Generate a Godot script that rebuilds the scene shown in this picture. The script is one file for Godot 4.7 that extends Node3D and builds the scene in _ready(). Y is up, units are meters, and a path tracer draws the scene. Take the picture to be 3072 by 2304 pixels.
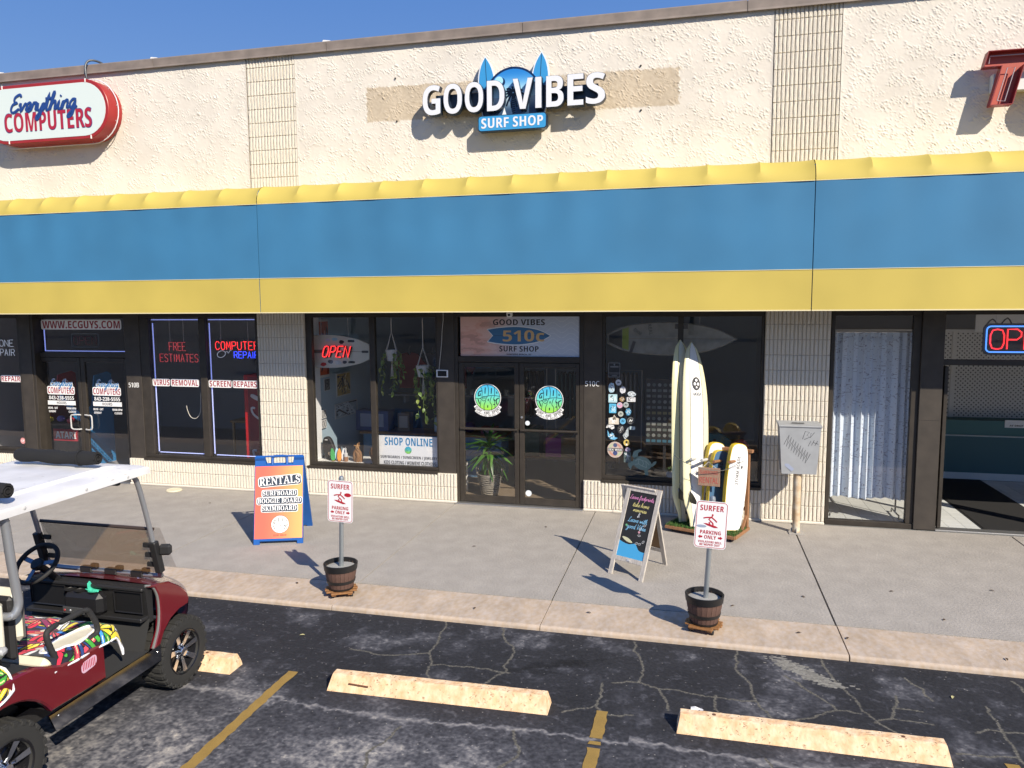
extends Node3D
# A strip-mall surf shop front, seen from a low drone over the parking lot.
# x runs along the facade, y is up, z comes out of the facade towards the camera; the sidewalk is y = 0.

const SUN_TRAVEL := Vector3(-1.0, -0.985, -0.925)   # from the shadows of the sign posts and of the awning
const LOT := -0.05                                   # height of the asphalt

class MB:
	# collects triangles; commit() makes one mesh with flat or creased-smooth normals
	var v := PackedVector3Array()
	var uv := PackedVector2Array()
	var col := PackedColorArray()
	var xf := Transform3D()
	var c := Color(1, 1, 1)
	var tinted := false
	var mapped := false
	func tri(a: Vector3, b: Vector3, d: Vector3, hint := Vector3.ZERO, ua := Vector2.ZERO, ub := Vector2.ZERO, ud := Vector2.ZERO) -> void:
		if hint != Vector3.ZERO and (d - a).cross(b - a).dot(hint) < 0.0:
			var t := b
			b = d
			d = t
			var tu := ub
			ub = ud
			ud = tu
		v.append(xf * a)
		v.append(xf * b)
		v.append(xf * d)
		uv.append(ua)
		uv.append(ub)
		uv.append(ud)
		col.append(c)
		col.append(c)
		col.append(c)
	func quad(a: Vector3, b: Vector3, d: Vector3, e: Vector3, hint := Vector3.ZERO, u0 := Vector2(0, 1), u1 := Vector2(1, 1), u2 := Vector2(1, 0), u3 := Vector2(0, 0)) -> void:
		tri(a, b, d, hint, u0, u1, u2)
		tri(a, d, e, hint, u0, u2, u3)
	func box(at: Vector3, s: Vector3, bev := 0.0) -> void:
		var h := s * 0.5
		if bev <= 0.0:
			for ax in 3:
				for sg in [-1.0, 1.0]:
					var n := Vector3.ZERO
					n[ax] = sg
					var p := Vector3.ZERO
					p[(ax + 1) % 3] = 1.0
					var q := Vector3.ZERO
					q[(ax + 2) % 3] = 1.0
					quad(at + (n - p - q) * h, at + (n + p - q) * h, at + (n + p + q) * h, at + (n - p + q) * h, n)
			return
		var b := minf(bev, minf(h.x, minf(h.y, h.z)) * 0.95)
		var i := h - Vector3(b, b, b)
		for ax in 3:
			var a1 := (ax + 1) % 3
			var a2 := (ax + 2) % 3
			for sg in [-1.0, 1.0]:
				var f := []
				for k in [[-1, -1], [1, -1], [1, 1], [-1, 1]]:
					var p := Vector3.ZERO
					p[ax] = sg * h[ax]
					p[a1] = k[0] * i[a1]
					p[a2] = k[1] * i[a2]
					f.append(at + p)
				var n := Vector3.ZERO
				n[ax] = sg
				quad(f[0], f[1], f[2], f[3], n)
				for s2 in [-1.0, 1.0]:      # chamfered edge between ax and a1
					var e := []
					for k in [[0, -1], [0, 1], [1, 1], [1, -1]]:
						var p := Vector3.ZERO
						p[ax] = sg * (h[ax] if k[0] == 0 else i[ax])
						p[a1] = s2 * (i[a1] if k[0] == 0 else h[a1])
						p[a2] = k[1] * i[a2]
						e.append(at + p)
					var m := Vector3.ZERO
					m[ax] = sg
					m[a1] = s2
					quad(e[0], e[1], e[2], e[3], m)
		for sx in [-1.0, 1.0]:
			for sy in [-1.0, 1.0]:
				for sz in [-1.0, 1.0]:
					var s3 := Vector3(sx, sy, sz)
					tri(at + s3 * Vector3(h.x, i.y, i.z), at + s3 * Vector3(i.x, h.y, i.z), at + s3 * Vector3(i.x, i.y, h.z), s3)
	func tube(pts: Array, rad, n := 8, caps := true, closed := false, flat := 1.0, up := Vector3(0, 0, 1)) -> void:
		# sweeps a circle along pts; flat squashes it along "up"
		var m := pts.size()
		var rings := []
		var last := Vector3.ZERO
		for k in m:
			var p: Vector3 = pts[k]
			var d: Vector3
			if closed:
				d = pts[(k + 1) % m] - pts[(k + m - 1) % m]
			else:
				d = pts[mini(k + 1, m - 1)] - pts[maxi(k - 1, 0)]
			if d.length() < 1e-6:
				d = Vector3(0, 0, 1) if last == Vector3.ZERO else last
			d = d.normalized()
			last = d
			var s := d.cross(up)
			if s.length() < 0.05:
				s = d.cross(Vector3(1, 0, 0) if absf(d.x) < 0.9 else Vector3(0, 1, 0))
			s = s.normalized()
			var t := s.cross(d).normalized()
			var r: float = rad[k] if rad is Array else rad
			var ring := []
			for j in n:
				var a := TAU * j / n
				ring.append(p + s * cos(a) * r + t * sin(a) * r * flat)
			rings.append(ring)
		var total := m if closed else m - 1
		for k in total:
			var r0: Array = rings[k]
			var r1: Array = rings[(k + 1) % m]
			for j in n:
				var j2 := (j + 1) % n
				var mid: Vector3 = (pts[k] + pts[(k + 1) % m]) * 0.5
				quad(r0[j], r0[j2], r1[j2], r1[j], (r0[j] + r1[j2]) * 0.5 - mid, Vector2(float(j) / n, k), Vector2(float(j + 1) / n, k), Vector2(float(j + 1) / n, k + 1), Vector2(float(j) / n, k + 1))
		if caps and not closed:
			for e in [0, m - 1]:
				var dd: Vector3 = (pts[0] - pts[1]) if e == 0 else (pts[m - 1] - pts[m - 2])
				for j in range(1, n - 1):
					tri(rings[e][0], rings[e][j], rings[e][j + 1], dd)
	func lathe(prof: Array, n := 24, arc := TAU) -> void:
		# prof: Vector2(radius, y), listed upwards along the outside
		for k in prof.size() - 1:
			var a: Vector2 = prof[k]
			var b: Vector2 = prof[k + 1]
			for j in n:
				var t0 := arc * j / n
				var t1 := arc * (j + 1) / n
				var tm := (t0 + t1) * 0.5
				var nn := Vector2(b.y - a.y, a.x - b.x)
				var h := Vector3(cos(tm) * nn.x, nn.y, sin(tm) * nn.x)
				var p0 := Vector3(cos(t0) * a.x, a.y, sin(t0) * a.x)
				var p1 := Vector3(cos(t1) * a.x, a.y, sin(t1) * a.x)
				var p2 := Vector3(cos(t1) * b.x, b.y, sin(t1) * b.x)
				var p3 := Vector3(cos(t0) * b.x, b.y, sin(t0) * b.x)
				var u0 := float(j) / n
				var u1 := float(j + 1) / n
				var v0 := float(k) / (prof.size() - 1)
				var v1 := float(k + 1) / (prof.size() - 1)
				if a.x < 1e-6:
					tri(p0, p2, p3, h, Vector2(u0, v0), Vector2(u1, v1), Vector2(u0, v1))
				elif b.x < 1e-6:
					tri(p0, p1, p2, h, Vector2(u0, v0), Vector2(u1, v0), Vector2(u0, v1))
				else:
					quad(p0, p1, p2, p3, h, Vector2(u0, v0), Vector2(u1, v0), Vector2(u1, v1), Vector2(u0, v1))
	func prism(poly: PackedVector2Array, z0: float, z1: float, bev := 0.0) -> void:
		# an outline in xy, from z0 (back) to z1 (front); bev chamfers the front rim; uv spans the outline's box
		if Geometry2D.is_polygon_clockwise(poly):
			poly = poly.duplicate()
			poly.reverse()
		var lo := poly[0]
		var hi := poly[0]
		for p in poly:
			lo = lo.min(p)
			hi = hi.max(p)
		var sz := (hi - lo).max(Vector2(1e-6, 1e-6))
		var top := poly
		if bev > 0.0:
			var got := Geometry2D.offset_polygon(poly, -bev, Geometry2D.JOIN_MITER)
			if got.size() == 1 and got[0].size() == poly.size():
				# keep the same start as the outline
				var best := 0
				for k in got[0].size():
					if got[0][k].distance_to(poly[0]) < got[0][best].distance_to(poly[0]):
						best = k
				top = PackedVector2Array()
				for k in poly.size():
					top.append(got[0][(best + k) % poly.size()])
		var zr := z1 - bev if top != poly else z1
		var ids := Geometry2D.triangulate_polygon(top)
		for k in range(0, ids.size(), 3):
			var f := [top[ids[k]], top[ids[k + 1]], top[ids[k + 2]]]
			var w := []
			for p in f:
				w.append(Vector2((p.x - lo.x) / sz.x, (hi.y - p.y) / sz.y))
			tri(Vector3(f[0].x, f[0].y, z1), Vector3(f[1].x, f[1].y, z1), Vector3(f[2].x, f[2].y, z1), Vector3(0, 0, 1), w[0], w[1], w[2])
		ids = Geometry2D.triangulate_polygon(poly)
		for k in range(0, ids.size(), 3):
			var f := [poly[ids[k]], poly[ids[k + 1]], poly[ids[k + 2]]]
			tri(Vector3(f[0].x, f[0].y, z0), Vector3(f[1].x, f[1].y, z0), Vector3(f[2].x, f[2].y, z0), Vector3(0, 0, -1))
		for k in poly.size():
			var a := poly[k]
			var b := poly[(k + 1) % poly.size()]
			var h := Vector3(b.y - a.y, a.x - b.x, 0)
			quad(Vector3(a.x, a.y, z0), Vector3(b.x, b.y, z0), Vector3(b.x, b.y, zr), Vector3(a.x, a.y, zr), h)
			if top != poly:
				var a2 := top[k]
				var b2 := top[(k + 1) % poly.size()]
				quad(Vector3(a.x, a.y, zr), Vector3(b.x, b.y, zr), Vector3(b2.x, b2.y, z1), Vector3(a2.x, a2.y, z1), h + Vector3(0, 0, 0.01))
	func grid(nu: int, nv: int, f: Callable, hint := Vector3.ZERO) -> void:
		# f(u, v) -> point, u and v from 0 to 1
		var p := []
		for j in nv + 1:
			for i in nu + 1:
				p.append(f.call(float(i) / nu, float(j) / nv))
		for j in nv:
			for i in nu:
				var a: Vector3 = p[j * (nu + 1) + i]
				var b: Vector3 = p[j * (nu + 1) + i + 1]
				var d: Vector3 = p[(j + 1) * (nu + 1) + i + 1]
				var e: Vector3 = p[(j + 1) * (nu + 1) + i]
				if a == Vector3.INF or b == Vector3.INF or d == Vector3.INF or e == Vector3.INF:
					continue
				quad(a, b, d, e, hint, Vector2(float(i) / nu, 1.0 - float(j) / nv), Vector2(float(i + 1) / nu, 1.0 - float(j) / nv), Vector2(float(i + 1) / nu, 1.0 - float(j + 1) / nv), Vector2(float(i) / nu, 1.0 - float(j + 1) / nv))
	func ball(at: Vector3, r: Vector3, n := 12, m := 8) -> void:
		var old := xf
		xf = xf * Transform3D(Basis.from_scale(r), at)
		var prof := []
		for k in m + 1:
			var a := -PI / 2 + PI * k / m
			prof.append(Vector2(maxf(cos(a), 0.0) if k > 0 and k < m else 0.0, sin(a)))
		lathe(prof, n)
		xf = old
	func commit(crease := 0.0) -> ArrayMesh:
		var nn := PackedVector3Array()
		nn.resize(v.size())
		var fn := PackedVector3Array()
		for k in range(0, v.size(), 3):
			fn.append((v[k + 2] - v[k]).cross(v[k + 1] - v[k]))
		if crease <= 0.0:
			for k in v.size():
				nn[k] = fn[k / 3].normalized()
		else:
			var lim := cos(deg_to_rad(crease))
			var at := {}
			for k in v.size():
				var key := Vector3i((v[k] * 20000.0).round())
				if at.has(key):
					at[key].append(k / 3)
				else:
					at[key] = [k / 3]
			for k in v.size():
				var own := fn[k / 3].normalized()
				var s := Vector3.ZERO
				for t in at[Vector3i((v[k] * 20000.0).round())]:
					if fn[t].normalized().dot(own) >= lim:
						s += fn[t]
				nn[k] = s.normalized() if s.length() > 1e-12 else own
		for k in nn.size():
			if nn[k].length() < 0.5:
				nn[k] = Vector3.UP
		var arr := []
		arr.resize(Mesh.ARRAY_MAX)
		arr[Mesh.ARRAY_VERTEX] = v
		arr[Mesh.ARRAY_NORMAL] = nn
		if mapped:
			arr[Mesh.ARRAY_TEX_UV] = uv
		if tinted:
			arr[Mesh.ARRAY_COLOR] = col
		var me := ArrayMesh.new()
		me.add_surface_from_arrays(Mesh.PRIMITIVE_TRIANGLES, arr)
		return me

class Art:
	# a small painter for flat print: stickers, posters, cloth patterns
	var im: Image
	var w: int
	var h: int
	func _init(ww: int, hh: int, bg: Color) -> void:
		w = ww
		h = hh
		im = Image.create(w, h, false, Image.FORMAT_RGBA8)
		im.fill(bg)
	func dot(x: float, y: float, r: float, k: Color) -> void:
		for j in range(maxi(0, int(y - r)), mini(h, int(y + r) + 2)):
			for i in range(maxi(0, int(x - r)), mini(w, int(x + r) + 2)):
				if Vector2(i + 0.5 - x, j + 0.5 - y).length() <= r:
					im.set_pixel(i, j, k)
	func line(pts: Array, r: float, k: Color) -> void:
		for n in pts.size() - 1:
			var a: Vector2 = pts[n]
			var b: Vector2 = pts[n + 1]
			var steps := maxi(1, int(a.distance_to(b) / maxf(0.6, r * 0.5)))
			for s in steps + 1:
				var p := a.lerp(b, float(s) / steps)
				dot(p.x, p.y, r, k)
	func poly(pts: PackedVector2Array, k: Color) -> void:
		var lo := pts[0]
		var hi := pts[0]
		for p in pts:
			lo = lo.min(p)
			hi = hi.max(p)
		for j in range(maxi(0, int(lo.y)), mini(h, int(hi.y) + 1)):
			for i in range(maxi(0, int(lo.x)), mini(w, int(hi.x) + 1)):
				if Geometry2D.is_point_in_polygon(Vector2(i + 0.5, j + 0.5), pts):
					im.set_pixel(i, j, k)
	func tex() -> ImageTexture:
		return ImageTexture.create_from_image(im)

var taken := {}
var mats := {}
var sans: SystemFont
var sans_bold: SystemFont
var serif_bold: SystemFont
var rng := RandomNumberGenerator.new()

func lin(r: float, g: float, b: float, a := 1.0) -> Color:
	var k := Color(r, g, b).linear_to_srgb()
	k.a = a
	return k

func mat(key: String, k := Color(0.5, 0.5, 0.5), rough := 0.7, extra := {}) -> StandardMaterial3D:
	# k holds linear base colours; made once for each key
	if mats.has(key):
		return mats[key]
	var m := StandardMaterial3D.new()
	m.resource_name = key
	m.albedo_color = lin(k.r, k.g, k.b, k.a)
	m.roughness = rough
	m.metallic_specular = 0.5
	for e in extra:
		m.set(e, extra[e])
	mats[key] = m
	return m

func grained(key: String, k: Color, rough: float, t: Texture2D, scale: float, bump: Texture2D = null, depth := 0.0, extra := {}) -> StandardMaterial3D:
	# a material whose colour varies by a computed texture laid on by position
	if mats.has(key):
		return mats[key]
	var m := mat(key, k, rough, extra)
	m.albedo_texture = t
	m.uv1_triplanar = true
	m.uv1_scale = Vector3(scale, scale, scale)
	if bump:
		m.heightmap_enabled = true
		m.heightmap_texture = bump
		m.heightmap_scale = depth
	return m

func noise_tex(size: int, freq: float, octaves: int, lo: Color, hi: Color, kind := FastNoiseLite.TYPE_SIMPLEX_SMOOTH, sd := 1, stretch := Vector2.ONE) -> ImageTexture:
	# a tiling texture: noise on a torus-like blend, between two colours
	var n := FastNoiseLite.new()
	n.seed = sd
	n.noise_type = kind
	n.frequency = freq
	n.fractal_octaves = octaves
	var im: Image = n.get_seamless_image(size, int(size * stretch.y), false, false, 0.15)
	var out := Image.create(size, im.get_height(), false, Image.FORMAT_RGB8)
	for j in im.get_height():
		for i in size:
			out.set_pixel(i, j, lo.lerp(hi, im.get_pixel(i, j).r))
	return ImageTexture.create_from_image(out)

func numbered(called: String) -> String:
	if not taken.has(called):
		taken[called] = 0
		return called
	taken[called] += 1
	return "%s_%03d" % [called, taken[called]]

func thing(called: String, label: String, category: String, at := Vector3.ZERO, group := "") -> Node3D:
	var o := Node3D.new()
	o.name = numbered(called)
	add_child(o)
	o.position = at
	o.set_meta("label", label)
	o.set_meta("category", category)
	if group:
		o.set_meta("group", group)
	return o

func structure(called: String) -> Node3D:
	var o := Node3D.new()
	o.name = numbered(called)
	add_child(o)
	o.set_meta("kind", "structure")
	return o

func holder(called: String, parent: Node3D, at := Vector3.ZERO) -> Node3D:
	var o := Node3D.new()
	o.name = called
	parent.add_child(o, true)
	o.position = at
	return o

func part(called: String, me: Mesh, m: Material, parent: Node3D, at := Vector3.ZERO, label := "") -> MeshInstance3D:
	var o := MeshInstance3D.new()
	o.name = called
	o.mesh = me
	o.material_override = m
	parent.add_child(o, true)
	o.position = at
	if label:
		o.set_meta("label", label)
	return o

func bx(called: String, lo: Vector3, hi: Vector3, m: Material, parent: Node3D, bev := 0.0) -> MeshInstance3D:
	# a box between two corners as a part, its origin at its own middle
	var b := MB.new()
	b.box(Vector3.ZERO, hi - lo, bev)
	return part(called, b.commit(), m, parent, (lo + hi) * 0.5)

var word_meshes := {}

func word(called: String, txt: String, f: Font, m: Material, parent: Node3D, mid: Vector3, w: float, h: float, depth := 0.002, slant := 0.0, fat := 0.0) -> MeshInstance3D:
	# lettering of that width and height around mid, facing +z
	var key := "%s|%s|%s|%.2f" % [txt, f.get_font_name() + str(f.font_weight), depth, fat]
	var t: TextMesh
	if word_meshes.has(key):
		t = word_meshes[key]
	else:
		t = TextMesh.new()
		t.text = txt
		if fat != 0.0:
			var fv := FontVariation.new()
			fv.base_font = f
			fv.variation_embolden = fat
			t.font = fv
		else:
			t.font = f
		t.font_size = 64
		t.pixel_size = 0.01
		t.depth = depth
		t.curve_step = 1.5
		word_meshes[key] = t
	var a := t.get_aabb()
	var o := MeshInstance3D.new()
	o.name = called
	o.mesh = t
	o.material_override = m
	parent.add_child(o, true)
	var s := Vector3(w / a.size.x, h / a.size.y, 1.0)
	var bs := Basis(Vector3(s.x, 0, 0), Vector3(slant * s.y, s.y, 0), Vector3(0, 0, 1))
	o.transform = Transform3D(bs, mid - bs * (a.position + a.size * 0.5))
	return o

func smooth(p: Array, sub := 4, closed := false) -> Array:
	# Catmull-Rom through the points
	var out := []
	var n := p.size()
	var last := n if closed else n - 1
	for k in last:
		var p0 = p[(k + n - 1) % n] if closed else p[maxi(k - 1, 0)]
		var p1 = p[k]
		var p2 = p[(k + 1) % n]
		var p3 = p[(k + 2) % n] if closed else p[mini(k + 2, n - 1)]
		for s in sub:
			var t := float(s) / sub
			out.append(0.5 * ((2.0 * p1) + (p2 - p0) * t + (2.0 * p0 - 5.0 * p1 + 4.0 * p2 - p3) * t * t + (3.0 * p1 - p0 - 3.0 * p2 + p3) * t * t * t))
	if not closed:
		out.append(p[n - 1])
	return out

func ellipse(rx: float, ry: float, n := 24, at := Vector2.ZERO) -> PackedVector2Array:
	var out := PackedVector2Array()
	for k in n:
		out.append(at + Vector2(cos(TAU * k / n) * rx, sin(TAU * k / n) * ry))
	return out

func rounded(w: float, h: float, r: float, n := 5, at := Vector2.ZERO) -> PackedVector2Array:
	var out := PackedVector2Array()
	for q in 4:
		var c0 := Vector2((w / 2 - r) * (1 if q == 0 or q == 3 else -1), (h / 2 - r) * (1 if q < 2 else -1))
		for k in n + 1:
			var a := PI / 2 * (q + float(k) / n)
			out.append(at + c0 + Vector2(cos(a), sin(a)) * r)
	return out

# single-stroke letters for neon tubes, in a box 1 wide and 1 high
var STROKE := {
	"O": [[[0.5, 0], [0.15, 0.05], [0, 0.3], [0, 0.7], [0.15, 0.95], [0.5, 1], [0.85, 0.95], [1, 0.7], [1, 0.3], [0.85, 0.05], [0.55, 0]]],
	"P": [[[0, 0], [0, 1], [0.7, 1], [1, 0.85], [1, 0.65], [0.7, 0.48], [0.05, 0.48]]],
	"E": [[[1, 1], [0, 1], [0, 0], [1, 0]], [[0, 0.52], [0.8, 0.52]]],
	"N": [[[0, 0], [0, 1], [1, 0], [1, 1]]],
	"F": [[[1, 1], [0, 1], [0, 0]], [[0, 0.52], [0.8, 0.52]]],
	"R": [[[0, 0], [0, 1], [0.7, 1], [1, 0.85], [1, 0.65], [0.7, 0.5], [0.05, 0.5]], [[0.55, 0.48], [1, 0]]],
	"S": [[[1, 0.85], [0.7, 1], [0.3, 1], [0, 0.8], [0.15, 0.58], [0.85, 0.42], [1, 0.2], [0.7, 0], [0.3, 0], [0, 0.15]]],
	"T": [[[0, 1], [1, 1]], [[0.5, 0.97], [0.5, 0]]],
	"I": [[[0.5, 1], [0.5, 0]]],
	"M": [[[0, 0], [0.1, 1], [0.5, 0.3], [0.9, 1], [1, 0]]],
	"A": [[[0, 0], [0.5, 1], [1, 0]], [[0.22, 0.38], [0.78, 0.38]]],
	"C": [[[1, 0.8], [0.75, 1], [0.3, 1], [0, 0.75], [0, 0.25], [0.3, 0], [0.75, 0], [1, 0.2]]],
	"U": [[[0, 1], [0, 0.25], [0.25, 0], [0.75, 0], [1, 0.25], [1, 1]]],
	"H": [[[0, 0], [0, 1]], [[1, 0], [1, 1]], [[0.03, 0.5], [0.97, 0.5]]],
	"X": [[[0, 0], [1, 1]], [[0, 1], [1, 0]]],
	"B": [[[0, 0], [0, 1], [0.7, 1], [0.9, 0.78], [0.65, 0.55], [0.05, 0.55]], [[0.65, 0.53], [1, 0.28], [0.75, 0], [0, 0]]],
	"L": [[[0, 1], [0, 0], [1, 0]]], "G": [[[1, 0.8], [0.75, 1], [0.3, 1], [0, 0.75], [0, 0.25], [0.3, 0], [0.8, 0], [1, 0.2], [1, 0.45], [0.6, 0.45]]],
	"V": [[[0, 1], [0.5, 0], [1, 1]]], "K": [[[0, 0], [0, 1]], [[1, 1], [0.05, 0.45], [1, 0]]], "D": [[[0, 0], [0, 1], [0.6, 1], [1, 0.7], [1, 0.3], [0.6, 0], [0, 0]]],
}
# joined handwriting, x height 0.5; the last number is how far the pen moves on
var PEN := {
	"a": [[[0.42, 0.45], [0.2, 0.5], [0.05, 0.25], [0.15, 0.02], [0.35, 0.15], [0.42, 0.45], [0.42, 0.1], [0.5, 0], [0.6, 0.12]], 0.56],
	"b": [[[0, 0.1], [0.2, 0.85], [0.14, 1], [0.06, 0.7], [0.06, 0.1], [0.2, 0], [0.36, 0.2], [0.25, 0.42], [0.12, 0.3], [0.4, 0.38]], 0.42],
	"d": [[[0.42, 0.45], [0.2, 0.5], [0.05, 0.25], [0.15, 0.02], [0.38, 0.2], [0.46, 1], [0.42, 0.1], [0.5, 0], [0.6, 0.12]], 0.56],
	"e": [[[0, 0.12], [0.2, 0.2], [0.35, 0.38], [0.25, 0.5], [0.1, 0.4], [0.08, 0.15], [0.22, 0], [0.45, 0.12]], 0.42],
	"f": [[[0, 0.1], [0.25, 0.8], [0.18, 1], [0.1, 0.8], [0.1, -0.4], [0.2, -0.5], [0.2, -0.1], [0.1, 0.05], [0.4, 0.12]], 0.36],
	"g": [[[0.42, 0.45], [0.2, 0.5], [0.05, 0.25], [0.2, 0.02], [0.4, 0.4], [0.36, -0.3], [0.15, -0.5], [0.05, -0.35], [0.55, 0.12]], 0.52],
	"h": [[[0, 0.1], [0.2, 0.85], [0.15, 1], [0.08, 0.7], [0.08, 0], [0.12, 0.3], [0.3, 0.5], [0.38, 0.4], [0.38, 0.05], [0.55, 0.1]], 0.52],
	"i": [[[0, 0.12], [0.1, 0.48], [0.1, 0.08], [0.22, 0], [0.32, 0.12]], 0.3],
	"k": [[[0, 0.1], [0.2, 0.85], [0.15, 1], [0.08, 0.7], [0.08, 0], [0.12, 0.28], [0.32, 0.48], [0.15, 0.25], [0.35, 0], [0.48, 0.1]], 0.44],
	"m": [[[0, 0.12], [0.08, 0.48], [0.08, 0], [0.14, 0.38], [0.26, 0.48], [0.3, 0.02], [0.36, 0.38], [0.5, 0.48], [0.54, 0.06], [0.68, 0.12]], 0.64],
	"n": [[[0, 0.12], [0.08, 0.48], [0.08, 0], [0.15, 0.35], [0.32, 0.5], [0.4, 0.38], [0.4, 0.06], [0.55, 0.12]], 0.52],
	"o": [[[0.3, 0.48], [0.1, 0.4], [0.06, 0.12], [0.22, 0], [0.38, 0.2], [0.32, 0.46], [0.5, 0.4]], 0.46],
	"p": [[[0, 0.2], [0.1, 0.48], [0.06, -0.45], [0.12, 0.3], [0.3, 0.48], [0.38, 0.2], [0.2, 0], [0.1, 0.05], [0.5, 0.1]], 0.46],
	"r": [[[0, 0.1], [0.12, 0.5], [0.18, 0.44], [0.32, 0.48], [0.3, 0.1], [0.45, 0.1]], 0.42],
	"s": [[[0, 0.1], [0.2, 0.48], [0.3, 0.2], [0.2, 0], [0.05, 0.06], [0.42, 0.12]], 0.38],
	"t": [[[0, 0.1], [0.22, 0.95], [0.16, 0.1], [0.28, 0], [0.4, 0.12]], 0.36],
	"v": [[[0, 0.35], [0.08, 0.5], [0.15, 0.02], [0.38, 0.45], [0.5, 0.42]], 0.46],
	"w": [[[0, 0.4], [0.06, 0.48], [0.1, 0.04], [0.28, 0.42], [0.32, 0.04], [0.5, 0.45], [0.6, 0.4]], 0.56],
	"y": [[[0, 0.45], [0.05, 0.1], [0.2, 0.02], [0.38, 0.45], [0.3, -0.3], [0.1, -0.5], [0.05, -0.3], [0.5, 0.12]], 0.48],
	"E": [[[0.62, 0.85], [0.5, 1], [0.2, 0.85], [0.2, 0.6], [0.42, 0.55], [0.12, 0.45], [0.05, 0.15], [0.25, 0], [0.6, 0.2]], 0.6],
	"L": [[[0.45, 0.85], [0.35, 1], [0.22, 0.6], [0.15, 0.12], [0, 0], [0.1, 0.15], [0.3, 0], [0.6, 0.12]], 0.56],
	"V": [[[0, 0.9], [0.1, 1], [0.22, 0.02], [0.55, 0.95], [0.65, 0.9]], 0.6],
	"C": [[[0.62, 0.8], [0.55, 1], [0.25, 0.9], [0.08, 0.5], [0.15, 0.1], [0.4, 0], [0.7, 0.2]], 0.66], "c": [[[0.36, 0.42], [0.2, 0.5], [0.06, 0.25], [0.18, 0], [0.44, 0.12]], 0.4],
	"l": [[[0, 0.1], [0.2, 0.8], [0.14, 1], [0.06, 0.7], [0.08, 0.1], [0.2, 0], [0.34, 0.12]], 0.3], "-": [[[0.05, 0.3], [0.3, 0.3]], 0.36],
	",": [[[0.1, 0.05], [0.05, -0.15]], 0.3], " ": [[], 0.3], "&": [[[0.4, 0.3], [0.1, 0], [0.05, 0.25], [0.35, 0.75], [0.2, 0.95], [0.1, 0.7], [0.5, 0.05]], 0.6],
}

func tube_word(b: MB, txt: String, at: Vector2, cw: float, h: float, gap: float, r: float, z := 0.0, slant := 0.0) -> void:
	var x := at.x
	for ch in txt:
		var wd := cw * (0.35 if ch == "I" else 1.0)
		if STROKE.has(ch):
			for s in STROKE[ch]:
				var p := []
				for q in s:
					p.append(Vector3(x + (q[0] if ch != "I" else 0.5) * wd + slant * q[1] * h, at.y + q[1] * h, z))
				b.tube(p, r, 6)
		x += wd + gap

func pen_word(b: MB, txt: String, at: Vector2, h: float, r: float, z := 0.0, slant := 0.25, wide := 1.0) -> float:
	var x := at.x
	for ch in txt:
		var d: Array = PEN.get(ch, [[], 0.3])
		if d[0].size() > 1:
			var p := []
			for q in d[0]:
				p.append(Vector3(x + (q[0] * wide + slant * q[1]) * h, at.y + q[1] * h, z))
			b.tube(smooth(p, 3), r, 5, true, false, 0.25)
			if ch == "t":
				b.tube([Vector3(x + (slant * 0.65) * h, at.y + 0.65 * h, z + r * 0.2), Vector3(x + (0.4 * wide + slant * 0.65) * h, at.y + 0.66 * h, z + r * 0.2)], r, 5, true, false, 0.25)
			if ch == "i":
				b.tube([Vector3(x + (0.12 + slant * 0.75) * h, at.y + 0.72 * h, z), Vector3(x + (0.15 + slant * 0.78) * h, at.y + 0.78 * h, z)], r, 5, true, false, 0.25)
		x += d[1] * h * wide
	return x

func _ready() -> void:
	rng.seed = 7
	# camera, from the courses of the block piers: 0.203 m each
	var cam := Camera3D.new()
	cam.name = "camera"
	cam.fov = 54.27
	cam.near = 0.05
	cam.far = 900.0
	cam.basis = Basis(Vector3.UP, deg_to_rad(13.791)) * Basis(Vector3.RIGHT, deg_to_rad(-5.874)) * Basis(Vector3.BACK, deg_to_rad(-0.343))
	cam.position = Vector3(0, 2.9306, 10.4889)
	add_child(cam)
	var sky := ProceduralSkyMaterial.new()
	sky.sky_top_color = lin(0.042, 0.155, 0.49)
	sky.sky_horizon_color = lin(0.36, 0.56, 0.82)
	sky.sky_curve = 0.16
	sky.ground_bottom_color = lin(0.10, 0.10, 0.10)
	sky.ground_horizon_color = lin(0.30, 0.36, 0.42)
	sky.sun_angle_max = 4.0
	var env := Environment.new()
	env.background_mode = Environment.BG_SKY
	env.sky = Sky.new()
	env.sky.sky_material = sky
	env.background_energy_multiplier = 0.85
	env.tonemap_mode = Environment.TONE_MAPPER_LINEAR
	env.tonemap_exposure = 1.35
	env.sdfgi_enabled = true
	env.ssao_enabled = true
	env.ssil_enabled = true
	var we := WorldEnvironment.new()
	we.name = "world_environment"
	we.environment = env
	add_child(we)
	var sun := DirectionalLight3D.new()
	sun.name = "sun"
	sun.light_energy = 1.6
	sun.light_color = Color(1.0, 0.955, 0.88)
	sun.light_angular_distance = 0.5
	sun.shadow_enabled = true
	sun.basis = Basis.looking_at(SUN_TRAVEL.normalized(), Vector3.UP)
	add_child(sun)

	sans = SystemFont.new()
	sans.font_names = PackedStringArray(["Droid Sans"])
	sans_bold = SystemFont.new()
	sans_bold.font_names = PackedStringArray(["Droid Sans"])
	sans_bold.font_weight = 700
	serif_bold = SystemFont.new()
	serif_bold.font_names = PackedStringArray(["Droid Serif"])
	serif_bold.font_weight = 700
	make_textures()
	ground()
	building()
	awnings()
	wall_signs()
	storefronts()
	rooms()
	street_things()
	surf_rack()
	golf_cart()
	displays()
	lot_behind()

var t_mottle: ImageTexture
var t_grain: ImageTexture
var t_bump: ImageTexture
var t_wood: ImageTexture
var t_conc: ImageTexture
var t_streak: ImageTexture
var t_soft: ImageTexture

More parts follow.
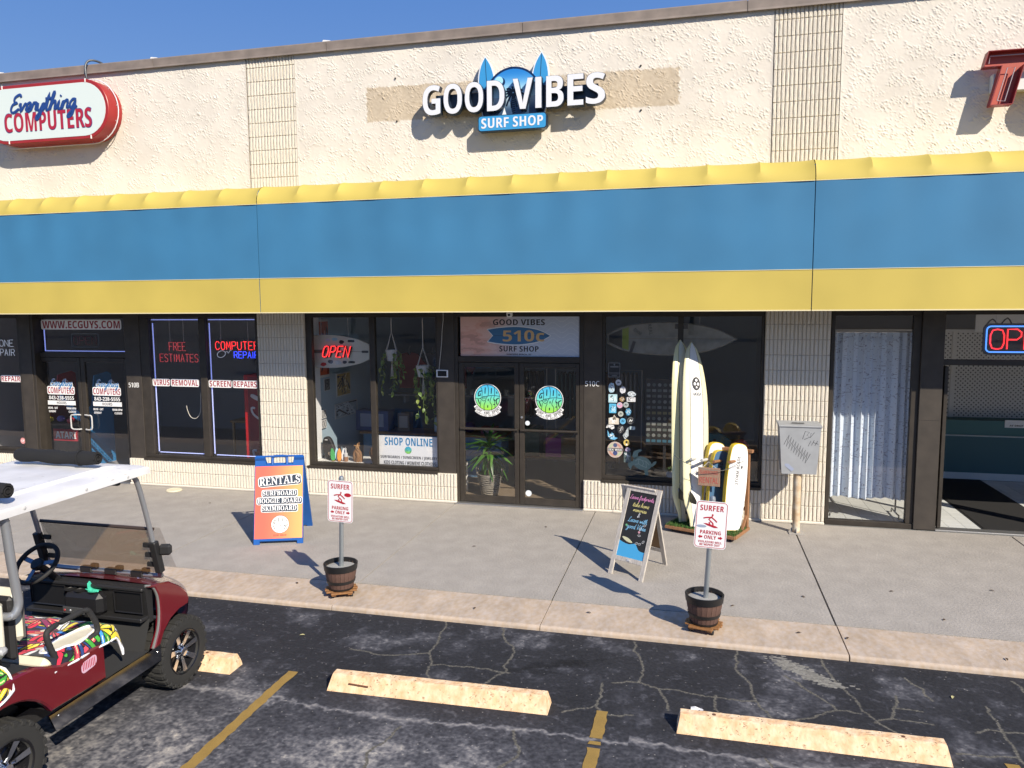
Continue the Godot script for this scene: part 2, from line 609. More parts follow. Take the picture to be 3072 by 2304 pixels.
func make_textures() -> void:
	t_mottle = noise_tex(256, 0.02, 4, Color(0.80, 0.80, 0.80), Color(1, 1, 1), FastNoiseLite.TYPE_SIMPLEX_SMOOTH, 3)
	t_grain = noise_tex(256, 0.25, 2, Color(0.72, 0.72, 0.72), Color(1, 1, 1), FastNoiseLite.TYPE_SIMPLEX, 5)
	t_bump = noise_tex(256, 0.10, 4, Color(0, 0, 0), Color(1, 1, 1), FastNoiseLite.TYPE_SIMPLEX, 9)
	t_soft = noise_tex(256, 0.012, 3, Color(0.93, 0.93, 0.93), Color(1, 1, 1), FastNoiseLite.TYPE_SIMPLEX_SMOOTH, 8)
	# wood: stretched noise
	var n := FastNoiseLite.new()
	n.seed = 12
	n.frequency = 0.02
	n.fractal_octaves = 4
	var im := Image.create(256, 256, false, Image.FORMAT_RGB8)
	for j in 256:
		for i in 256:
			var g := n.get_noise_3d(i * 7.0, cos(TAU * j / 256.0) * 30.0, sin(TAU * j / 256.0) * 30.0) * 0.5 + 0.5
			var w := 0.62 + 0.38 * g
			im.set_pixel(i, j, Color(w, w * 0.97, w * 0.93))
	t_wood = ImageTexture.create_from_image(im)
	# concrete: broad mottling, fine sand, dark pores and pale stones
	var big := FastNoiseLite.new()
	big.seed = 21
	big.frequency = 0.006
	big.fractal_octaves = 4
	var b0: Image = big.get_seamless_image(512, 512)
	var fine := FastNoiseLite.new()
	fine.seed = 22
	fine.frequency = 0.22
	fine.fractal_octaves = 2
	var f0: Image = fine.get_seamless_image(512, 512)
	im = Image.create(512, 512, false, Image.FORMAT_RGB8)
	var r := RandomNumberGenerator.new()
	r.seed = 4
	for j in 512:
		for i in 512:
			var w := 0.78 + 0.03 * (b0.get_pixel(i, j).r - 0.5) * 2.0 + 0.13 * (f0.get_pixel(i, j).r - 0.5) * 2.0 + r.randf_range(-0.06, 0.06)
			var q := r.randf()
			if q < 0.012:
				w *= 0.62
			elif q > 0.994:
				w = 0.98
			w = clampf(w, 0.1, 1.0)
			im.set_pixel(i, j, Color(w, w * 0.985, w * 0.965))
	t_conc = ImageTexture.create_from_image(im)
	# soft cloudy streaks across, for the kerb
	im = Image.create(256, 256, false, Image.FORMAT_RGB8)
	n.frequency = 0.015
	n.seed = 31
	for j in 256:
		for i in 256:
			var g := n.get_noise_3d(cos(TAU * i / 256.0) * 70.0, sin(TAU * i / 256.0) * 70.0, j * 0.9) * 0.5 + 0.5
			var g2 := n.get_noise_3d(cos(TAU * i / 256.0) * 300.0, sin(TAU * i / 256.0) * 300.0, j * 4.0) * 0.5 + 0.5
			var w := 0.78 + 0.2 * g + 0.08 * (g2 - 0.5)
			im.set_pixel(i, j, Color(minf(w * 1.02, 1.0), w * lerpf(0.90, 0.97, g2), w * lerpf(0.76, 0.94, g2)))
	t_streak = ImageTexture.create_from_image(im)

# cracks in the asphalt as x, z pairs
var CRACKS := [
	[-2.26, 3.97, -2.23, 4.22, -2.19, 4.46, -2.20, 4.59, -2.11, 4.79, -2.10, 4.93, -2.04, 5.04, -2.0, 5.2], [-2.10, 4.82, -1.94, 4.80, -1.70, 4.79, -1.49, 4.81, -1.43, 4.80],
	[-1.70, 3.98, -1.62, 4.21, -1.51, 4.34, -1.48, 4.54, -1.51, 4.70, -1.46, 4.80, -1.54, 4.92, -1.62, 5.05], [-0.67, 4.80, -0.65, 5.01, -0.68, 5.15, -0.80, 5.22, -0.91, 5.30], [-0.68, 5.15, -0.57, 5.26, -0.40, 5.22],
	[-0.48, 4.0, -0.48, 4.16, -0.39, 4.38, -0.39, 4.72, -0.22, 4.79, -0.02, 4.80, 0.22, 4.82, 0.49, 4.81, 0.59, 5.04], [-0.39, 4.72, -0.6, 4.78], [0.40, 3.98, 0.37, 4.33, 0.47, 4.54, 0.49, 4.81],
	[1.08, 3.97, 1.12, 4.31, 1.18, 4.49, 1.24, 4.77, 1.33, 4.94, 1.44, 5.07, 1.56, 5.2], [0.59, 5.04, 0.75, 5.03, 0.92, 4.91, 1.07, 4.81, 1.23, 4.82], [1.54, 4.49, 1.48, 4.68, 1.43, 4.84, 1.30, 4.93], [1.48, 4.68, 1.67, 4.69], [1.43, 4.84, 1.7, 4.86],
	[1.68, 4.17, 1.77, 4.33, 1.79, 4.51], [2.49, 4.04, 2.51, 4.21], [2.15, 4.50, 2.15, 4.72, 2.13, 4.93, 2.12, 5.16, 2.14, 5.4], [1.74, 5.21, 1.93, 5.20, 2.12, 5.16], [1.95, 4.91, 2.05, 4.84, 2.21, 4.84, 2.5, 4.8], [0.2, 4.79, 0.22, 5.1], [-0.23, 4.79, -0.15, 5.1],
	[-2.0, 5.75, -2.1, 6.1, -1.95, 6.4], [-1.2, 5.62, -1.1, 5.9, -1.25, 6.2], [0.5, 5.56, 0.62, 5.9, 0.5, 6.3], [-2.2, 4.62, -2.6, 4.75, -2.9, 4.7], [0.75, 4.35, 0.95, 4.62, 1.06, 4.8],
]

func ground() -> void:
	var far := structure("ground")
	var b := MB.new()
	b.quad(Vector3(-260, LOT - 0.004, 320), Vector3(260, LOT - 0.004, 320), Vector3(260, LOT - 0.004, -120), Vector3(-260, LOT - 0.004, -120), Vector3.UP)
	part("asphalt_sheet", b.commit(), grained("far_asphalt", Color(0.075, 0.075, 0.078), 0.9, t_conc, 0.5), far)
	# the near lot with its worn sealcoat, cracks and patches: 13 m by 5.1 m of painted texture, as seen by eye in the photograph
	var x0 := -9.0
	var z0 := 3.9
	var tw := 13.0
	var th := 5.1
	var W := 1664
	var H := 704
	var n := FastNoiseLite.new()
	n.seed = 41
	n.frequency = 0.009
	n.fractal_octaves = 5
	var low: Image = n.get_image(W, H)
	n.seed = 42
	n.frequency = 0.16
	n.fractal_octaves = 2
	var fine: Image = n.get_image(W, H)
	n.seed = 45
	n.frequency = 0.05
	n.fractal_octaves = 4
	var mid: Image = n.get_image(W, H)
	var cell := FastNoiseLite.new()
	cell.noise_type = FastNoiseLite.TYPE_CELLULAR
	cell.cellular_return_type = FastNoiseLite.RETURN_DISTANCE2_SUB
	cell.frequency = 0.045
	cell.seed = 43
	cell.domain_warp_enabled = true
	cell.domain_warp_amplitude = 22.0
	cell.domain_warp_frequency = 0.03
	var cr: Image = cell.get_image(W, H, false, false, false)
	cell.frequency = 0.10
	cell.seed = 44
	var cr2: Image = cell.get_image(W, H, false, false, false)
	for q: Image in [low, fine, mid, cr, cr2]:
		q.convert(Image.FORMAT_L8)
	var lo := low.get_data()
	var fi := fine.get_data()
	var mi := mid.get_data()
	var c1 := cr.get_data()
	var c2 := cr2.get_data()
	var out := PackedByteArray()
	out.resize(W * H * 3)
	var r := RandomNumberGenerator.new()
	r.seed = 6
	var spots := [[-3.55, 6.4, 0.75, 0.9], [-4.3, 6.6, 0.7, 0.8], [-2.0, 6.25, 0.55, 0.75], [-1.4, 6.0, 0.4, 0.55], [-3.2, 5.62, 0.28, 0.8], [0.2, 6.0, 0.5, 0.5], [-2.35, 4.75, 0.2, 0.5], [-2.0, 4.45, 0.2, 0.4], [1.5, 5.5, 0.4, 0.5], [-1.2, 6.35, 0.5, 0.7], [-2.6, 6.3, 0.5, 0.6], [1.0, 4.2, 0.25, 0.35]]
	for j in H:
		var z := z0 + (j + 0.5) / H * th
		var rowwear := clampf((z - 5.35) * 0.5, 0.0, 0.16)
		for i in W:
			var k := j * W + i
			var x := x0 + (i + 0.5) / W * tw
			var l := lo[k] / 255.0
			var m := mi[k] / 255.0
			var f := fi[k] / 255.0
			var wear := rowwear
			for s in spots:
				var dd: float = Vector2(x - s[0], z - s[1]).length() / s[2]
				if dd < 1.0:
					wear += s[3] * 0.5 * (1.0 - dd) * (0.35 + m * 1.1)
			wear += clampf((l - 0.58) * 1.6, 0.0, 0.3) * (0.3 + m)
			# sealcoat, worn to grey aggregate in a wiry net
			var g := 0.175 + 0.05 * (l - 0.5) + 0.05 * (f - 0.5) + r.randf_range(-0.018, 0.018)
			var net := (0.30 - c2[k] / 255.0) * 4.0
			if net > 0.0:
				g += minf(net, 1.0) * wear * 0.26
			g += clampf(wear * 0.27 + (f - 0.5) * wear * 0.5 + (m - 0.5) * wear * 0.25, 0.0, 0.20)
			var hair := (0.085 - c1[k] / 255.0) * 14.0
			if hair > 0.0 and m > 0.47:
				g += minf(hair, 1.0) * 0.16 * clampf((m - 0.47) * 8.0, 0.0, 1.0)
			# the old joint that runs parallel to the kerb, open and filled with grit
			var zs := 5.62 + 0.035 * sin(x * 2.1) + 0.09 * (m - 0.5) - (0.05 if x > -0.4 else 0.0)
			if x < -2.9:
				zs = 5.60 + (m - 0.5) * 0.10
			var ds := absf(z - zs) / (0.018 + 0.055 * clampf(l * 1.6 - 0.35, 0.0, 1.0))
			if ds < 1.0:
				g = maxf(g, lerpf(0.50, 0.28, ds) * (0.75 + 0.5 * f))
			if r.randf() > 0.9985:
				g = r.randf_range(0.5, 0.75)
			var oil := Vector2((x + 1.0) * 0.75 + (z - 4.5) * 0.75, (z - 4.45) * 0.55 - (x + 1.0) * 0.45).length()
			var oil2 := Vector2((x + 1.1) / 0.42, (z - 4.62 + (x + 1.1) * 0.45) / 0.13).length() + (m - 0.5) * 1.3
			if oil2 < 1.0:
				g *= lerpf(0.55, 1.0, clampf(oil2, 0.0, 1.0))
			g = clampf(g, 0.06, 0.8)
			var warm := clampf((g - 0.22) * 2.2, 0.0, 1.0)
			out[k * 3] = int(g * lerpf(0.97, 1.04, warm) * 255)
			out[k * 3 + 1] = int(g * lerpf(0.985, 1.0, warm) * 255)
			out[k * 3 + 2] = int(g * lerpf(1.08, 0.93, warm) * 255)
	var im := Image.create_from_data(W, H, false, Image.FORMAT_RGB8, out)
	for c in CRACKS:
		var pts := []
		for q in range(0, c.size(), 2):
			pts.append(Vector2((c[q] - x0) / tw * W, (c[q + 1] - z0) / th * H))
		for q in pts.size() - 1:
			var a: Vector2 = pts[q]
			var d: Vector2 = pts[q + 1]
			var steps := int(a.distance_to(d) / 0.7) + 1
			var off := 0.0
			for s in steps + 1:
				off = clampf(off + r.randf_range(-0.7, 0.7), -3.0, 3.0)
				var t := float(s) / steps
				var p := a.lerp(d, t) + (d - a).orthogonal().normalized() * off * sin(PI * t)
				var wd := r.randf_range(0.15, 0.85)
				for yy in range(int(p.y - wd), int(p.y + wd) + 1):
					for xx in range(int(p.x - wd), int(p.x + wd) + 1):
						if xx >= 0 and yy >= 0 and xx < W and yy < H:
							var g := r.randf_range(0.27, 0.44)
							im.set_pixel(xx, yy, Color(g * 1.03, g, g * 0.92))
	# the bare patch by the kerb
	for q in 700:
		var t := r.randf()
		var p := Vector2(0.72, 4.07).lerp(Vector2(1.12, 4.45), t) + Vector2(r.randfn(0, 0.05), r.randfn(0, 0.045 * (1.2 - t)))
		var px := Vector2i(int((p.x - x0) / tw * W), int((p.y - z0) / th * H))
		var g := r.randf_range(0.42, 0.55)
		im.fill_rect(Rect2i(px, Vector2i(r.randi_range(1, 5), r.randi_range(1, 3))), Color(g * 1.02, g, g * 0.94))
	var lot := structure("parking_lot")
	b = MB.new()
	b.mapped = true
	b.quad(Vector3(x0, LOT, z0 + th), Vector3(x0 + tw, LOT, z0 + th), Vector3(x0 + tw, LOT, z0), Vector3(x0, LOT, z0), Vector3.UP)
	var am := mat("lot_asphalt", Color(1, 1, 1), 0.82, {"albedo_texture": ImageTexture.create_from_image(im), "heightmap_enabled": true, "heightmap_scale": 0.35, "heightmap_texture": ImageTexture.create_from_image(fine), "metallic_specular": 0.4})
	part("asphalt", b.commit(), am, lot)
	# sidewalk slabs and kerb slabs, each with its own joint
	var walk := structure("sidewalk")
	var cm := grained("concrete", Color(0.60, 0.572, 0.535), 0.9, t_conc, 0.85, t_bump, 0.25, {"uv1_world_triplanar": true})
	var cuts := [-19.0, -16.4, -13.9, -11.3, -8.72, -6.13, -3.46, -1.355, 1.30, 3.93, 6.5, 9.1, 11.7]
	for k in cuts.size() - 1:
		var sb := MB.new()
		var wd: float = cuts[k + 1] - cuts[k] - (0.018 if k == 8 or k == 9 else 0.009)
		sb.box(Vector3.ZERO, Vector3(wd - 0.004, 0.1, 3.343))
		part("slab", sb.commit(), cm, walk, Vector3((cuts[k] + cuts[k + 1]) / 2, -0.05, 3.345 / 2 - 0.002))
	var kerb := structure("kerb")
	var km := grained("kerb_concrete", Color(0.58, 0.57, 0.55), 0.88, t_streak, 0.62, t_bump, 0.15, {"uv1_world_triplanar": true})
	for k in cuts.size() - 1:
		var wd: float = cuts[k + 1] - cuts[k] - (0.016 if k == 8 or k == 9 else 0.007)
		var prof := PackedVector2Array([Vector2(3.352, -0.2), Vector2(3.352, 0.0)])
		for q in 6:
			var a := PI / 2 * q / 5.0
			prof.append(Vector2(3.935 + sin(a) * 0.03, -0.03 + cos(a) * 0.03))
		prof.append(Vector2(3.972, -0.2))
		var kb := MB.new()
		kb.xf = Transform3D(Basis(Vector3(0, 0, 1), Vector3(0, 1, 0), Vector3(-1, 0, 0)))
		kb.prism(prof, -wd / 2, wd / 2)
		part("kerb_slab", kb.commit(40), km, kerb, Vector3((cuts[k] + cuts[k + 1]) / 2 + 0.004, -0.003, 0))
	# bedding under the joints
	bx("bedding", Vector3(-19, -0.2, -0.3), Vector3(11.7, -0.045, 3.95), mat("joint_dirt", Color(0.05, 0.045, 0.035), 0.95), walk)
	# painted bay lines, worn at the edges
	var ym := grained("bay_line_paint", Color(0.50, 0.33, 0.085), 0.8, t_conc, 2.2, null, 0.0, {"uv1_world_triplanar": true})
	for L in [[-3.17, 5.19, 9.4], [-0.62, 5.22, 9.4], [2.045, 5.26, 9.4], [-5.75, 5.19, 9.4]]:
		var o := structure("bay_line")
		var lb := MB.new()
		var zc: float = L[1]
		var prev := Vector2(-0.043, 0.043)
		while zc < L[2]:
			var nx := Vector2(-0.043 + r.randf_range(-0.006, 0.006), 0.043 + r.randf_range(-0.006, 0.006))
			if absf(zc - 5.62) > 0.05 or r.randf() > 0.5:
				lb.quad(Vector3(L[0] + prev.x, LOT + 0.004, zc), Vector3(L[0] + prev.y, LOT + 0.004, zc), Vector3(L[0] + nx.y, LOT + 0.004, zc + 0.04), Vector3(L[0] + nx.x, LOT + 0.004, zc + 0.04), Vector3.UP)
			prev = nx
			zc += 0.04
		part("paint", lb.commit(), ym, o)

const COURSE := 0.2032
const RIB := 0.0508
var block_kinds := {}

func block_mesh(ribs: int, h: float, kind: int) -> ArrayMesh:
	# a split-ribbed concrete block, its lower left front corner at the origin
	var key := "%d_%.3f_%d" % [ribs, h, kind]
	if block_kinds.has(key):
		return block_kinds[key]
	var r := RandomNumberGenerator.new()
	r.seed = 100 + kind * 17 + ribs
	var xs := []
	for k in ribs:
		var o := k * RIB
		for q in [[0.002, -0.019], [0.009, -0.018], [0.0125, -0.003], [0.027, 0.0], [0.043, -0.003], [0.0465, -0.013]]:
			xs.append([o + q[0] + r.randf_range(-0.0006, 0.0006), q[1]])
	xs.append([ribs * RIB - 0.002, -0.019])
	var ys := [0.003, 0.008, h * 0.22, h * 0.42, h * 0.6, h * 0.8, h - 0.008, h - 0.003]
	var p := []
	for j in ys.size():
		for i in xs.size():
			var z: float = xs[i][1]
			if z > -0.01:
				z += r.randf_range(-0.0035, 0.002)
				if j == 0 or j == ys.size() - 1:
					z -= 0.008
			p.append(Vector3(xs[i][0], ys[j], z))
	var b := MB.new()
	var nx := xs.size()
	for j in ys.size() - 1:
		for i in nx - 1:
			b.quad(p[j * nx + i], p[j * nx + i + 1], p[(j + 1) * nx + i + 1], p[(j + 1) * nx + i], Vector3(0, 0, 1))
	var w := ribs * RIB
	for yy in [[ys[0], -1.0], [ys[-1], 1.0]]:      # top and bottom follow the ribs
		var row: int = 0 if yy[1] < 0 else ys.size() - 1
		for i in nx - 1:
			var a: Vector3 = p[row * nx + i]
			var d: Vector3 = p[row * nx + i + 1]
			b.quad(a, d, Vector3(d.x, d.y, -0.06), Vector3(a.x, a.y, -0.06), Vector3(0, yy[1], 0))
	for xx in [[0.002, -1.0], [w - 0.002, 1.0]]:
		b.quad(Vector3(xx[0], ys[0], -0.06), Vector3(xx[0], ys[0], -0.019), Vector3(xx[0], ys[-1], -0.019), Vector3(xx[0], ys[-1], -0.06), Vector3(xx[1], 0, 0))
	block_kinds[key] = b.commit(35)
	return block_kinds[key]

func lay_blocks(parent: Node3D, x0: float, ribs_total: int, y0: float, courses: int, m: Material, tone := 0) -> void:
	# running bond in courses of 16-inch blocks, cut at the ends
	for cj in courses:
		var left := ribs_total
		var at := x0
		var first := 8 if cj % 2 == 0 else 4
		while left > 0:
			var n := mini(first, left)
			first = 8
			part("block", block_mesh(n, COURSE, rng.randi_range(0, 3)), m, parent, Vector3(at, y0 + cj * COURSE, 0))
			at += n * RIB
			left -= n

func stucco(x0: float, x1: float, y0: float, y1: float, parent: Node3D, m: Material) -> void:
	# skip-trowelled plaster as real relief: thin overlapping tongues with sharp lips
	var n := FastNoiseLite.new()
	n.seed = 51
	n.frequency = 1.0
	n.fractal_octaves = 3
	n.fractal_gain = 0.55
	n.domain_warp_enabled = true
	n.domain_warp_amplitude = 0.10
	n.domain_warp_frequency = 3.5
	var n2 := FastNoiseLite.new()
	n2.seed = 52
	n2.frequency = 2.2
	n2.fractal_octaves = 2
	var n3 := FastNoiseLite.new()
	n3.seed = 53
	n3.frequency = 14.0
	n3.fractal_octaves = 3
	var step := 0.0105
	var nx := int((x1 - x0) / step) + 1
	var ny := int((y1 - y0) / step) + 1
	var v := PackedVector3Array()
	var col := PackedColorArray()
	var tall := PackedFloat32Array()
	v.resize((nx + 1) * (ny + 1))
	col.resize(v.size())
	for j in ny + 1:
		var y := y0 + (y1 - y0) * j / ny
		for i in nx + 1:
			var x := x0 + (x1 - x0) * i / nx
			var a := n.get_noise_2d(x * 2.6, y * 4.6)
			var mask := clampf((n2.get_noise_2d(x * 1.6, y * 2.0) + 0.22) * 2.4, 0.0, 1.0)
			var f := n3.get_noise_2d(x, y)
			var s := fposmod(a * 4.6 + f * 0.10, 1.0)
			var lip := pow(s, 6.0) * mask
			var a2 := n.get_noise_2d(x * 3.1 + 40.0, y * 3.3 - 17.0)
			var s2 := fposmod(a2 * 3.4 + f * 0.12, 1.0)
			var mask2 := clampf((n2.get_noise_2d(x * 1.9 + 9.0, y * 1.5) - 0.02) * 3.0, 0.0, 1.0)
			lip += pow(s2, 7.0) * mask2 * 0.8
			var edge := minf(minf(x - x0, x1 - x), 0.03) / 0.03
			var z := (lip * 0.0105 + f * 0.0009 - 0.006) * (0.35 + 0.65 * edge)
			var k := j * (nx + 1) + i
			v[k] = Vector3(x, y, z)
			# the ghost of an older, longer sign: bare tan plaster
			var gx := 1.0 if (x > -4.735 + f * 0.03 and x < -0.27 + f * 0.05) else 0.0
			var yb := 5.60 + (x + 2.5) * -0.012
			var gy := clampf((y - yb - f * 0.02) / 0.015, 0.0, 1.0) * clampf((yb + 0.50 - y - f * 0.025) / 0.015, 0.0, 1.0)
			var g := gx * gy
			col[k] = Color(1, 1, 1).lerp(Color(0.66, 0.57, 0.45).lerp(Color(0.78, 0.70, 0.58), clampf(0.5 + f, 0, 1)), g * 0.85)
	var nn := PackedVector3Array()
	nn.resize(v.size())
	var w := nx + 1
	for j in ny + 1:
		for i in w:
			var k := j * w + i
			var l := v[k - 1] if i > 0 else v[k]
			var r := v[k + 1] if i < nx else v[k]
			var d := v[k - w] if j > 0 else v[k]
			var u := v[k + w] if j < ny else v[k]
			nn[k] = (r - l).cross(u - d).normalized()
	var ix := PackedInt32Array()
	ix.resize(nx * ny * 6)
	var q := 0
	for j in ny:
		for i in nx:
			var k := j * w + i
			ix[q] = k
			ix[q + 1] = k + w
			ix[q + 2] = k + 1
			ix[q + 3] = k + 1
			ix[q + 4] = k + w
			ix[q + 5] = k + w + 1
			q += 6
	var arr := []
	arr.resize(Mesh.ARRAY_MAX)
	arr[Mesh.ARRAY_VERTEX] = v
	arr[Mesh.ARRAY_NORMAL] = nn
	arr[Mesh.ARRAY_COLOR] = col
	arr[Mesh.ARRAY_INDEX] = ix
	var me := ArrayMesh.new()
	me.add_surface_from_arrays(Mesh.PRIMITIVE_TRIANGLES, arr)
	part("stucco_panel", me, m, parent)

var shop: Node3D

func building() -> void:
	shop = thing("shop_building", "cream stucco strip mall front with ribbed block piers and brown trim", "building")
	var sm := grained("stucco", Color(0.775, 0.72, 0.635), 0.92, t_soft, 0.35, null, 0.0, {"vertex_color_use_as_albedo": true, "uv1_world_triplanar": true})
	var bm := grained("cream_block", Color(0.97, 0.90, 0.77), 0.92, t_grain, 3.0, t_bump, 0.5, {"uv1_world_triplanar": true})
	var mm := mat("mortar", Color(0.50, 0.44, 0.35), 0.95)
	# the wall behind the stucco and above the openings
	bx("wall_core", Vector3(-19, 2.93, -0.3), Vector3(11.7, 6.66, -0.022), mm, shop)
	for s in [[-12.6, -6.70], [-5.883, 0.897], [1.714, 5.2]]:
		stucco(s[0], s[1], 4.60, 6.685, shop, sm)
	for x in [-6.698, 0.899]:
		var p := holder("pilaster", shop)
		lay_blocks(p, x, 16, 4.5116 - 0.0, 11, bm)
		lay_blocks(p, x, 16, 0.0406, 14, bm)
		bx("mortar_core", Vector3(x + 0.003, 0.0, -0.30), Vector3(x + 0.81, 2.93, -0.018), mm, p)
		bx("mortar_core", Vector3(x + 0.003, 4.45, -0.021), Vector3(x + 0.81, 6.66, -0.0175), mm, p)
		var lip := MB.new()
		lip.box(Vector3.ZERO, Vector3(0.815, 0.042, 0.08), 0.012)
		part("base_lip", lip.commit(), bm, p, Vector3(x + 0.4065, 0.019, -0.031))
	# knee walls under the windows
	for s in [[-12.63, 30], [-9.2, 49], [-5.885, 48], [-1.535, 48]]:
		var k := holder("knee_wall", shop)
		lay_blocks(k, s[0], s[1], 0.0406, 2, bm)
		var x1: float = s[0] + s[1] * RIB
		bx("mortar_core", Vector3(s[0] + 0.003, 0.0, -0.25), Vector3(x1 - 0.003, 0.425, -0.018), mm, k)
		var lip := MB.new()
		lip.box(Vector3.ZERO, Vector3(x1 - s[0], 0.042, 0.08), 0.012)
		part("base_lip", lip.commit(), bm, k, Vector3((s[0] + x1) / 2, 0.018, -0.030))
	# metal coping in lengths, a white sealant tab on every joint
	var cm := grained("coping_metal", Color(0.285, 0.235, 0.20), 0.55, t_mottle, 0.6)
	var seams := [-14.2, -11.24, -8.29, -5.335, -2.385, 0.565, 3.515, 6.5]
	for k in seams.size() - 1:
		var c := MB.new()
		var prof := PackedVector2Array([Vector2(-0.32, 6.70), Vector2(-0.32, 6.80), Vector2(0.035, 6.815), Vector2(0.045, 6.80), Vector2(0.045, 6.70), Vector2(0.052, 6.672), Vector2(0.028, 6.672), Vector2(0.028, 6.69), Vector2(-0.3, 6.69)])
		var wd: float = seams[k + 1] - seams[k] - 0.008
		c.xf = Transform3D(Basis(Vector3(0, 0, 1), Vector3(0, 1, 0), Vector3(-1, 0, 0)))
		c.prism(prof, -wd / 2, wd / 2)
		part("coping", c.commit(), cm, shop, Vector3((seams[k] + seams[k + 1]) / 2, 0, 0))
		if k > 0:
			bx("coping_joint", Vector3(seams[k] - 0.006, 6.68, -0.3), Vector3(seams[k] + 0.006, 6.80, 0.036), mat("coping_gap", Color(0.06, 0.05, 0.045), 0.7), shop)
			if k < 4:
				var t := MB.new()
				t.prism(PackedVector2Array([Vector2(-0.09, 0), Vector2(0.09, 0.0), Vector2(0.04, 0.03), Vector2(-0.07, 0.045)]), -0.05, 0.0)
				part("sealant_tab", t.commit(), mat("white_sealant", Color(0.82, 0.82, 0.80), 0.8), shop, Vector3(seams[k], 6.806, 0.0))
	bx("roof", Vector3(-19, 6.4, -9.0), Vector3(11.7, 6.68, -0.3), mat("roofing", Color(0.3, 0.3, 0.3), 0.9), shop)
	# bolt holes left by the older sign
	for p in [[-0.78, 6.12], [-0.77, 5.545], [-4.28, 6.22], [-4.27, 5.62]]:
		var h := MB.new()
		h.xf = Transform3D(Basis(Vector3.RIGHT, PI / 2))
		h.lathe([Vector2(0, -0.004), Vector2(0.014, -0.004), Vector2(0.011, 0.006), Vector2(0, 0.007)], 8)
		part("bolt_hole", h.commit(), mat("bolt_black", Color(0.02, 0.02, 0.02), 0.8), shop, Vector3(p[0], p[1], 0.006))

func awnings() -> void:
	var ym := grained("awning_yellow", Color(0.58, 0.455, 0.098), 0.72, t_soft, 0.25, null, 0.0, {"uv1_world_triplanar": true, "backlight_enabled": true, "backlight": Color(0.18, 0.15, 0.05)})
	var bm := grained("awning_blue", Color(0.043, 0.195, 0.37), 0.75, t_soft, 0.25, null, 0.0, {"uv1_world_triplanar": true})
	var wm := mat("awning_hem", Color(0.70, 0.62, 0.38), 0.7)
	var fm := mat("awning_frame", Color(0.25, 0.25, 0.25), 0.5, {"metallic": 0.6})
	var names := ["yellow and blue fabric awning above the computer repair shop", "yellow and blue fabric awning above the surf shop door", "yellow and blue fabric awning above the curtained shop beside the utility box"]
	var spans := [[-13.42, -6.034], [-6.024, 1.326], [1.336, 8.7]]
	for k in 3:
		var x0: float = spans[k][0]
		var x1: float = spans[k][1]
		var a := thing("awning", names[k], "awning", Vector3(0, 0, 0), "awnings along the shop fronts")
		var bays := 12
		var top := MB.new()
		var curve := []       # z, y, how far along the bend
		curve.append([0.92, 4.385, 0.0])
		for q in 11:
			var th := PI / 2 * q / 10.0
			curve.append([0.64 + cos(th) * 0.28, 4.40 + sin(th) * 0.27, sin(2 * th) + 0.25 * sin(th)])
		curve.append([0.42, 4.685, 0.2])
		curve.append([0.02, 4.70, 0.0])
		var nu := bays * 12
		var f := func(u: float, vv: float) -> Vector3:
			var q: Array = curve[int(round(vv * (curve.size() - 1)))]
			var t := fposmod(u * bays, 1.0)
			var sag: float = (1.0 - pow(absf(2.0 * t - 1.0), 3.0)) * 0.04 * q[2]
			var dir := Vector2(0.64, 4.37) - Vector2(q[0], q[1])
			dir = dir.normalized() * sag
			return Vector3(x0 + (x1 - x0) * u, q[1] + dir.y, q[0] + dir.x)
		top.grid(nu, curve.size() - 1, f, Vector3(0, 0.7, 0.7))
		part("top_roll", top.commit(30), ym, a)
		var wave := func(u: float, y: float) -> float:
			return 0.004 * sin(u * bays * TAU) * clampf((y - 3.3) * 1.2, 0.0, 1.0) + 0.003 * sin(u * 23.0)
		var blue := MB.new()
		blue.grid(96, 6, func(u: float, vv: float) -> Vector3: return Vector3(x0 + (x1 - x0) * u, 3.352 + 1.033 * vv, 0.9205 + wave.call(u, 3.352 + 1.033 * vv)), Vector3(0, 0, 1))
		part("blue_panel", blue.commit(60), bm, a)
		var yel := MB.new()
		yel.grid(96, 3, func(u: float, vv: float) -> Vector3: return Vector3(x0 + (x1 - x0) * u, 2.872 + 0.478 * vv, 0.922 + 0.003 * sin(u * 17.0) * (1.0 - vv)), Vector3(0, 0, 1))
		part("yellow_valance", yel.commit(60), ym, a)
		bx("bottom_hem", Vector3(x0, 2.862, 0.895), Vector3(x1, 2.876, 0.9255), wm, a)
		bx("piping", Vector3(x0, 3.349, 0.915), Vector3(x1, 3.356, 0.9275), wm, a)
		bx("piping", Vector3(x0, 4.382, 0.915), Vector3(x1, 4.389, 0.929), wm, a)
		for s in [x0 + 0.002, x1 - 0.002]:
			var e := MB.new()
			e.xf = Transform3D(Basis(Vector3(0, 0, 1), Vector3(0, 1, 0), Vector3(-1, 0, 0)))
			e.prism(PackedVector2Array([Vector2(0.02, 2.9), Vector2(0.915, 2.88), Vector2(0.915, 4.38), Vector2(0.85, 4.58), Vector2(0.64, 4.64), Vector2(0.02, 4.66)]), -0.003, 0.003)
			part("end_panel", e.commit(), bm, a, Vector3(s, 0, 0))
		for q in bays + 1:
			if q % 4 == 0:
				bx("frame_bar", Vector3(x0 + (x1 - x0) * q / bays - 0.012, 2.88, 0.0), Vector3(x0 + (x1 - x0) * q / bays + 0.012, 2.905, 0.9), fm, a)

func off(x: float, y: float, z: float) -> Vector3:
	# measured on the plane of the frames (z = -0.06); the same point seen on a plane further in
	var f := (10.4889 - z) / 10.5489
	return Vector3(x * f, 2.9306 + (y - 2.9306) * f, z)

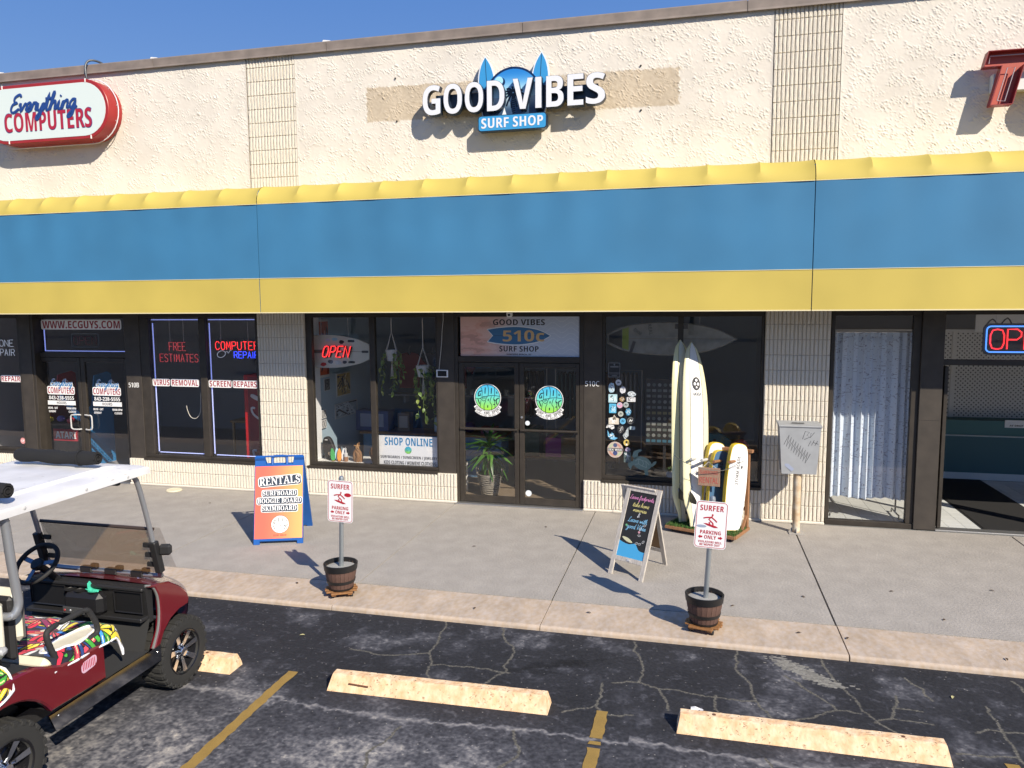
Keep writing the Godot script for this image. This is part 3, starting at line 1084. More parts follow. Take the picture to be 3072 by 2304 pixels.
func pane(parent: Node3D, x0: float, x1: float, y0: float, y1: float, z: float, called := "pane") -> void:
	bx(called, Vector3(x0 - 0.012, y0 - 0.012, z - 0.003), Vector3(x1 + 0.012, y1 + 0.012, z + 0.003), mat("window_glass"), parent)

func stroke_art(a: Art, txt: String, mid: Vector2, rad: float, from: float, to: float, h: float, r: float, k: Color) -> void:
	# letters drawn along an arc, upright at the bottom of a circle
	for q in txt.length():
		var ch := txt[q]
		if not STROKE.has(ch):
			continue
		var an := lerpf(from, to, (q + 0.5) / txt.length())
		var outw := Vector2(cos(an), sin(an))
		var right := Vector2(-outw.y, outw.x) * -1.0
		var up := -outw
		for s in STROKE[ch]:
			var p := []
			for t in s:
				p.append(mid + outw * rad + right * (t[0] - 0.5) * h * 0.62 + up * (t[1] - 0.5) * h)
			a.line(p, r, k)

var logo_tex := {}

func logo(kind: String) -> ImageTexture:
	# the round shop emblem, printed: warped letters on a disc
	if logo_tex.has(kind):
		return logo_tex[kind]
	var a := Art.new(256, 256, Color(0.04, 0.07, 0.10))
	for j in 256:
		for i in 256:
			var d := Vector2(i - 127.5, j - 127.5).length() / 128.0
			var t := j / 255.0
			var k := Color(0.25, 0.68, 0.90).lerp(Color(0.40, 0.82, 0.80), clampf(t * 2.0, 0, 1)).lerp(Color(0.62, 0.86, 0.25), clampf(t * 2.0 - 0.9, 0, 1))
			if kind == "white":
				k = Color(0.94, 0.94, 0.92)
			if d > 0.955:
				k = Color(0.95, 0.96, 0.96) if kind != "white" else Color(0.08, 0.09, 0.12)
			elif d > 0.91:
				k = Color(0.04, 0.08, 0.12) if kind != "white" else Color(0.94, 0.94, 0.92)
			a.im.set_pixel(i, j, k)
	var ink := Color(0.03, 0.08, 0.13)
	var lines := [
		[[285, 435], [340, 445], [395, 440], [430, 410], [500, 400], [540, 390], [640, 380], [765, 392]], [[395, 215], [425, 290], [420, 400]], [[530, 178], [550, 280], [540, 385]], [[662, 232], [668, 300], [666, 380]],
		[[400, 480], [383, 600]], [[490, 490], [462, 560], [460, 662]], [[604, 400], [575, 500], [610, 560], [603, 655]], [[660, 395], [648, 450], [668, 520], [672, 625]], [[385, 430], [410, 455], [445, 485], [490, 470], [505, 430], [530, 392]], [[430, 415], [436, 450]], [[455, 408], [460, 448]], [[478, 405], [482, 440]]]
	for l in lines:
		var p := []
		for q in l:
			p.append(Vector2((q[0] - 530) / 258.0 * 128 + 128, (q[1] - 420) / 258.0 * 128 + 128))
		a.line(smooth(p, 4), 2.6 if kind != "white" else 1.8, ink)
	var fat := [[[415, 298], [372, 310], [348, 350], [352, 392], [388, 385], [388, 352]], [[485, 240], [480, 340]], [[605, 250], [600, 340]], [[706, 312], [710, 338]], [[345, 462], [372, 535]], [[543, 452], [541, 478]], [[532, 572], [530, 604]], [[650, 452], [676, 474]], [[648, 548], [664, 546]], [[742, 428], [702, 450], [694, 495], [712, 545]]]
	for l in fat:
		var p := []
		for q in l:
			p.append(Vector2((q[0] - 530) / 258.0 * 128 + 128, (q[1] - 420) / 258.0 * 128 + 128))
		a.line(p, 4.6, ink)
	logo_tex[kind] = a.tex()
	return logo_tex[kind]

func emblem(parent: Node3D, mid: Vector3, r: float, kind: String, top_line: String, low_line: String) -> void:
	# a die-cut sticker: disc with the emblem, and two curved bands of lettering below
	var h := holder("emblem_sticker", parent, mid)
	var d := MB.new()
	d.mapped = true
	d.prism(ellipse(r, r, 40), 0.0, 0.0012)
	part("disc", d.commit(), mat("emblem_" + kind, Color(1, 1, 1), 0.5, {"albedo_texture": logo(kind)}), h)
	var dark := kind == "white"
	for q in 2:
		var r0 := r * (1.03 if q == 0 else 1.23)
		var r1 := r * (1.24 if q == 0 else 1.40)
		var half := deg_to_rad(57.0 if q == 0 else 44.0)
		var poly := PackedVector2Array()
		for k in 13:
			var an := -PI / 2 - half + 2 * half * k / 12.0
			poly.append(Vector2(cos(an), sin(an)) * r1)
		for k in 13:
			var an := -PI / 2 + half - 2 * half * k / 12.0
			poly.append(Vector2(cos(an), sin(an)) * r0)
		var lo := poly[0]
		var hi := poly[0]
		for p in poly:
			lo = lo.min(p)
			hi = hi.max(p)
		var key := "band_%s_%d" % [kind, q]
		if not mats.has(key):
			var bg := Color(0.95, 0.95, 0.95) if not dark else Color(0.93, 0.52, 0.36)
			var a := Art.new(256, int(256.0 * (hi.y - lo.y) / (hi.x - lo.x)), bg)
			var s := 256.0 / (hi.x - lo.x)
			var m2 := Vector2(-lo.x * s, hi.y * s)
			stroke_art(a, top_line if q == 0 else low_line, m2, (r0 + r1) / 2 * s, PI / 2 + half * 0.94, PI / 2 - half * 0.94, (r1 - r0) * s * 0.68, 2.2 if q == 0 else 1.3, Color(0.05, 0.05, 0.06))
			mat(key, Color(1, 1, 1), 0.5, {"albedo_texture": a.tex()})
		var b := MB.new()
		b.mapped = true
		b.prism(poly, 0.0, 0.001 - 0.0004 * q)
		part("lettering_band", b.commit(), mats[key], h)

func outlined(parent: Node3D, txt: String, mid: Vector3, w: float, h: float, ink: Material, rim: Material) -> void:
	# letters on a white die-cut plate that follows each word
	var f := sans_bold
	var total := f.get_string_size(txt, HORIZONTAL_ALIGNMENT_LEFT, -1, 64).x
	var at := 0
	for wd in txt.split(" "):
		var x0: float = f.get_string_size(txt.substr(0, at), HORIZONTAL_ALIGNMENT_LEFT, -1, 64).x / total * w - w / 2
		var x1: float = f.get_string_size(txt.substr(0, at + wd.length()), HORIZONTAL_ALIGNMENT_LEFT, -1, 64).x / total * w - w / 2
		at += wd.length() + 1
		var b := MB.new()
		b.prism(rounded(x1 - x0 + h * 0.08, h, h * 0.2, 3, Vector2((x0 + x1) / 2, 0)), 0, 0.001)
		part("lettering_rim", b.commit(), rim, parent, mid)
	word("lettering", txt, f, ink, parent, mid + Vector3(0, 0, 0.0012), w * 0.975, h * 0.76, 0.001)

func storefronts() -> void:
	mat("window_glass", Color(0.5, 0.55, 0.55, 0.002), 0.0, {"transparency": BaseMaterial3D.TRANSPARENCY_ALPHA, "cull_mode": BaseMaterial3D.CULL_DISABLED})
	var fm := grained("bronze_frame", Color(0.046, 0.038, 0.030), 0.5, t_mottle, 0.8, null, 0.0, {"metallic_specular": 0.45})
	var pm := grained("bronze_panel", Color(0.056, 0.046, 0.037), 0.6, t_mottle, 0.7)
	var white := mat("white_vinyl", Color(0.82, 0.82, 0.82), 0.5)
	var red := mat("dark_red_vinyl", Color(0.30, 0.012, 0.03), 0.5)
	var wins := [
		["window", -12.6, -11.33, [[-12.5, -11.38]]], ["window", -8.905, -6.70, [[-8.735, -7.79], [-7.668, -6.765]]],
		["window", -5.885, -3.735, [[-5.785, -4.82], [-4.732, -3.757]]], ["window", -1.275, 0.895, [[-1.235, -0.24], [-0.166, 0.858]]]]
	var made := []
	for w in wins:
		var o := holder("window", shop)
		var y0 := 0.52
		var y1 := 2.785
		var x0: float = w[1]
		var x1: float = w[2]
		bx("head", Vector3(x0, y1, -0.14), Vector3(x1, 2.93, -0.058), fm, o, 0.004)
		bx("bottom_rail", Vector3(x0, 0.47, -0.14), Vector3(x1, y0, -0.058), fm, o, 0.004)
		bx("sill", Vector3(x0 - 0.02 if x0 < -9 or x0 > -6 and x0 < -4 else x0, 0.427, -0.2), Vector3(x1, 0.47, 0.004), fm, o, 0.006)
		var at := x0
		for p in w[3]:
			bx("jamb", Vector3(at, y0, -0.14), Vector3(p[0], y1, -0.058), fm, o, 0.004)
			pane(o, p[0], p[1], y0, y1, -0.10)
			at = p[1]
		bx("jamb", Vector3(at, y0, -0.14), Vector3(x1, y1, -0.058), fm, o, 0.004)
		made.append(o)
	for p in [[-11.33, -11.10], [-9.2, -8.905], [-3.735, -3.465], [-1.535, -1.275]]:
		bx("pier_panel", Vector3(p[0], 0.427, -0.3), Vector3(p[1], 2.93, -0.05), pm, shop, 0.004)
	bx("soffit", Vector3(-19, 2.905, -0.06), Vector3(11.7, 2.93, 0.0), pm, shop)
	var col := holder("column", shop)
	bx("panel", Vector3(2.80, 0.01, -0.3), Vector3(3.062, 2.93, -0.02), pm, col, 0.004)
	bx("panel_seam", Vector3(2.803, 1.448, -0.1), Vector3(3.059, 1.452, -0.0185), mat("seam_dark", Color(0.02, 0.016, 0.012), 0.6), col)
	# house numbers
	for n in [["510B", -9.06, 1.676, 0.195, 0.08], ["510C", -1.415, 1.84, 0.20, 0.075]]:
		word("house_number", n[0], sans, white, shop, Vector3(n[1], n[2], -0.047), n[3], n[4], 0.006)

	# --- the tall pane of the curtained shop
	var e := holder("window", shop)
	bx("head", Vector3(1.725, 2.79, -0.14), Vector3(2.80, 2.93, -0.058), fm, e, 0.004)
	bx("bottom_rail", Vector3(1.725, 0.0, -0.14), Vector3(2.80, 0.072, -0.04), fm, e, 0.004)
	bx("jamb", Vector3(1.725, 0.072, -0.14), Vector3(1.772, 2.79, -0.058), fm, e, 0.004)
	bx("jamb", Vector3(2.71, 0.072, -0.14), Vector3(2.80, 2.79, -0.058), fm, e, 0.004)
	pane(e, 1.772, 2.71, 0.072, 2.79, -0.10)
	# --- its open door
	var ed := holder("doorway", shop)
	bx("head", Vector3(3.062, 2.80, -0.14), Vector3(5.2, 2.93, -0.058), fm, ed, 0.004)
	bx("transom_bar", Vector3(3.062, 2.16, -0.14), Vector3(5.2, 2.232, -0.058), fm, ed, 0.004)
	pane(ed, 3.075, 5.1, 2.232, 2.80, -0.10, "transom_pane")
	bx("threshold", Vector3(3.062, 0.0, -0.18), Vector3(5.2, 0.022, -0.02), mat("aluminium", Color(0.55, 0.55, 0.54), 0.4, {"metallic": 0.9}), ed, 0.005)
	bx("far_jamb", Vector3(4.95, 0.02, -0.14), Vector3(5.2, 2.16, -0.058), fm, ed, 0.004)
	var el := holder("open_leaf", ed, Vector3(3.10, 0, -0.09))
	bx("stile", Vector3(0.0, 0.03, -0.09), Vector3(0.045, 2.14, 0.0), fm, el, 0.004)
	bx("stile", Vector3(0.0, 0.03, -0.92), Vector3(0.045, 2.14, -0.83), fm, el, 0.004)
	bx("rail", Vector3(0.0, 2.05, -0.83), Vector3(0.045, 2.14, -0.09), fm, el, 0.004)
	bx("rail", Vector3(0.0, 0.03, -0.83), Vector3(0.045, 0.15, -0.09), fm, el, 0.004)
	bx("glass", Vector3(0.018, 0.15, -0.83), Vector3(0.025, 2.05, -0.09), mat("window_glass"), el)
	bx("push_bar", Vector3(-0.035, 1.02, -0.86), Vector3(-0.012, 1.05, -0.05), mat("aluminium"), el, 0.004)

	# --- the surf shop's double door
	var d := holder("double_door", shop)
	bx("jamb", Vector3(-3.465, 0.0, -0.16), Vector3(-3.41, 2.79, -0.056), fm, d, 0.004)
	bx("jamb", Vector3(-1.595, 0.0, -0.16), Vector3(-1.535, 2.79, -0.056), fm, d, 0.004)
	bx("head", Vector3(-3.465, 2.79, -0.16), Vector3(-1.535, 2.93, -0.056), fm, d, 0.004)
	bx("transom_bar", Vector3(-3.41, 2.13, -0.16), Vector3(-1.595, 2.212, -0.056), fm, d, 0.004)
	bx("threshold", Vector3(-3.465, 0.0, -0.2), Vector3(-1.535, 0.02, 0.03), mat("aluminium"), d, 0.006)
	for L in [[-3.405, -2.49, -3.325, -2.557], [-2.482, -1.60, -2.412, -1.652]]:
		var lf := holder("leaf", d)
		bx("stile", Vector3(L[0], 0.025, -0.115), Vector3(L[2], 2.122, -0.066), fm, lf, 0.004)
		bx("stile", Vector3(L[3], 0.025, -0.115), Vector3(L[1], 2.122, -0.066), fm, lf, 0.004)
		bx("rail", Vector3(L[2], 2.052, -0.115), Vector3(L[3], 2.122, -0.066), fm, lf, 0.004)
		bx("rail", Vector3(L[2], 0.025, -0.115), Vector3(L[3], 0.125, -0.066), fm, lf, 0.004)
		pane(lf, L[2], L[3], 0.125, 2.052, -0.09, "glass")
		var pb := MB.new()
		pb.tube([Vector3(L[0] + 0.02, 1.137, -0.05), Vector3(L[1] - 0.02, 1.137, -0.05)], 0.019, 10)
		part("push_bar", pb.commit(40), fm, lf)
		for q in [L[0] + 0.03, L[1] - 0.03]:
			bx("bar_bracket", Vector3(q - 0.02, 1.115, -0.066), Vector3(q + 0.02, 1.16, -0.045), fm, lf)
	var lock := MB.new()
	lock.xf = Transform3D(Basis(Vector3.RIGHT, PI / 2))
	lock.lathe([Vector2(0, 0), Vector2(0.018, 0.0), Vector2(0.016, 0.012), Vector2(0, 0.014)], 12)
	part("lock", lock.commit(), mat("aluminium"), d, Vector3(-2.447, 1.325, -0.066))
	emblem(d, Vector3(-2.967, 1.603, -0.0845), 0.204, "blue", "SURF AND SPORT", "SURFSIDE BEACH SC")
	emblem(d, Vector3(-2.04, 1.59, -0.0845), 0.206, "blue", "SURF AND SPORT", "SURFSIDE BEACH SC")
	for q in [[-2.365, 1.24, 0.035], [-2.353, 0.195, 0.045]]:
		var s := MB.new()
		s.prism(ellipse(q[2], q[2], 18), 0, 0.001)
		part("round_sticker", s.commit(), mat("pale_sticker", Color(0.70, 0.76, 0.80), 0.5), d, Vector3(q[0], q[1], -0.0845))
	# the printed panel in the transom: pink and pale blue waves with a finned board
	var art := Art.new(384, 128, Color(0.78, 0.70, 0.69))
	var wv := FastNoiseLite.new()
	wv.seed = 71
	wv.frequency = 0.012
	for j in 128:
		for i in 384:
			var t := i / 383.0
			var k := Color(0.86, 0.66, 0.60).lerp(Color(0.74, 0.78, 0.84), smoothstep(0.15, 0.6, t))
			var g := wv.get_noise_2d(i * 0.8, j * 2.2)
			if t > 0.55 and absf(fposmod(j / 17.0 + sin(i * 0.11) * 0.45, 1.0) - 0.5) < 0.05:
				k = k.lightened(0.3)
			elif t <= 0.45 and g > 0.12:
				k = k.lightened(0.16)
			elif t <= 0.3 and g < -0.2:
				k = k.darkened(0.10)
			art.im.set_pixel(i, j, k)
	var tp := holder("transom_panel", d)
	var pnl := MB.new()
	pnl.mapped = true
	pnl.prism(PackedVector2Array([Vector2(-0.883, -0.288), Vector2(0.883, -0.288), Vector2(0.883, 0.288), Vector2(-0.883, 0.288)]), -0.004, 0.0)
	part("print", pnl.commit(), mat("transom_print", Color(1, 1, 1), 0.5, {"albedo_texture": art.tex()}), tp, Vector3(-2.49, 2.502, -0.085))
	var ink := mat("print_black", Color(0.025, 0.025, 0.03), 0.6)
	word("lettering", "GOOD VIBES", sans_bold, ink, tp, Vector3(-2.49, 2.71, -0.084), 0.77, 0.085, 0.0015)
	word("lettering", "SURF SHOP", sans_bold, ink, tp, Vector3(-2.49, 2.325, -0.084), 0.585, 0.082, 0.0015)
	word("lettering", "SURFSIDE BEACH, SC", sans_bold, ink, tp, Vector3(-2.49, 2.243, -0.084), 0.37, 0.026, 0.0015)
	var bd := PackedVector2Array()
	for p in smooth([Vector2(-0.48, 0.095), Vector2(-0.30, 0.125), Vector2(0.0, 0.14), Vector2(0.3, 0.09), Vector2(0.48, 0.0)], 4):
		bd.append(p)
	for p in smooth([Vector2(0.48, 0.0), Vector2(0.3, -0.09), Vector2(0.0, -0.14), Vector2(-0.30, -0.125), Vector2(-0.48, -0.095)], 4).slice(1):
		bd.append(p)
	bd.append(Vector2(-0.40, 0.0))
	var b1 := MB.new()
	b1.prism(bd, 0, 0.001)
	part("board_rim", b1.commit(), mat("print_pale", Color(0.75, 0.78, 0.80), 0.6), tp, Vector3(-2.49, 2.515, -0.084))
	b1 = MB.new()
	var bs := PackedVector2Array()
	for p in bd:
		bs.append(p * Vector2(0.965, 0.90))
	b1.prism(bs, 0, 0.001)
	part("board", b1.commit(), mat("print_blue", Color(0.045, 0.16, 0.33), 0.6), tp, Vector3(-2.49, 2.515, -0.0828))
	word("lettering", "510c", sans_bold, mat("print_tan", Color(0.62, 0.42, 0.20), 0.6), tp, Vector3(-2.42, 2.513, -0.0814), 0.62, 0.165, 0.001)
	bx("centre_line", Vector3(-2.86, 2.513, -0.0815), Vector3(-2.05, 2.517, -0.0812), ink, tp)

	# --- the computer shop's door, set back
	var z := -0.20
	var db := holder("double_door", shop)
	var a0 := off(-11.10, 0, z).x
	bx("jamb", Vector3(-11.10, 0.0, -0.30), Vector3(-11.045, 2.93, -0.06), fm, db, 0.004)
	bx("jamb", Vector3(a0, 0.0, z - 0.05), Vector3(-11.105, 2.79, z + 0.04), fm, db, 0.004)
	bx("jamb", Vector3(-9.26, 0.0, z - 0.05), Vector3(-9.2, 2.79, z + 0.04), fm, db, 0.004)
	bx("head", Vector3(a0, 2.775, z - 0.05), Vector3(-9.2, 2.93, z + 0.04), fm, db, 0.004)
	bx("transom_bar", Vector3(-11.10, 2.12, z - 0.05), Vector3(-9.26, 2.20, z + 0.04), fm, db, 0.004)
	bx("threshold", Vector3(-11.10, 0.0, -0.3), Vector3(-9.2, 0.02, 0.0), mat("aluminium"), db, 0.005)
	pane(db, -11.02, -9.30, 2.20, 2.775, z, "transom_pane")
	for L in [[-11.17, -10.235, -11.08, -10.30], [-10.225, -9.265, -10.14, -9.345]]:
		var lf := holder("leaf", db)
		bx("stile", Vector3(L[0], 0.025, z - 0.02), Vector3(L[2], 2.11, z + 0.025), fm, lf, 0.004)
		bx("stile", Vector3(L[3], 0.025, z - 0.02), Vector3(L[1], 2.11, z + 0.025), fm, lf, 0.004)
		bx("rail", Vector3(L[2], 2.035, z - 0.02), Vector3(L[3], 2.11, z + 0.025), fm, lf, 0.004)
		bx("rail", Vector3(L[2], 0.025, z - 0.02), Vector3(L[3], 0.13, z + 0.025), fm, lf, 0.004)
		pane(lf, L[2], L[3], 0.13, 2.035, z, "glass")
		var hx: float = L[1] - 0.045 if L[0] < -11 else L[0] + 0.045
		var sgn := 1.0 if L[0] < -11 else -1.0
		var pull := MB.new()
		pull.tube(smooth([Vector3(hx, 1.12, z + 0.02), Vector3(hx - sgn * 0.02, 1.13, z + 0.06), Vector3(hx - sgn * 0.10, 1.125, z + 0.07), Vector3(hx - sgn * 0.16, 1.11, z + 0.07), Vector3(hx - sgn * 0.165, 0.98, z + 0.07), Vector3(hx - sgn * 0.15, 0.885, z + 0.07), Vector3(hx - sgn * 0.03, 0.875, z + 0.06), Vector3(hx, 0.875, z + 0.02)], 3), 0.012, 8)
		part("pull_handle", pull.commit(40), mat("dark_steel", Color(0.09, 0.09, 0.09), 0.35, {"metallic": 0.8}), lf)
	var c := off(-10.055, 2.677, z + 0.008)
	outlined(db, "WWW.ECGUYS.COM", c, 1.62, 0.17, red, white)
	var blu := mat("script_blue_vinyl", Color(0.03, 0.18, 0.42), 0.5)
	for x in [-10.545, -9.615]:
		var q := off(x, 1.55, z + 0.006)
		outlined(db, "COMPUTERS", q + Vector3(0, 0.005, 0), 0.56, 0.145, red, white)
		var pw := MB.new()
		pen_word(pw, "Everything", Vector2(-0.215, 0), 0.115, 0.015, -0.001, 0.3, 0.86)
		part("lettering_rim", pw.commit(50), white, db, q + Vector3(0, 0.085, 0))
		pw = MB.new()
		pen_word(pw, "Everything", Vector2(-0.215, 0), 0.115, 0.0065, 0.004, 0.3, 0.86)
		part("lettering", pw.commit(50), blu, db, q + Vector3(0, 0.085, 0))
		word("lettering", "843-238-5555", sans_bold, white, db, q + Vector3(0, -0.125, 0), 0.52, 0.065, 0.001)
		bx("white_band", q + Vector3(-0.29, -0.25, 0), q + Vector3(0.29, -0.175, 0.001), white, db)
		word("lettering", "HOURS", sans_bold, mat("print_black"), db, q + Vector3(0, -0.2125, 0.0012), 0.20, 0.048, 0.001)
		for t in [["MON - SAT", -0.19, -0.305], ["10AM-6PM", 0.19, -0.305], ["SUNDAY", -0.205, -0.365], ["CLOSED", 0.21, -0.365]]:
			word("lettering", t[0], sans_bold, white, db, q + Vector3(t[1], t[2], 0), 0.20 if t[2] > -0.34 else 0.15, 0.036, 0.001)
	# lettering on the computer shop's windows
	outlined(made[1], "VIRUS REMOVAL", Vector3(-8.29, 1.725, -0.095), 0.87, 0.125, red, white)
	outlined(made[1], "SCREEN REPAIRS", Vector3(-7.222, 1.722, -0.095), 0.88, 0.125, red, white)
	outlined(made[0], "REPAIR", Vector3(-11.62, 1.735, -0.095), 0.42, 0.12, red, white)
	var rs := MB.new()
	rs.prism(ellipse(0.055, 0.055, 20), 0, 0.001)
	part("round_sticker", rs.commit(), mat("pink_sticker", Color(0.65, 0.28, 0.27), 0.5), made[0], Vector3(-11.46, 0.64, -0.096))
	word("lettering", "CP", sans_bold, white, made[0], Vector3(-11.46, 0.64, -0.0945), 0.06, 0.04, 0.001)
	# strips of cold light stuck round the computer shop's panes
	var led := mat("light_strip", Color(0.55, 0.6, 0.8), 0.4, {"emission_enabled": true, "emission": Color(0.55, 0.62, 1.0), "emission_energy_multiplier": 0.55})
	for t in [[-8.70, 0.56, 2.70, 0], [-7.635, 0.56, 2.70, 0], [-8.68, -7.82, 0.55, 1], [-7.60, -6.8, 0.545, 1], [-8.72, -7.8, 2.755, 1], [-7.65, -6.78, 2.755, 1], [-10.97, 2.215, 2.74, 0], [-9.33, 2.22, 2.74, 0], [-10.96, -9.33, 2.222, 1]]:
		var inner := -0.13 if t[0] > -9 else z - 0.02
		var dim: float = 0.006
		if t[3] == 0:
			bx("light_strip", Vector3(t[0] - dim, t[1], inner - 0.006), Vector3(t[0] + dim, t[2], inner + 0.006), led, made[1] if t[0] > -9 else db)
		else:
			bx("light_strip", Vector3(t[0], t[2] - dim, inner - 0.006), Vector3(t[1], t[2] + dim, inner + 0.006), led, made[1] if t[0] > -9 else db)
	stickers(made[3])

func stickers(win: Node3D) -> void:
	# what is stuck on the surf shop's right window, each at its place
	var list := [["frame", -1.194, 1.927, -1.023, 2.142], ["disc", -1.091, 1.817, -1.008, 1.902], ["arch", -1.194, 1.708, -1.097, 1.865], ["hand", -1.036, 1.698, -0.942, 1.811], ["oval", -0.930, 1.658, -0.799, 1.740], ["card", -1.189, 1.572, -1.065, 1.691], ["flower", -1.041, 1.583, -0.956, 1.662], ["script", -0.932, 1.589, -0.808, 1.655], ["wave", -1.178, 1.422, -1.077, 1.556], ["pink", -1.068, 1.494, -0.987, 1.579], ["grey", -0.980, 1.505, -0.903, 1.583], ["shell", -0.950, 1.389, -0.860, 1.503], ["disc2", -1.052, 1.374, -0.976, 1.452], ["house", -1.184, 1.261, -1.039, 1.397], ["bluedisc", -1.025, 1.266, -0.942, 1.353], ["ring", -0.923, 1.269, -0.820, 1.372], ["cloud", -1.222, 1.185, -1.100, 1.255], ["bones", -1.068, 1.124, -0.956, 1.258], ["kite", -0.983, 1.049, -0.900, 1.230], ["tag", -0.887, 1.192, -0.809, 1.238], ["shaka", -1.200, 1.038, -1.053, 1.173], ["yellow", -0.971, 0.956, -0.884, 1.049], ["wax", -1.201, 0.779, -0.975, 1.012], ["purple", -0.952, 0.868, -0.867, 0.939], ["grid", -0.964, 0.718, -0.866, 0.871]]
	var tone := {"frame": [0.02, 0.02, 0.02], "disc": [0.62, 0.65, 0.68], "arch": [0.38, 0.55, 0.66], "hand": [0.62, 0.63, 0.68], "oval": [0.55, 0.62, 0.68], "card": [0.45, 0.66, 0.72], "flower": [0.35, 0.22, 0.10], "script": [0.6, 0.6, 0.62], "wave": [0.10, 0.45, 0.70], "pink": [0.62, 0.40, 0.52], "grey": [0.36, 0.40, 0.40], "shell": [0.06, 0.28, 0.50], "disc2": [0.42, 0.45, 0.40], "house": [0.66, 0.60, 0.50], "bluedisc": [0.10, 0.40, 0.66], "ring": [0.05, 0.05, 0.05], "cloud": [0.78, 0.78, 0.76], "bones": [0.04, 0.04, 0.04], "kite": [0.38, 0.44, 0.46], "tag": [0.42, 0.55, 0.58], "shaka": [0.16, 0.48, 0.76], "yellow": [0.60, 0.45, 0.10], "wax": [0.52, 0.42, 0.38], "purple": [0.42, 0.34, 0.50], "grid": [0.10, 0.14, 0.14]}
	var r := RandomNumberGenerator.new()
	r.seed = 77
	var lightk := Color(0.9, 0.92, 0.92)
	for s in list:
		var t: Array = tone[s[0]]
		var base := lin(t[0], t[1], t[2])
		var w: float = s[3] - s[1]
		var h: float = s[4] - s[2]
		var a := Art.new(64, 64, base)
		var poly := PackedVector2Array()
		match s[0]:
			"frame":
				a.line([Vector2(2, 2), Vector2(61, 2), Vector2(61, 61), Vector2(2, 61), Vector2(2, 2)], 1.4, Color(0.55, 0.56, 0.56))
				a.line([Vector2(2, 44), Vector2(61, 44)], 0.8, Color(0.5, 0.5, 0.5))
				for q in 5:
					a.line([Vector2(14 + q, 26 + q % 2 * 2), Vector2(50 - q, 26 + q % 2 * 2)], 0.5, Color(0.3, 0.3, 0.3))
				a.dot(32, 9, 4, Color(0.5, 0.5, 0.5))
				a.line([Vector2(12, 18), Vector2(52, 18)], 2.6, Color(0.45, 0.45, 0.45))
				a.line([Vector2(10, 49), Vector2(54, 49)], 1.4, Color(0.4, 0.4, 0.4))
				a.line([Vector2(20, 55), Vector2(44, 55)], 1.8, Color(0.45, 0.45, 0.45))
				poly = rounded(w, h, 0.004)
			"disc", "pink", "grey", "disc2", "bluedisc", "ring", "yellow", "wax":
				poly = ellipse(w / 2, h / 2, 26)
				for q in 40:
					var an := TAU * q / 40.0
					a.dot(32 + cos(an) * 28, 32 + sin(an) * 28, 1.6, base.lightened(0.5) if s[0] != "wax" else Color(0.75, 0.70, 0.66))
				if s[0] == "wax":
					for q in 90:
						var an := TAU * q / 90.0
						a.dot(32 + cos(an) * 23, 32 + sin(an) * 23, 4.2, Color(0.76, 0.55, 0.50).lerp(Color(0.70, 0.74, 0.62), 0.5 + 0.5 * sin(an * 2.0)))
					a.im.fill_rect(Rect2i(2, 26, 60, 12), Color(0.06, 0.06, 0.09))
					a.dot(32, 14, 8, Color(0.30, 0.34, 0.48))
					a.dot(32, 46, 9, Color(0.25, 0.30, 0.48))
				elif s[0] == "yellow":
					a.dot(32, 50, 9, lightk)
					a.dot(32, 26, 12, Color(0.12, 0.12, 0.14))
				elif s[0] == "pink":
					a.dot(26, 24, 10, Color(0.45, 0.80, 0.85))
					a.line([Vector2(16, 44), Vector2(34, 34), Vector2(50, 40)], 4, Color(0.90, 0.55, 0.70))
				else:
					a.line([Vector2(20, 40), Vector2(28, 22), Vector2(36, 38), Vector2(46, 26)], 3.0, base.darkened(0.6) if s[0] != "ring" else lightk)
			_:
				var n := 14
				for q in n:
					var an := TAU * q / n
					var rr := r.randf_range(0.80, 1.02)
					if s[0] in ["card", "wave", "tag", "grid", "house", "script"]:
						rr = 1.0
					poly.append(Vector2(cos(an) * w / 2 * rr, sin(an) * h / 2 * rr))
				if s[0] in ["card", "wave", "tag", "grid", "script"]:
					poly = rounded(w, h, 0.007, 3)
				elif s[0] == "house":
					poly = PackedVector2Array([Vector2(-w / 2, -h / 2), Vector2(w / 2, -h / 2), Vector2(w / 2, h * 0.12), Vector2(w * 0.2, h * 0.25), Vector2(w * 0.05, h / 2), Vector2(-w * 0.1, h * 0.25), Vector2(-w / 2, h * 0.15)])
				elif s[0] == "kite":
					poly = PackedVector2Array([Vector2(w * 0.45, h / 2), Vector2(w / 2, -h * 0.2), Vector2(-w * 0.1, -h / 2), Vector2(-w / 2, -h * 0.2)])
				elif s[0] == "shaka":
					poly = PackedVector2Array([Vector2(-w / 2, h * 0.5), Vector2(-w * 0.3, h * 0.1), Vector2(-w * 0.05, h * 0.28), Vector2(w * 0.12, h * 0.1), Vector2(w * 0.2, -h * 0.2), Vector2(w / 2, -h * 0.3), Vector2(w * 0.2, -h / 2), Vector2(-w * 0.2, -h * 0.45), Vector2(-w * 0.45, -h * 0.15)])
				elif s[0] == "cloud":
					poly = PackedVector2Array([Vector2(-w / 2, -h * 0.2), Vector2(-w * 0.35, h * 0.4), Vector2(0, h / 2), Vector2(w * 0.4, h * 0.45), Vector2(w / 2, -h * 0.2), Vector2(w * 0.2, -h / 2), Vector2(0, -h * 0.2), Vector2(-w * 0.15, -h * 0.1)])
				for q in 5:
					var p := []
					for t2 in 4:
						p.append(Vector2(r.randf_range(6, 58), r.randf_range(6, 58)))
					a.line(smooth(p, 4), r.randf_range(1.2, 2.8), [base.darkened(0.65), base.lightened(0.55), lightk][q % 3])
		var b := MB.new()
		b.mapped = true
		b.prism(poly, 0.0, 0.0012)
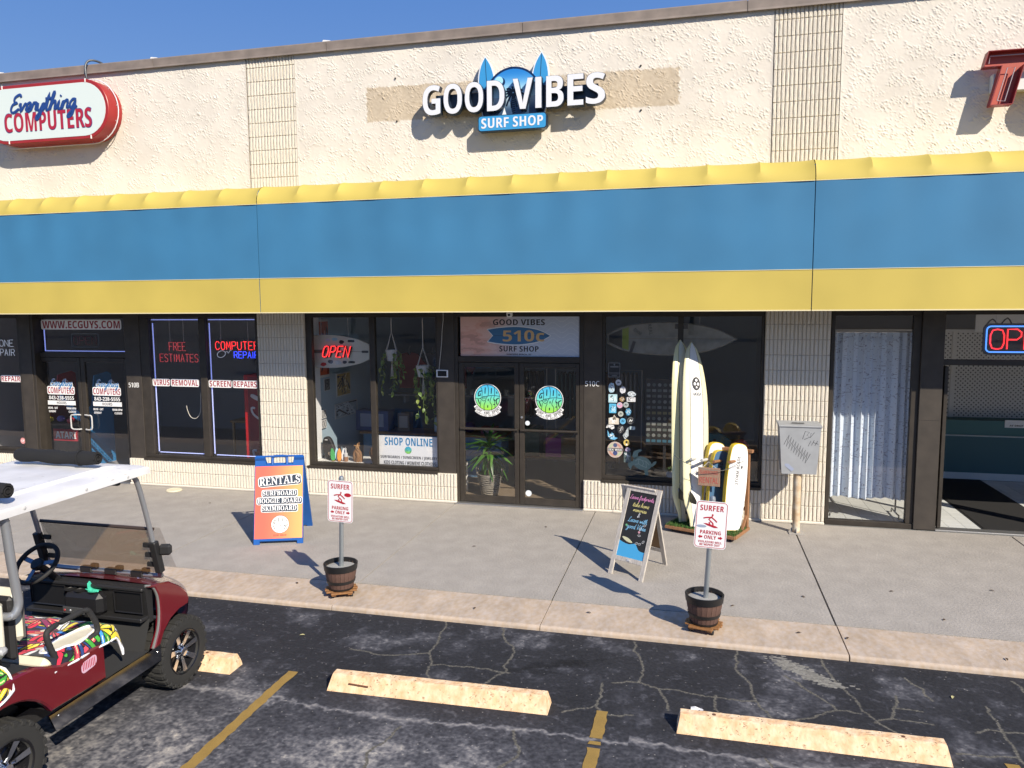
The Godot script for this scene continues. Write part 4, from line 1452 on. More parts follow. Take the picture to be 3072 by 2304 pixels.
		var o := part("sticker", b.commit(), mat("sticker_" + s[0], Color(1, 1, 1), 0.5, {"albedo_texture": a.tex()}), win, Vector3((s[1] + s[3]) / 2, (s[2] + s[4]) / 2, -0.0965))
		if s[0] == "wax":
			word("lettering", "SEX WAX", sans_bold, mat("white_vinyl"), o, Vector3(0, 0.0, 0.002), w * 0.86, h * 0.13, 0.001)
	# the sea turtle: shell, head and flippers, with pale plate lines
	var tm := mat("turtle_green", Color(0.20, 0.30, 0.26), 0.5)
	var turtle := holder("turtle_sticker", win, Vector3(-0.705, 0.715, -0.0965))
	var sh := MB.new()
	sh.xf = Transform3D(Basis(Vector3(0, 0, 1), deg_to_rad(-18)))
	sh.prism(ellipse(0.135, 0.095, 24), 0, 0.001)
	part("shell", sh.commit(), tm, turtle)
	var ln := MB.new()
	for q in [[[-0.1, 0.03], [-0.05, 0.06], [0.0, 0.04], [0.05, 0.03], [0.1, -0.02]], [[-0.1, -0.02], [-0.05, -0.01], [0.0, -0.04], [0.06, -0.06]], [[-0.05, 0.06], [-0.05, -0.01]], [[0.0, 0.04], [0.02, 0.0], [0.0, -0.04]], [[0.05, 0.03], [0.06, -0.06]]]:
		var p := []
		for t in q:
			p.append(Vector3(t[0], t[1], 0.001))
		ln.tube(p, 0.0035, 4, true, false, 0.2)
	part("plate_lines", ln.commit(), mat("turtle_line", Color(0.42, 0.52, 0.46), 0.5), turtle)
	for q in [[PackedVector2Array([Vector2(-0.10, 0.05), Vector2(-0.14, 0.10), Vector2(-0.12, 0.17), Vector2(-0.04, 0.20), Vector2(0.0, 0.185), Vector2(-0.06, 0.15), Vector2(-0.06, 0.09)]), "flipper"], [PackedVector2Array([Vector2(-0.12, 0.02), Vector2(-0.19, 0.03), Vector2(-0.20, -0.04), Vector2(-0.16, -0.10), Vector2(-0.14, -0.04), Vector2(-0.11, -0.03)]), "flipper"], [PackedVector2Array([Vector2(0.12, -0.03), Vector2(0.16, 0.03), Vector2(0.20, 0.035), Vector2(0.19, 0.0), Vector2(0.14, -0.05)]), "head"], [PackedVector2Array([Vector2(0.03, -0.09), Vector2(0.08, -0.09), Vector2(0.09, -0.17), Vector2(0.04, -0.17)]), "flipper"]]:
		var fb := MB.new()
		fb.prism(q[0], 0, 0.001)
		part(q[1], fb.commit(), tm, turtle)

func wall_signs() -> void:
	surf_sign()
	computer_sign()
	channel_sign()

func surf_sign() -> void:
	var o := thing("shop_sign", "white GOOD VIBES channel letters over blue surfboards and a palm disc", "sign")
	var navy := mat("sign_navy", Color(0.018, 0.032, 0.06), 0.35)
	var white := mat("sign_white_face", Color(0.74, 0.76, 0.82), 0.3)
	var blue := mat("sign_blue", Color(0.045, 0.30, 0.62), 0.35)
	var pale := mat("sign_white_rim", Color(0.8, 0.82, 0.84), 0.35)
	bx("raceway", Vector3(-3.62, 5.71, 0.012), Vector3(-1.33, 5.895, 0.145), navy, o, 0.006)
	var boxes := [["G", -3.781, -3.514], ["O", -3.474, -3.198], ["O", -3.165, -2.893], ["D", -2.848, -2.592], ["V", -2.484, -2.195], ["I", -2.17, -2.077], ["B", -2.021, -1.775], ["E", -1.732, -1.508], ["S", -1.484, -1.22]]
	for l in boxes:
		var w: float = l[2] - l[1]
		var mid := Vector3((l[1] + l[2]) / 2, 5.806, 0.195)
		var h := 0.412
		if l[0] == "I":
			var h2 := holder("letter", o, Vector3(mid.x, mid.y, 0))
			bx("return", Vector3(-w / 2, -h / 2, 0.145), Vector3(w / 2, h / 2, 0.245), navy, h2)
			bx("face", Vector3(-w / 2 + 0.005, -h / 2 + 0.005, 0.245), Vector3(w / 2 - 0.005, h / 2 - 0.005, 0.252), white, h2)
			continue
		var h3 := holder("letter", o)
		word("return", l[0], sans_bold, navy, h3, mid, w, h, 0.10)
		word("face", l[0], sans_bold, white, h3, Vector3(mid.x, mid.y, 0.2485), w - 0.011, h - 0.011, 0.008)
	# two boards, blue above and navy below, white rims
	for sd in [-1.0, 1.0]:
		var b := holder("surfboard_panel", o, Vector3(-2.5 + sd * 0.375, 5.94, 0.0))
		b.rotation.z = -sd * 0.055
		var right := smooth([Vector2(0, 0.44), Vector2(0.07, 0.33), Vector2(0.115, 0.18), Vector2(0.125, 0.0), Vector2(0.11, -0.25), Vector2(0.06, -0.5)], 3)
		var poly := PackedVector2Array()
		var inner := PackedVector2Array()
		for p in right:
			poly.append(p)
		for k in right.size():
			var p: Vector2 = right[right.size() - 1 - k]
			if p.x > 0.001:
				poly.append(Vector2(-p.x, p.y))
		for p in poly:
			inner.append(p * Vector2(0.86, 0.955))
		var m := MB.new()
		m.prism(poly, 0.09, 0.125)
		part("rim", m.commit(), pale, b)
		var up := Geometry2D.clip_polygons(inner, PackedVector2Array([Vector2(-1, -1), Vector2(1, -1), Vector2(1, 0.06), Vector2(0.0, -0.01), Vector2(-1, 0.06)]))
		m = MB.new()
		m.prism(up[0], 0.12, 0.129)
		part("blue_half", m.commit(), blue, b)
		var dn := Geometry2D.intersect_polygons(inner, PackedVector2Array([Vector2(-1, -1), Vector2(1, -1), Vector2(1, 0.06), Vector2(0.0, -0.01), Vector2(-1, 0.06)]))
		m = MB.new()
		m.prism(dn[0], 0.12, 0.129)
		part("navy_half", m.commit(), navy, b)
		bx("stringer", Vector3(-0.0035, -0.01, 0.128), Vector3(0.0035, 0.41, 0.131), navy, b)
	# the disc with moon, palm and sails
	var a := Art.new(256, 256, Color(0.2, 0.5, 0.8))
	for j in 256:
		for i in 256:
			var d := Vector2(i - 128, j - 128).length() / 128.0
			var t := j / 255.0
			var k := Color(0.16, 0.50, 0.80).lerp(Color(0.75, 0.92, 0.98), smoothstep(0.05, 0.48, t))
			if t > 0.5:
				k = Color(0.70, 0.80, 0.86).lerp(Color(0.20, 0.30, 0.42), smoothstep(0.5, 0.75, t))
			if d > 0.93:
				k = Color(0.05, 0.16, 0.32)
			a.im.set_pixel(i, j, k)
	var dk := Color(0.04, 0.09, 0.17)
	a.dot(72, 62, 20, Color(0.05, 0.17, 0.34))
	a.dot(64, 56, 19, Color(0.66, 0.88, 0.97))
	a.poly(PackedVector2Array([Vector2(60, 256), Vector2(88, 170), Vector2(112, 256)]), Color(0.90, 0.93, 0.95))
	a.poly(PackedVector2Array([Vector2(150, 256), Vector2(176, 180), Vector2(205, 256)]), Color(0.35, 0.48, 0.60))
	a.line([Vector2(134, 256), Vector2(131, 190), Vector2(128, 120)], 7, dk)
	for q in 13:
		var an := TAU * q / 13.0 + 0.2
		var p := []
		for s in 5:
			var rr := 8.0 + s * 10.5
			p.append(Vector2(128 + cos(an) * rr, 110 - sin(an) * rr * 0.85 + s * s * 1.2))
		a.line(smooth(p, 3), 4.2, dk)
	for q in 12:
		a.line([Vector2(122, 140 + q * 9), Vector2(140, 136 + q * 9)], 1.2, Color(0.35, 0.45, 0.55))
	var dm := MB.new()
	dm.mapped = true
	dm.prism(ellipse(0.40, 0.40, 56), 0.07, 0.15)
	part("palm_disc", dm.commit(), mat("sign_disc_print", Color(1, 1, 1), 0.35, {"albedo_texture": a.tex()}), o, Vector3(-2.497, 5.80, 0))
	# the lower plate
	var pl := MB.new()
	pl.prism(rounded(0.967, 0.212, 0.04, 5), 0.10, 0.21)
	part("plate_body", pl.commit(30), navy, o, Vector3(-2.502, 5.45, 0))
	pl = MB.new()
	pl.prism(rounded(0.945, 0.19, 0.034, 5), 0.205, 0.2145)
	part("plate_face", pl.commit(), blue, o, Vector3(-2.502, 5.45, 0))
	word("plate_lettering", "SURF SHOP", sans_bold, white, o, Vector3(-2.502, 5.452, 0.216), 0.87, 0.135, 0.006)

func stadium(x0: float, x1: float, y0: float, y1: float, inset := 0.0) -> PackedVector2Array:
	var r := (y1 - y0) / 2 - inset
	var cy := (y0 + y1) / 2
	var out := PackedVector2Array()
	for k in 17:
		var a := -PI / 2 + PI * k / 16.0
		out.append(Vector2(x1 - (y1 - y0) / 2 + cos(a) * r, cy + sin(a) * r))
	for k in 17:
		var a := PI / 2 + PI * k / 16.0
		out.append(Vector2(x0 + (y1 - y0) / 2 + cos(a) * r, cy + sin(a) * r))
	return out

func computer_sign() -> void:
	var o := thing("shop_sign", "pill shaped red framed lightbox reading Everything COMPUTERS", "sign")
	var red := grained("sign_red", Color(0.36, 0.022, 0.022), 0.4, t_soft, 0.8)
	var x0 := -11.36
	var x1 := -8.93
	var y0 := 5.60
	var y1 := 6.515
	var b := MB.new()
	b.prism(stadium(x0, x1, y0, y1), 0.012, 0.30, 0.008)
	part("housing", b.commit(30), red, o)
	b = MB.new()
	b.prism(stadium(x0, x1, y0, y1, 0.052), 0.295, 0.304)
	part("face", b.commit(), mat("sign_pale_face", Color(0.66, 0.74, 0.71), 0.3), o)
	var navy := mat("sign_script_blue", Color(0.016, 0.055, 0.23), 0.4)
	word("lettering_rim", "COMPUTERS", sans_bold, navy, o, Vector3(-10.085, 5.925, 0.306), 1.69, 0.315, 0.003)
	word("lettering", "COMPUTERS", sans_bold, mat("sign_letter_red", Color(0.40, 0.016, 0.04), 0.4), o, Vector3(-10.085, 5.925, 0.309), 1.672, 0.297, 0.003)
	b = MB.new()
	pen_word(b, "Everything", Vector2(-10.80, 6.085), 0.27, 0.022, 0.313, 0.32, 1.03)
	part("script_lettering", b.commit(60), navy, o)
	# clips across the rim
	for p in [[-10.93, 6.49], [-9.33, 6.49], [-10.86, 5.63], [-9.28, 5.63]]:
		bx("face_clip", Vector3(p[0] - 0.008, p[1] - 0.028, 0.296), Vector3(p[0] + 0.008, p[1] + 0.028, 0.308), mat("white_sealant"), o)
	# the tube of glass that runs round behind the rim, on standoffs
	var ring := []
	for p in stadium(x0, x1, y0, y1, -0.035):
		ring.append(Vector3(p.x, p.y, 0.13))
	b = MB.new()
	b.tube(ring, 0.008, 6, true, true)
	part("glass_tube", b.commit(50), mat("tube_glass", Color(0.72, 0.72, 0.78), 0.15), o)
	for k in range(0, ring.size(), 3):
		var p: Vector3 = ring[k]
		var s := MB.new()
		s.tube([p, Vector3(p.x + (0.03 if p.x < -10.9 else -0.03 if p.x > -9.39 else 0.0), p.y + (0.034 if p.y < 6.05 else -0.034), 0.13)], 0.004, 5)
		part("standoff", s.commit(), mat("dark_steel"), o)
	var c := MB.new()
	c.tube(smooth([Vector3(-9.46, 6.50, 0.10), Vector3(-9.47, 6.62, 0.12), Vector3(-9.485, 6.76, 0.11), Vector3(-9.47, 6.86, 0.06), Vector3(-9.41, 6.885, -0.02), Vector3(-9.36, 6.86, -0.14), Vector3(-9.35, 6.80, -0.2)], 4), 0.017, 8)
	part("conduit", c.commit(50), mat("grey_conduit", Color(0.10, 0.11, 0.12), 0.45, {"metallic": 0.4}), o)

func open_letter(o: Node3D, outer: PackedVector2Array, hole: PackedVector2Array, z0: float, z1: float, inner: Material, ret: Material) -> Node3D:
	# an open-faced channel letter: a back plate and a wall that follows its outline
	var h := holder("letter", o)
	var b := MB.new()
	if hole.is_empty():
		b.prism(outer, z0, z0 + 0.006)
	else:
		for k in outer.size():
			var k2 := (k + 1) % outer.size()
			b.quad(Vector3(outer[k].x, outer[k].y, z0 + 0.006), Vector3(outer[k2].x, outer[k2].y, z0 + 0.006), Vector3(hole[k2].x, hole[k2].y, z0 + 0.006), Vector3(hole[k].x, hole[k].y, z0 + 0.006), Vector3(0, 0, 1))
	part("back", b.commit(), inner, h)
	b = MB.new()
	for ring: PackedVector2Array in [outer, hole]:
		for k in ring.size():
			var p := ring[k]
			var q := ring[(k + 1) % ring.size()]
			var n := Vector2(q.y - p.y, p.x - q.x).normalized() * 0.004
			for s in [[n, 1.0], [-n, -1.0]]:
				var nv: Vector2 = s[0]
				b.quad(Vector3(p.x + nv.x, p.y + nv.y, z0), Vector3(q.x + nv.x, q.y + nv.y, z0), Vector3(q.x + nv.x, q.y + nv.y, z1), Vector3(p.x + nv.x, p.y + nv.y, z1), Vector3(nv.x, nv.y, 0))
			b.quad(Vector3(p.x - n.x, p.y - n.y, z1), Vector3(q.x - n.x, q.y - n.y, z1), Vector3(q.x + n.x, q.y + n.y, z1), Vector3(p.x + n.x, p.y + n.y, z1), Vector3(0, 0, 1))
	part("return", b.commit(), ret, h)
	return h

func channel_sign() -> void:
	var o := thing("shop_sign", "slanted red open channel letters on a pale raceway above the curtained shop", "sign")
	var inner := mat("channel_inside_red", Color(0.44, 0.085, 0.055), 0.5)
	var ret := mat("channel_return_red", Color(0.26, 0.025, 0.028), 0.45)
	bx("raceway", Vector3(3.385, 5.455, 0.012), Vector3(6.4, 5.66, 0.13), mat("raceway_white", Color(0.66, 0.68, 0.68), 0.5), o, 0.004)
	var t := PackedVector2Array([Vector2(3.245, 5.715), Vector2(3.434, 5.715), Vector2(3.333, 5.272), Vector2(3.564, 5.272), Vector2(3.665, 5.715), Vector2(3.87, 5.715), Vector2(3.91, 5.89), Vector2(3.287, 5.89)])
	var h := open_letter(o, t, PackedVector2Array(), 0.13, 0.25, inner, ret)
	var tube := MB.new()
	tube.tube([Vector3(3.31, 5.76, 0.19), Vector3(3.32, 5.845, 0.19), Vector3(3.86, 5.845, 0.19)], 0.006, 6)
	tube.tube([Vector3(3.42, 5.33, 0.19), Vector3(3.50, 5.32, 0.19), Vector3(3.59, 5.70, 0.19), Vector3(3.51, 5.70, 0.19), Vector3(3.42, 5.33, 0.19)], 0.006, 6)
	part("glass_tube", tube.commit(40), mat("tube_clear", Color(0.45, 0.40, 0.42), 0.15), h)
	var q := PackedVector2Array()
	var q2 := PackedVector2Array()
	for k in 28:
		var a := TAU * k / 28.0
		q.append(Vector2(4.14 + cos(a) * 0.28 + sin(a) * 0.05, 5.47 + sin(a) * 0.26))
		q2.append(Vector2(4.14 + cos(a) * 0.13 + sin(a) * 0.03, 5.47 + sin(a) * 0.11))
	open_letter(o, q, q2, 0.13, 0.25, inner, ret)

func room(x0: float, x1: float, z1: float, wall: Material, floor_m: Material, ceil: Material, back: Material) -> Node3D:
	# a closed shop interior behind the front
	var h := holder("room", shop)
	bx("floor", Vector3(x0, -0.12, z1), Vector3(x1, 0.0, -0.02), floor_m, h)
	bx("ceiling", Vector3(x0, 2.935, z1), Vector3(x1, 3.05, -0.3), ceil, h)
	bx("back_wall", Vector3(x0, 0.0, z1 - 0.12), Vector3(x1, 2.935, z1), back, h)
	bx("side_wall", Vector3(x0 - 0.12, 0.0, z1 - 0.12), Vector3(x0, 3.05, -0.145), wall, h)
	bx("side_wall", Vector3(x1, 0.0, z1 - 0.12), Vector3(x1 + 0.12, 3.05, -0.145), wall, h)
	return h

func rooms() -> void:
	var grey := mat("room_grey", Color(0.36, 0.36, 0.37), 0.9)
	var dark := mat("room_dark", Color(0.28, 0.28, 0.29), 0.9)
	var blue := mat("room_blue", Color(0.30, 0.40, 0.48), 0.9)
	room(-13.6, -6.36, -5.5, dark, dark, dark, grey)
	room(-5.93, 1.28, -6.5, blue, mat("room_floor_brown", Color(0.22, 0.17, 0.12), 0.5), dark, blue)
	var tan_w := mat("room_tan", Color(0.42, 0.33, 0.23), 0.9)
	room(1.45, 8.6, -5.5, tan_w, mat("grout", Color(0.20, 0.20, 0.19), 0.9), tan_w, tan_w)
	# white tiles of the curtained shop, laid one by one
	var tf := structure("tiled_floor")
	var tb := MB.new()
	tb.box(Vector3(0, 0.003, 0), Vector3(0.199, 0.006, 0.199))
	var tile := tb.commit()
	var tones := [mat("tile_white", Color(0.66, 0.68, 0.67), 0.25), mat("tile_white_b", Color(0.62, 0.64, 0.63), 0.25), mat("tile_white_c", Color(0.69, 0.71, 0.70), 0.25)]
	for i in 18:
		for j in 15:
			part("tile", tile, tones[rng.randi_range(0, 2)], tf, Vector3(1.754 + i * 0.205, 0.0, -0.30 - j * 0.205))
	bx("side_tiling", Vector3(1.46, 0.0, -5.4), Vector3(1.65, 0.004, -0.2), tones[0], tf)

func neon(called: String, label: String, words: Array, m_back: Material = null) -> Node3D:
	# words: [text, x, y, z, letter width, letter height, gap, radius, material, slant]
	var o := thing(called, label, "neon sign", Vector3(words[0][1], words[0][2], words[0][3]))
	for w in words:
		var b := MB.new()
		tube_word(b, w[0], Vector2(w[1], w[2]) - Vector2(o.position.x, o.position.y), w[4], w[5], w[6], w[7], w[3] - o.position.z, w[9])
		part("lettering_tube", b.commit(50), w[8], o)
	return o

func glow(key: String, k: Color, e: float) -> StandardMaterial3D:
	return mat(key, Color(0.3, 0.3, 0.3), 0.3, {"emission_enabled": true, "emission": k, "emission_energy_multiplier": e})

func hang(o: Node3D, from: Vector3, to: Vector3) -> void:
	var b := MB.new()
	b.tube([from, to], 0.003, 5)
	part("hanging_cord", b.commit(), mat("pale_cable", Color(0.55, 0.53, 0.50), 0.6), o)

func displays() -> void:
	computer_room()
	surf_left_window()
	surf_door_plant()
	surf_right_window()
	curtain_shop()

func computer_room() -> void:
	var red := glow("neon_red", Color(1.0, 0.10, 0.08), 1.5)
	var dim := glow("neon_red_dim", Color(0.75, 0.07, 0.06), 0.6)
	var blue := glow("neon_blue", Color(0.15, 0.25, 1.0), 1.7)
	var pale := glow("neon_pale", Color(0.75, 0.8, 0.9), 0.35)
	var z := -0.24
	var s := 1.017
	var a := off(-7.485, 2.279, z)
	var b := off(-7.154, 2.145, z)
	var o := neon("neon_sign", "lit neon reading COMPUTER in red and REPAIR in blue", [["COMPUTER", a.x, a.y, z, 0.070 * s, 0.128, 0.030, 0.006, red, 0.0], ["REPAIR", b.x, b.y, z, 0.060 * s, 0.105, 0.022, 0.006, blue, 0.0]])
	var m := MB.new()
	var ms := []
	for k in 16:
		var an := TAU * k / 16.0
		ms.append(Vector3(0.10 + cos(an) * 0.075 + sin(an) * 0.02, -0.075 + sin(an) * 0.055, 0))
	m.tube(ms, 0.0045, 5, true, true)
	m.tube(smooth([Vector3(0.17, -0.05, 0), Vector3(0.21, -0.03, 0), Vector3(0.23, -0.06, 0), Vector3(0.26, -0.02, 0), Vector3(0.29, -0.01, 0)], 3), 0.004, 5)
	part("mouse_outline_tube", m.commit(), pale, o)
	for x in [0.1, 0.6]:
		hang(o, Vector3(x, 0.13, -0.005), Vector3(x, 0.62, -0.005))
	a = off(-8.349, 2.256, z)
	b = off(-8.532, 2.072, z)
	o = neon("neon_sign", "dim red neon reading FREE ESTIMATES", [["FREE", a.x, a.y, z, 0.06, 0.135, 0.023, 0.006, dim, 0.0], ["ESTIMATES", b.x, b.y, z, 0.062, 0.128, 0.026, 0.006, dim, 0.0]])
	for x in [0.02, 0.28]:
		hang(o, Vector3(x, 0.14, -0.005), Vector3(x, 0.65, -0.005))
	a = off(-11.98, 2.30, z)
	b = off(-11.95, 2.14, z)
	neon("neon_sign", "dim pale neon reading PHONE REPAIR", [["PHONE", a.x, a.y, z, 0.08, 0.115, 0.028, 0.005, pale, 0.0], ["REPAIR", b.x, b.y, z, 0.07, 0.115, 0.024, 0.005, pale, 0.0]])  # these tubes are given a faint glow of their own
	a = off(-10.21, 2.345, -0.4)
	o = neon("neon_sign", "unlit dark red OPEN sign behind the computer shop transom", [["OPEN", a.x, a.y, -0.4, 0.09, 0.14, 0.035, 0.006, mat("neon_off_red", Color(0.20, 0.03, 0.03), 0.3), 0.0]])
	var rim := []
	for p in rounded(0.56, 0.23, 0.04, 4, Vector2(0.235, 0.07)):
		rim.append(Vector3(p.x, p.y, 0))
	m = MB.new()
	m.tube(rim, 0.006, 5, true, true)
	part("border_tube", m.commit(), mat("neon_off_pale", Color(0.12, 0.16, 0.18), 0.3), o)
	# the red drinks cooler with its script running up the front
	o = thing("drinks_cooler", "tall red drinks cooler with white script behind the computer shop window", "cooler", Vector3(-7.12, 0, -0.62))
	bx("cabinet", Vector3(-0.20, 0.05, -0.55), Vector3(0.55, 1.83, 0.10), mat("cooler_sunlit_red", Color(0.42, 0.012, 0.016), 0.4), o, 0.015)  # brighter red imitates sunlight on the cabinet's side, seen as a strip
	bx("front_panel", Vector3(-0.115, 0.12, 0.10), Vector3(0.50, 1.80, 0.112), mat("cooler_shaded_red", Color(0.22, 0.012, 0.02), 0.4), o, 0.005)  # the cabinet's red darkened to imitate shade on the front
	m = MB.new()
	m.xf = Transform3D(Basis(Vector3(0, 0, 1), PI / 2), Vector3(0.27, 0.30, 0.116))
	pen_word(m, "Coca-Cola", Vector2(0, 0), 0.32, 0.020, 0.0, 0.3, 0.92)
	part("script_lettering", m.commit(60), mat("cooler_script", Color(0.55, 0.52, 0.50), 0.5), o)
	# an arcade cabinet just inside the computer shop door
	o = thing("arcade_cabinet", "colourful arcade cabinet with ATARI front inside the computer shop door", "arcade cabinet", Vector3(-11.35, 0, -1.25))
	var side := PackedVector2Array([Vector2(0, 0), Vector2(0.75, 0), Vector2(0.75, 0.85), Vector2(0.95, 0.98), Vector2(0.9, 1.05), Vector2(0.5, 1.15), Vector2(0.42, 1.7), Vector2(0.1, 1.75), Vector2(0, 1.7)])
	for q in [[-0.42, "arcade_red", Color(0.45, 0.02, 0.02)], [0.40, "arcade_blue", Color(0.03, 0.20, 0.45)]]:
		m = MB.new()
		m.xf = Transform3D(Basis(Vector3(0, 0, 1), Vector3(0, 1, 0), Vector3(-1, 0, 0)), Vector3(q[0], 0, -0.4))
		m.prism(side, -0.012, 0.012)
		part("side_panel", m.commit(), mat(q[1], q[2], 0.4), o)
	bx("front_panel", Vector3(-0.40, 0.1, 0.28), Vector3(0.39, 0.85, 0.33), mat("arcade_black", Color(0.015, 0.015, 0.018), 0.4), o)
	bx("label_panel", Vector3(-0.28, 0.50, 0.33), Vector3(0.28, 0.72, 0.338), mat("arcade_label_red", Color(0.42, 0.02, 0.04), 0.4), o)
	word("lettering", "ATARI", sans_bold, mat("white_vinyl"), o, Vector3(0.0, 0.61, 0.341), 0.46, 0.13, 0.002)
	for q in [[-0.27, 0.9, 0.06, Color(0.6, 0.5, 0.05)], [0.0, 0.93, 0.06, Color(0.15, 0.12, 0.45)], [0.22, 0.9, 0.06, Color(0.5, 0.03, 0.05)]]:
		m = MB.new()
		m.ball(Vector3(q[0], q[1], 0.42), Vector3(0.07, 0.06, 0.08), 10, 6)
		part("control_knob", m.commit(40), mat("arcade_knob_%s" % q[0], q[3], 0.3), o)
	var dk := bx("control_deck", Vector3(-0.40, 0.84, 0.25), Vector3(0.39, 0.87, 0.56), mat("arcade_black"), o)
	dk.rotation.x = 0.15
	var bn := bx("banner", Vector3(-0.36, -0.05, 0.0), Vector3(0.36, 0.05, 0.015), mat("arcade_banner_blue", Color(0.05, 0.28, 0.60), 0.4), o)
	bn.position = Vector3(0.3, 1.12, 0.45)
	bn.rotation.z = -0.75
	# dim furniture further in
	o = thing("work_table", "long pale work table deep inside the computer shop", "table", Vector3(-7.9, 0, -2.6))
	bx("top", Vector3(-0.9, 0.72, -0.35), Vector3(0.9, 0.76, 0.35), mat("table_oak", Color(0.30, 0.20, 0.09), 0.6), o, 0.005)
	for q in [[-0.85, -0.3], [0.85, -0.3], [-0.85, 0.3], [0.85, 0.3]]:
		bx("leg", Vector3(q[0] - 0.02, 0, q[1] - 0.02), Vector3(q[0] + 0.02, 0.72, q[1] + 0.02), mat("table_oak"), o)
	var w := thing("hanging_wire", "white wire hanging in a loop inside the computer shop window", "wire", Vector3(-8.15, 1.2, -0.3))
	m = MB.new()
	m.tube(smooth([Vector3(0.17, 0.34, 0), Vector3(0.16, 0.15, 0), Vector3(0.14, 0.0, 0), Vector3(0.06, -0.09, 0), Vector3(-0.04, -0.07, 0), Vector3(-0.10, 0.05, 0), Vector3(-0.11, 0.12, 0)], 4), 0.006, 5)
	part("wire", m.commit(), mat("pale_wire", Color(0.6, 0.58, 0.5), 0.6), w)

func leaf_mesh(l: float, w: float, droop: float, fold := 0.25) -> ArrayMesh:
	# a blade from the origin along +x, drooping
	var b := MB.new()
	b.grid(6, 2, func(u: float, v: float) -> Vector3:
		var half := w * 0.5 * pow(sin(PI * clampf(pow(u, 0.8), 0.02, 0.985)), 0.8)
		return Vector3(l * (u - 0.18 * droop * u * u), -droop * l * u * u + absf(v - 0.5) * half * fold * 2.0, (v - 0.5) * 2.0 * half), Vector3.UP)
	return b.commit(60)

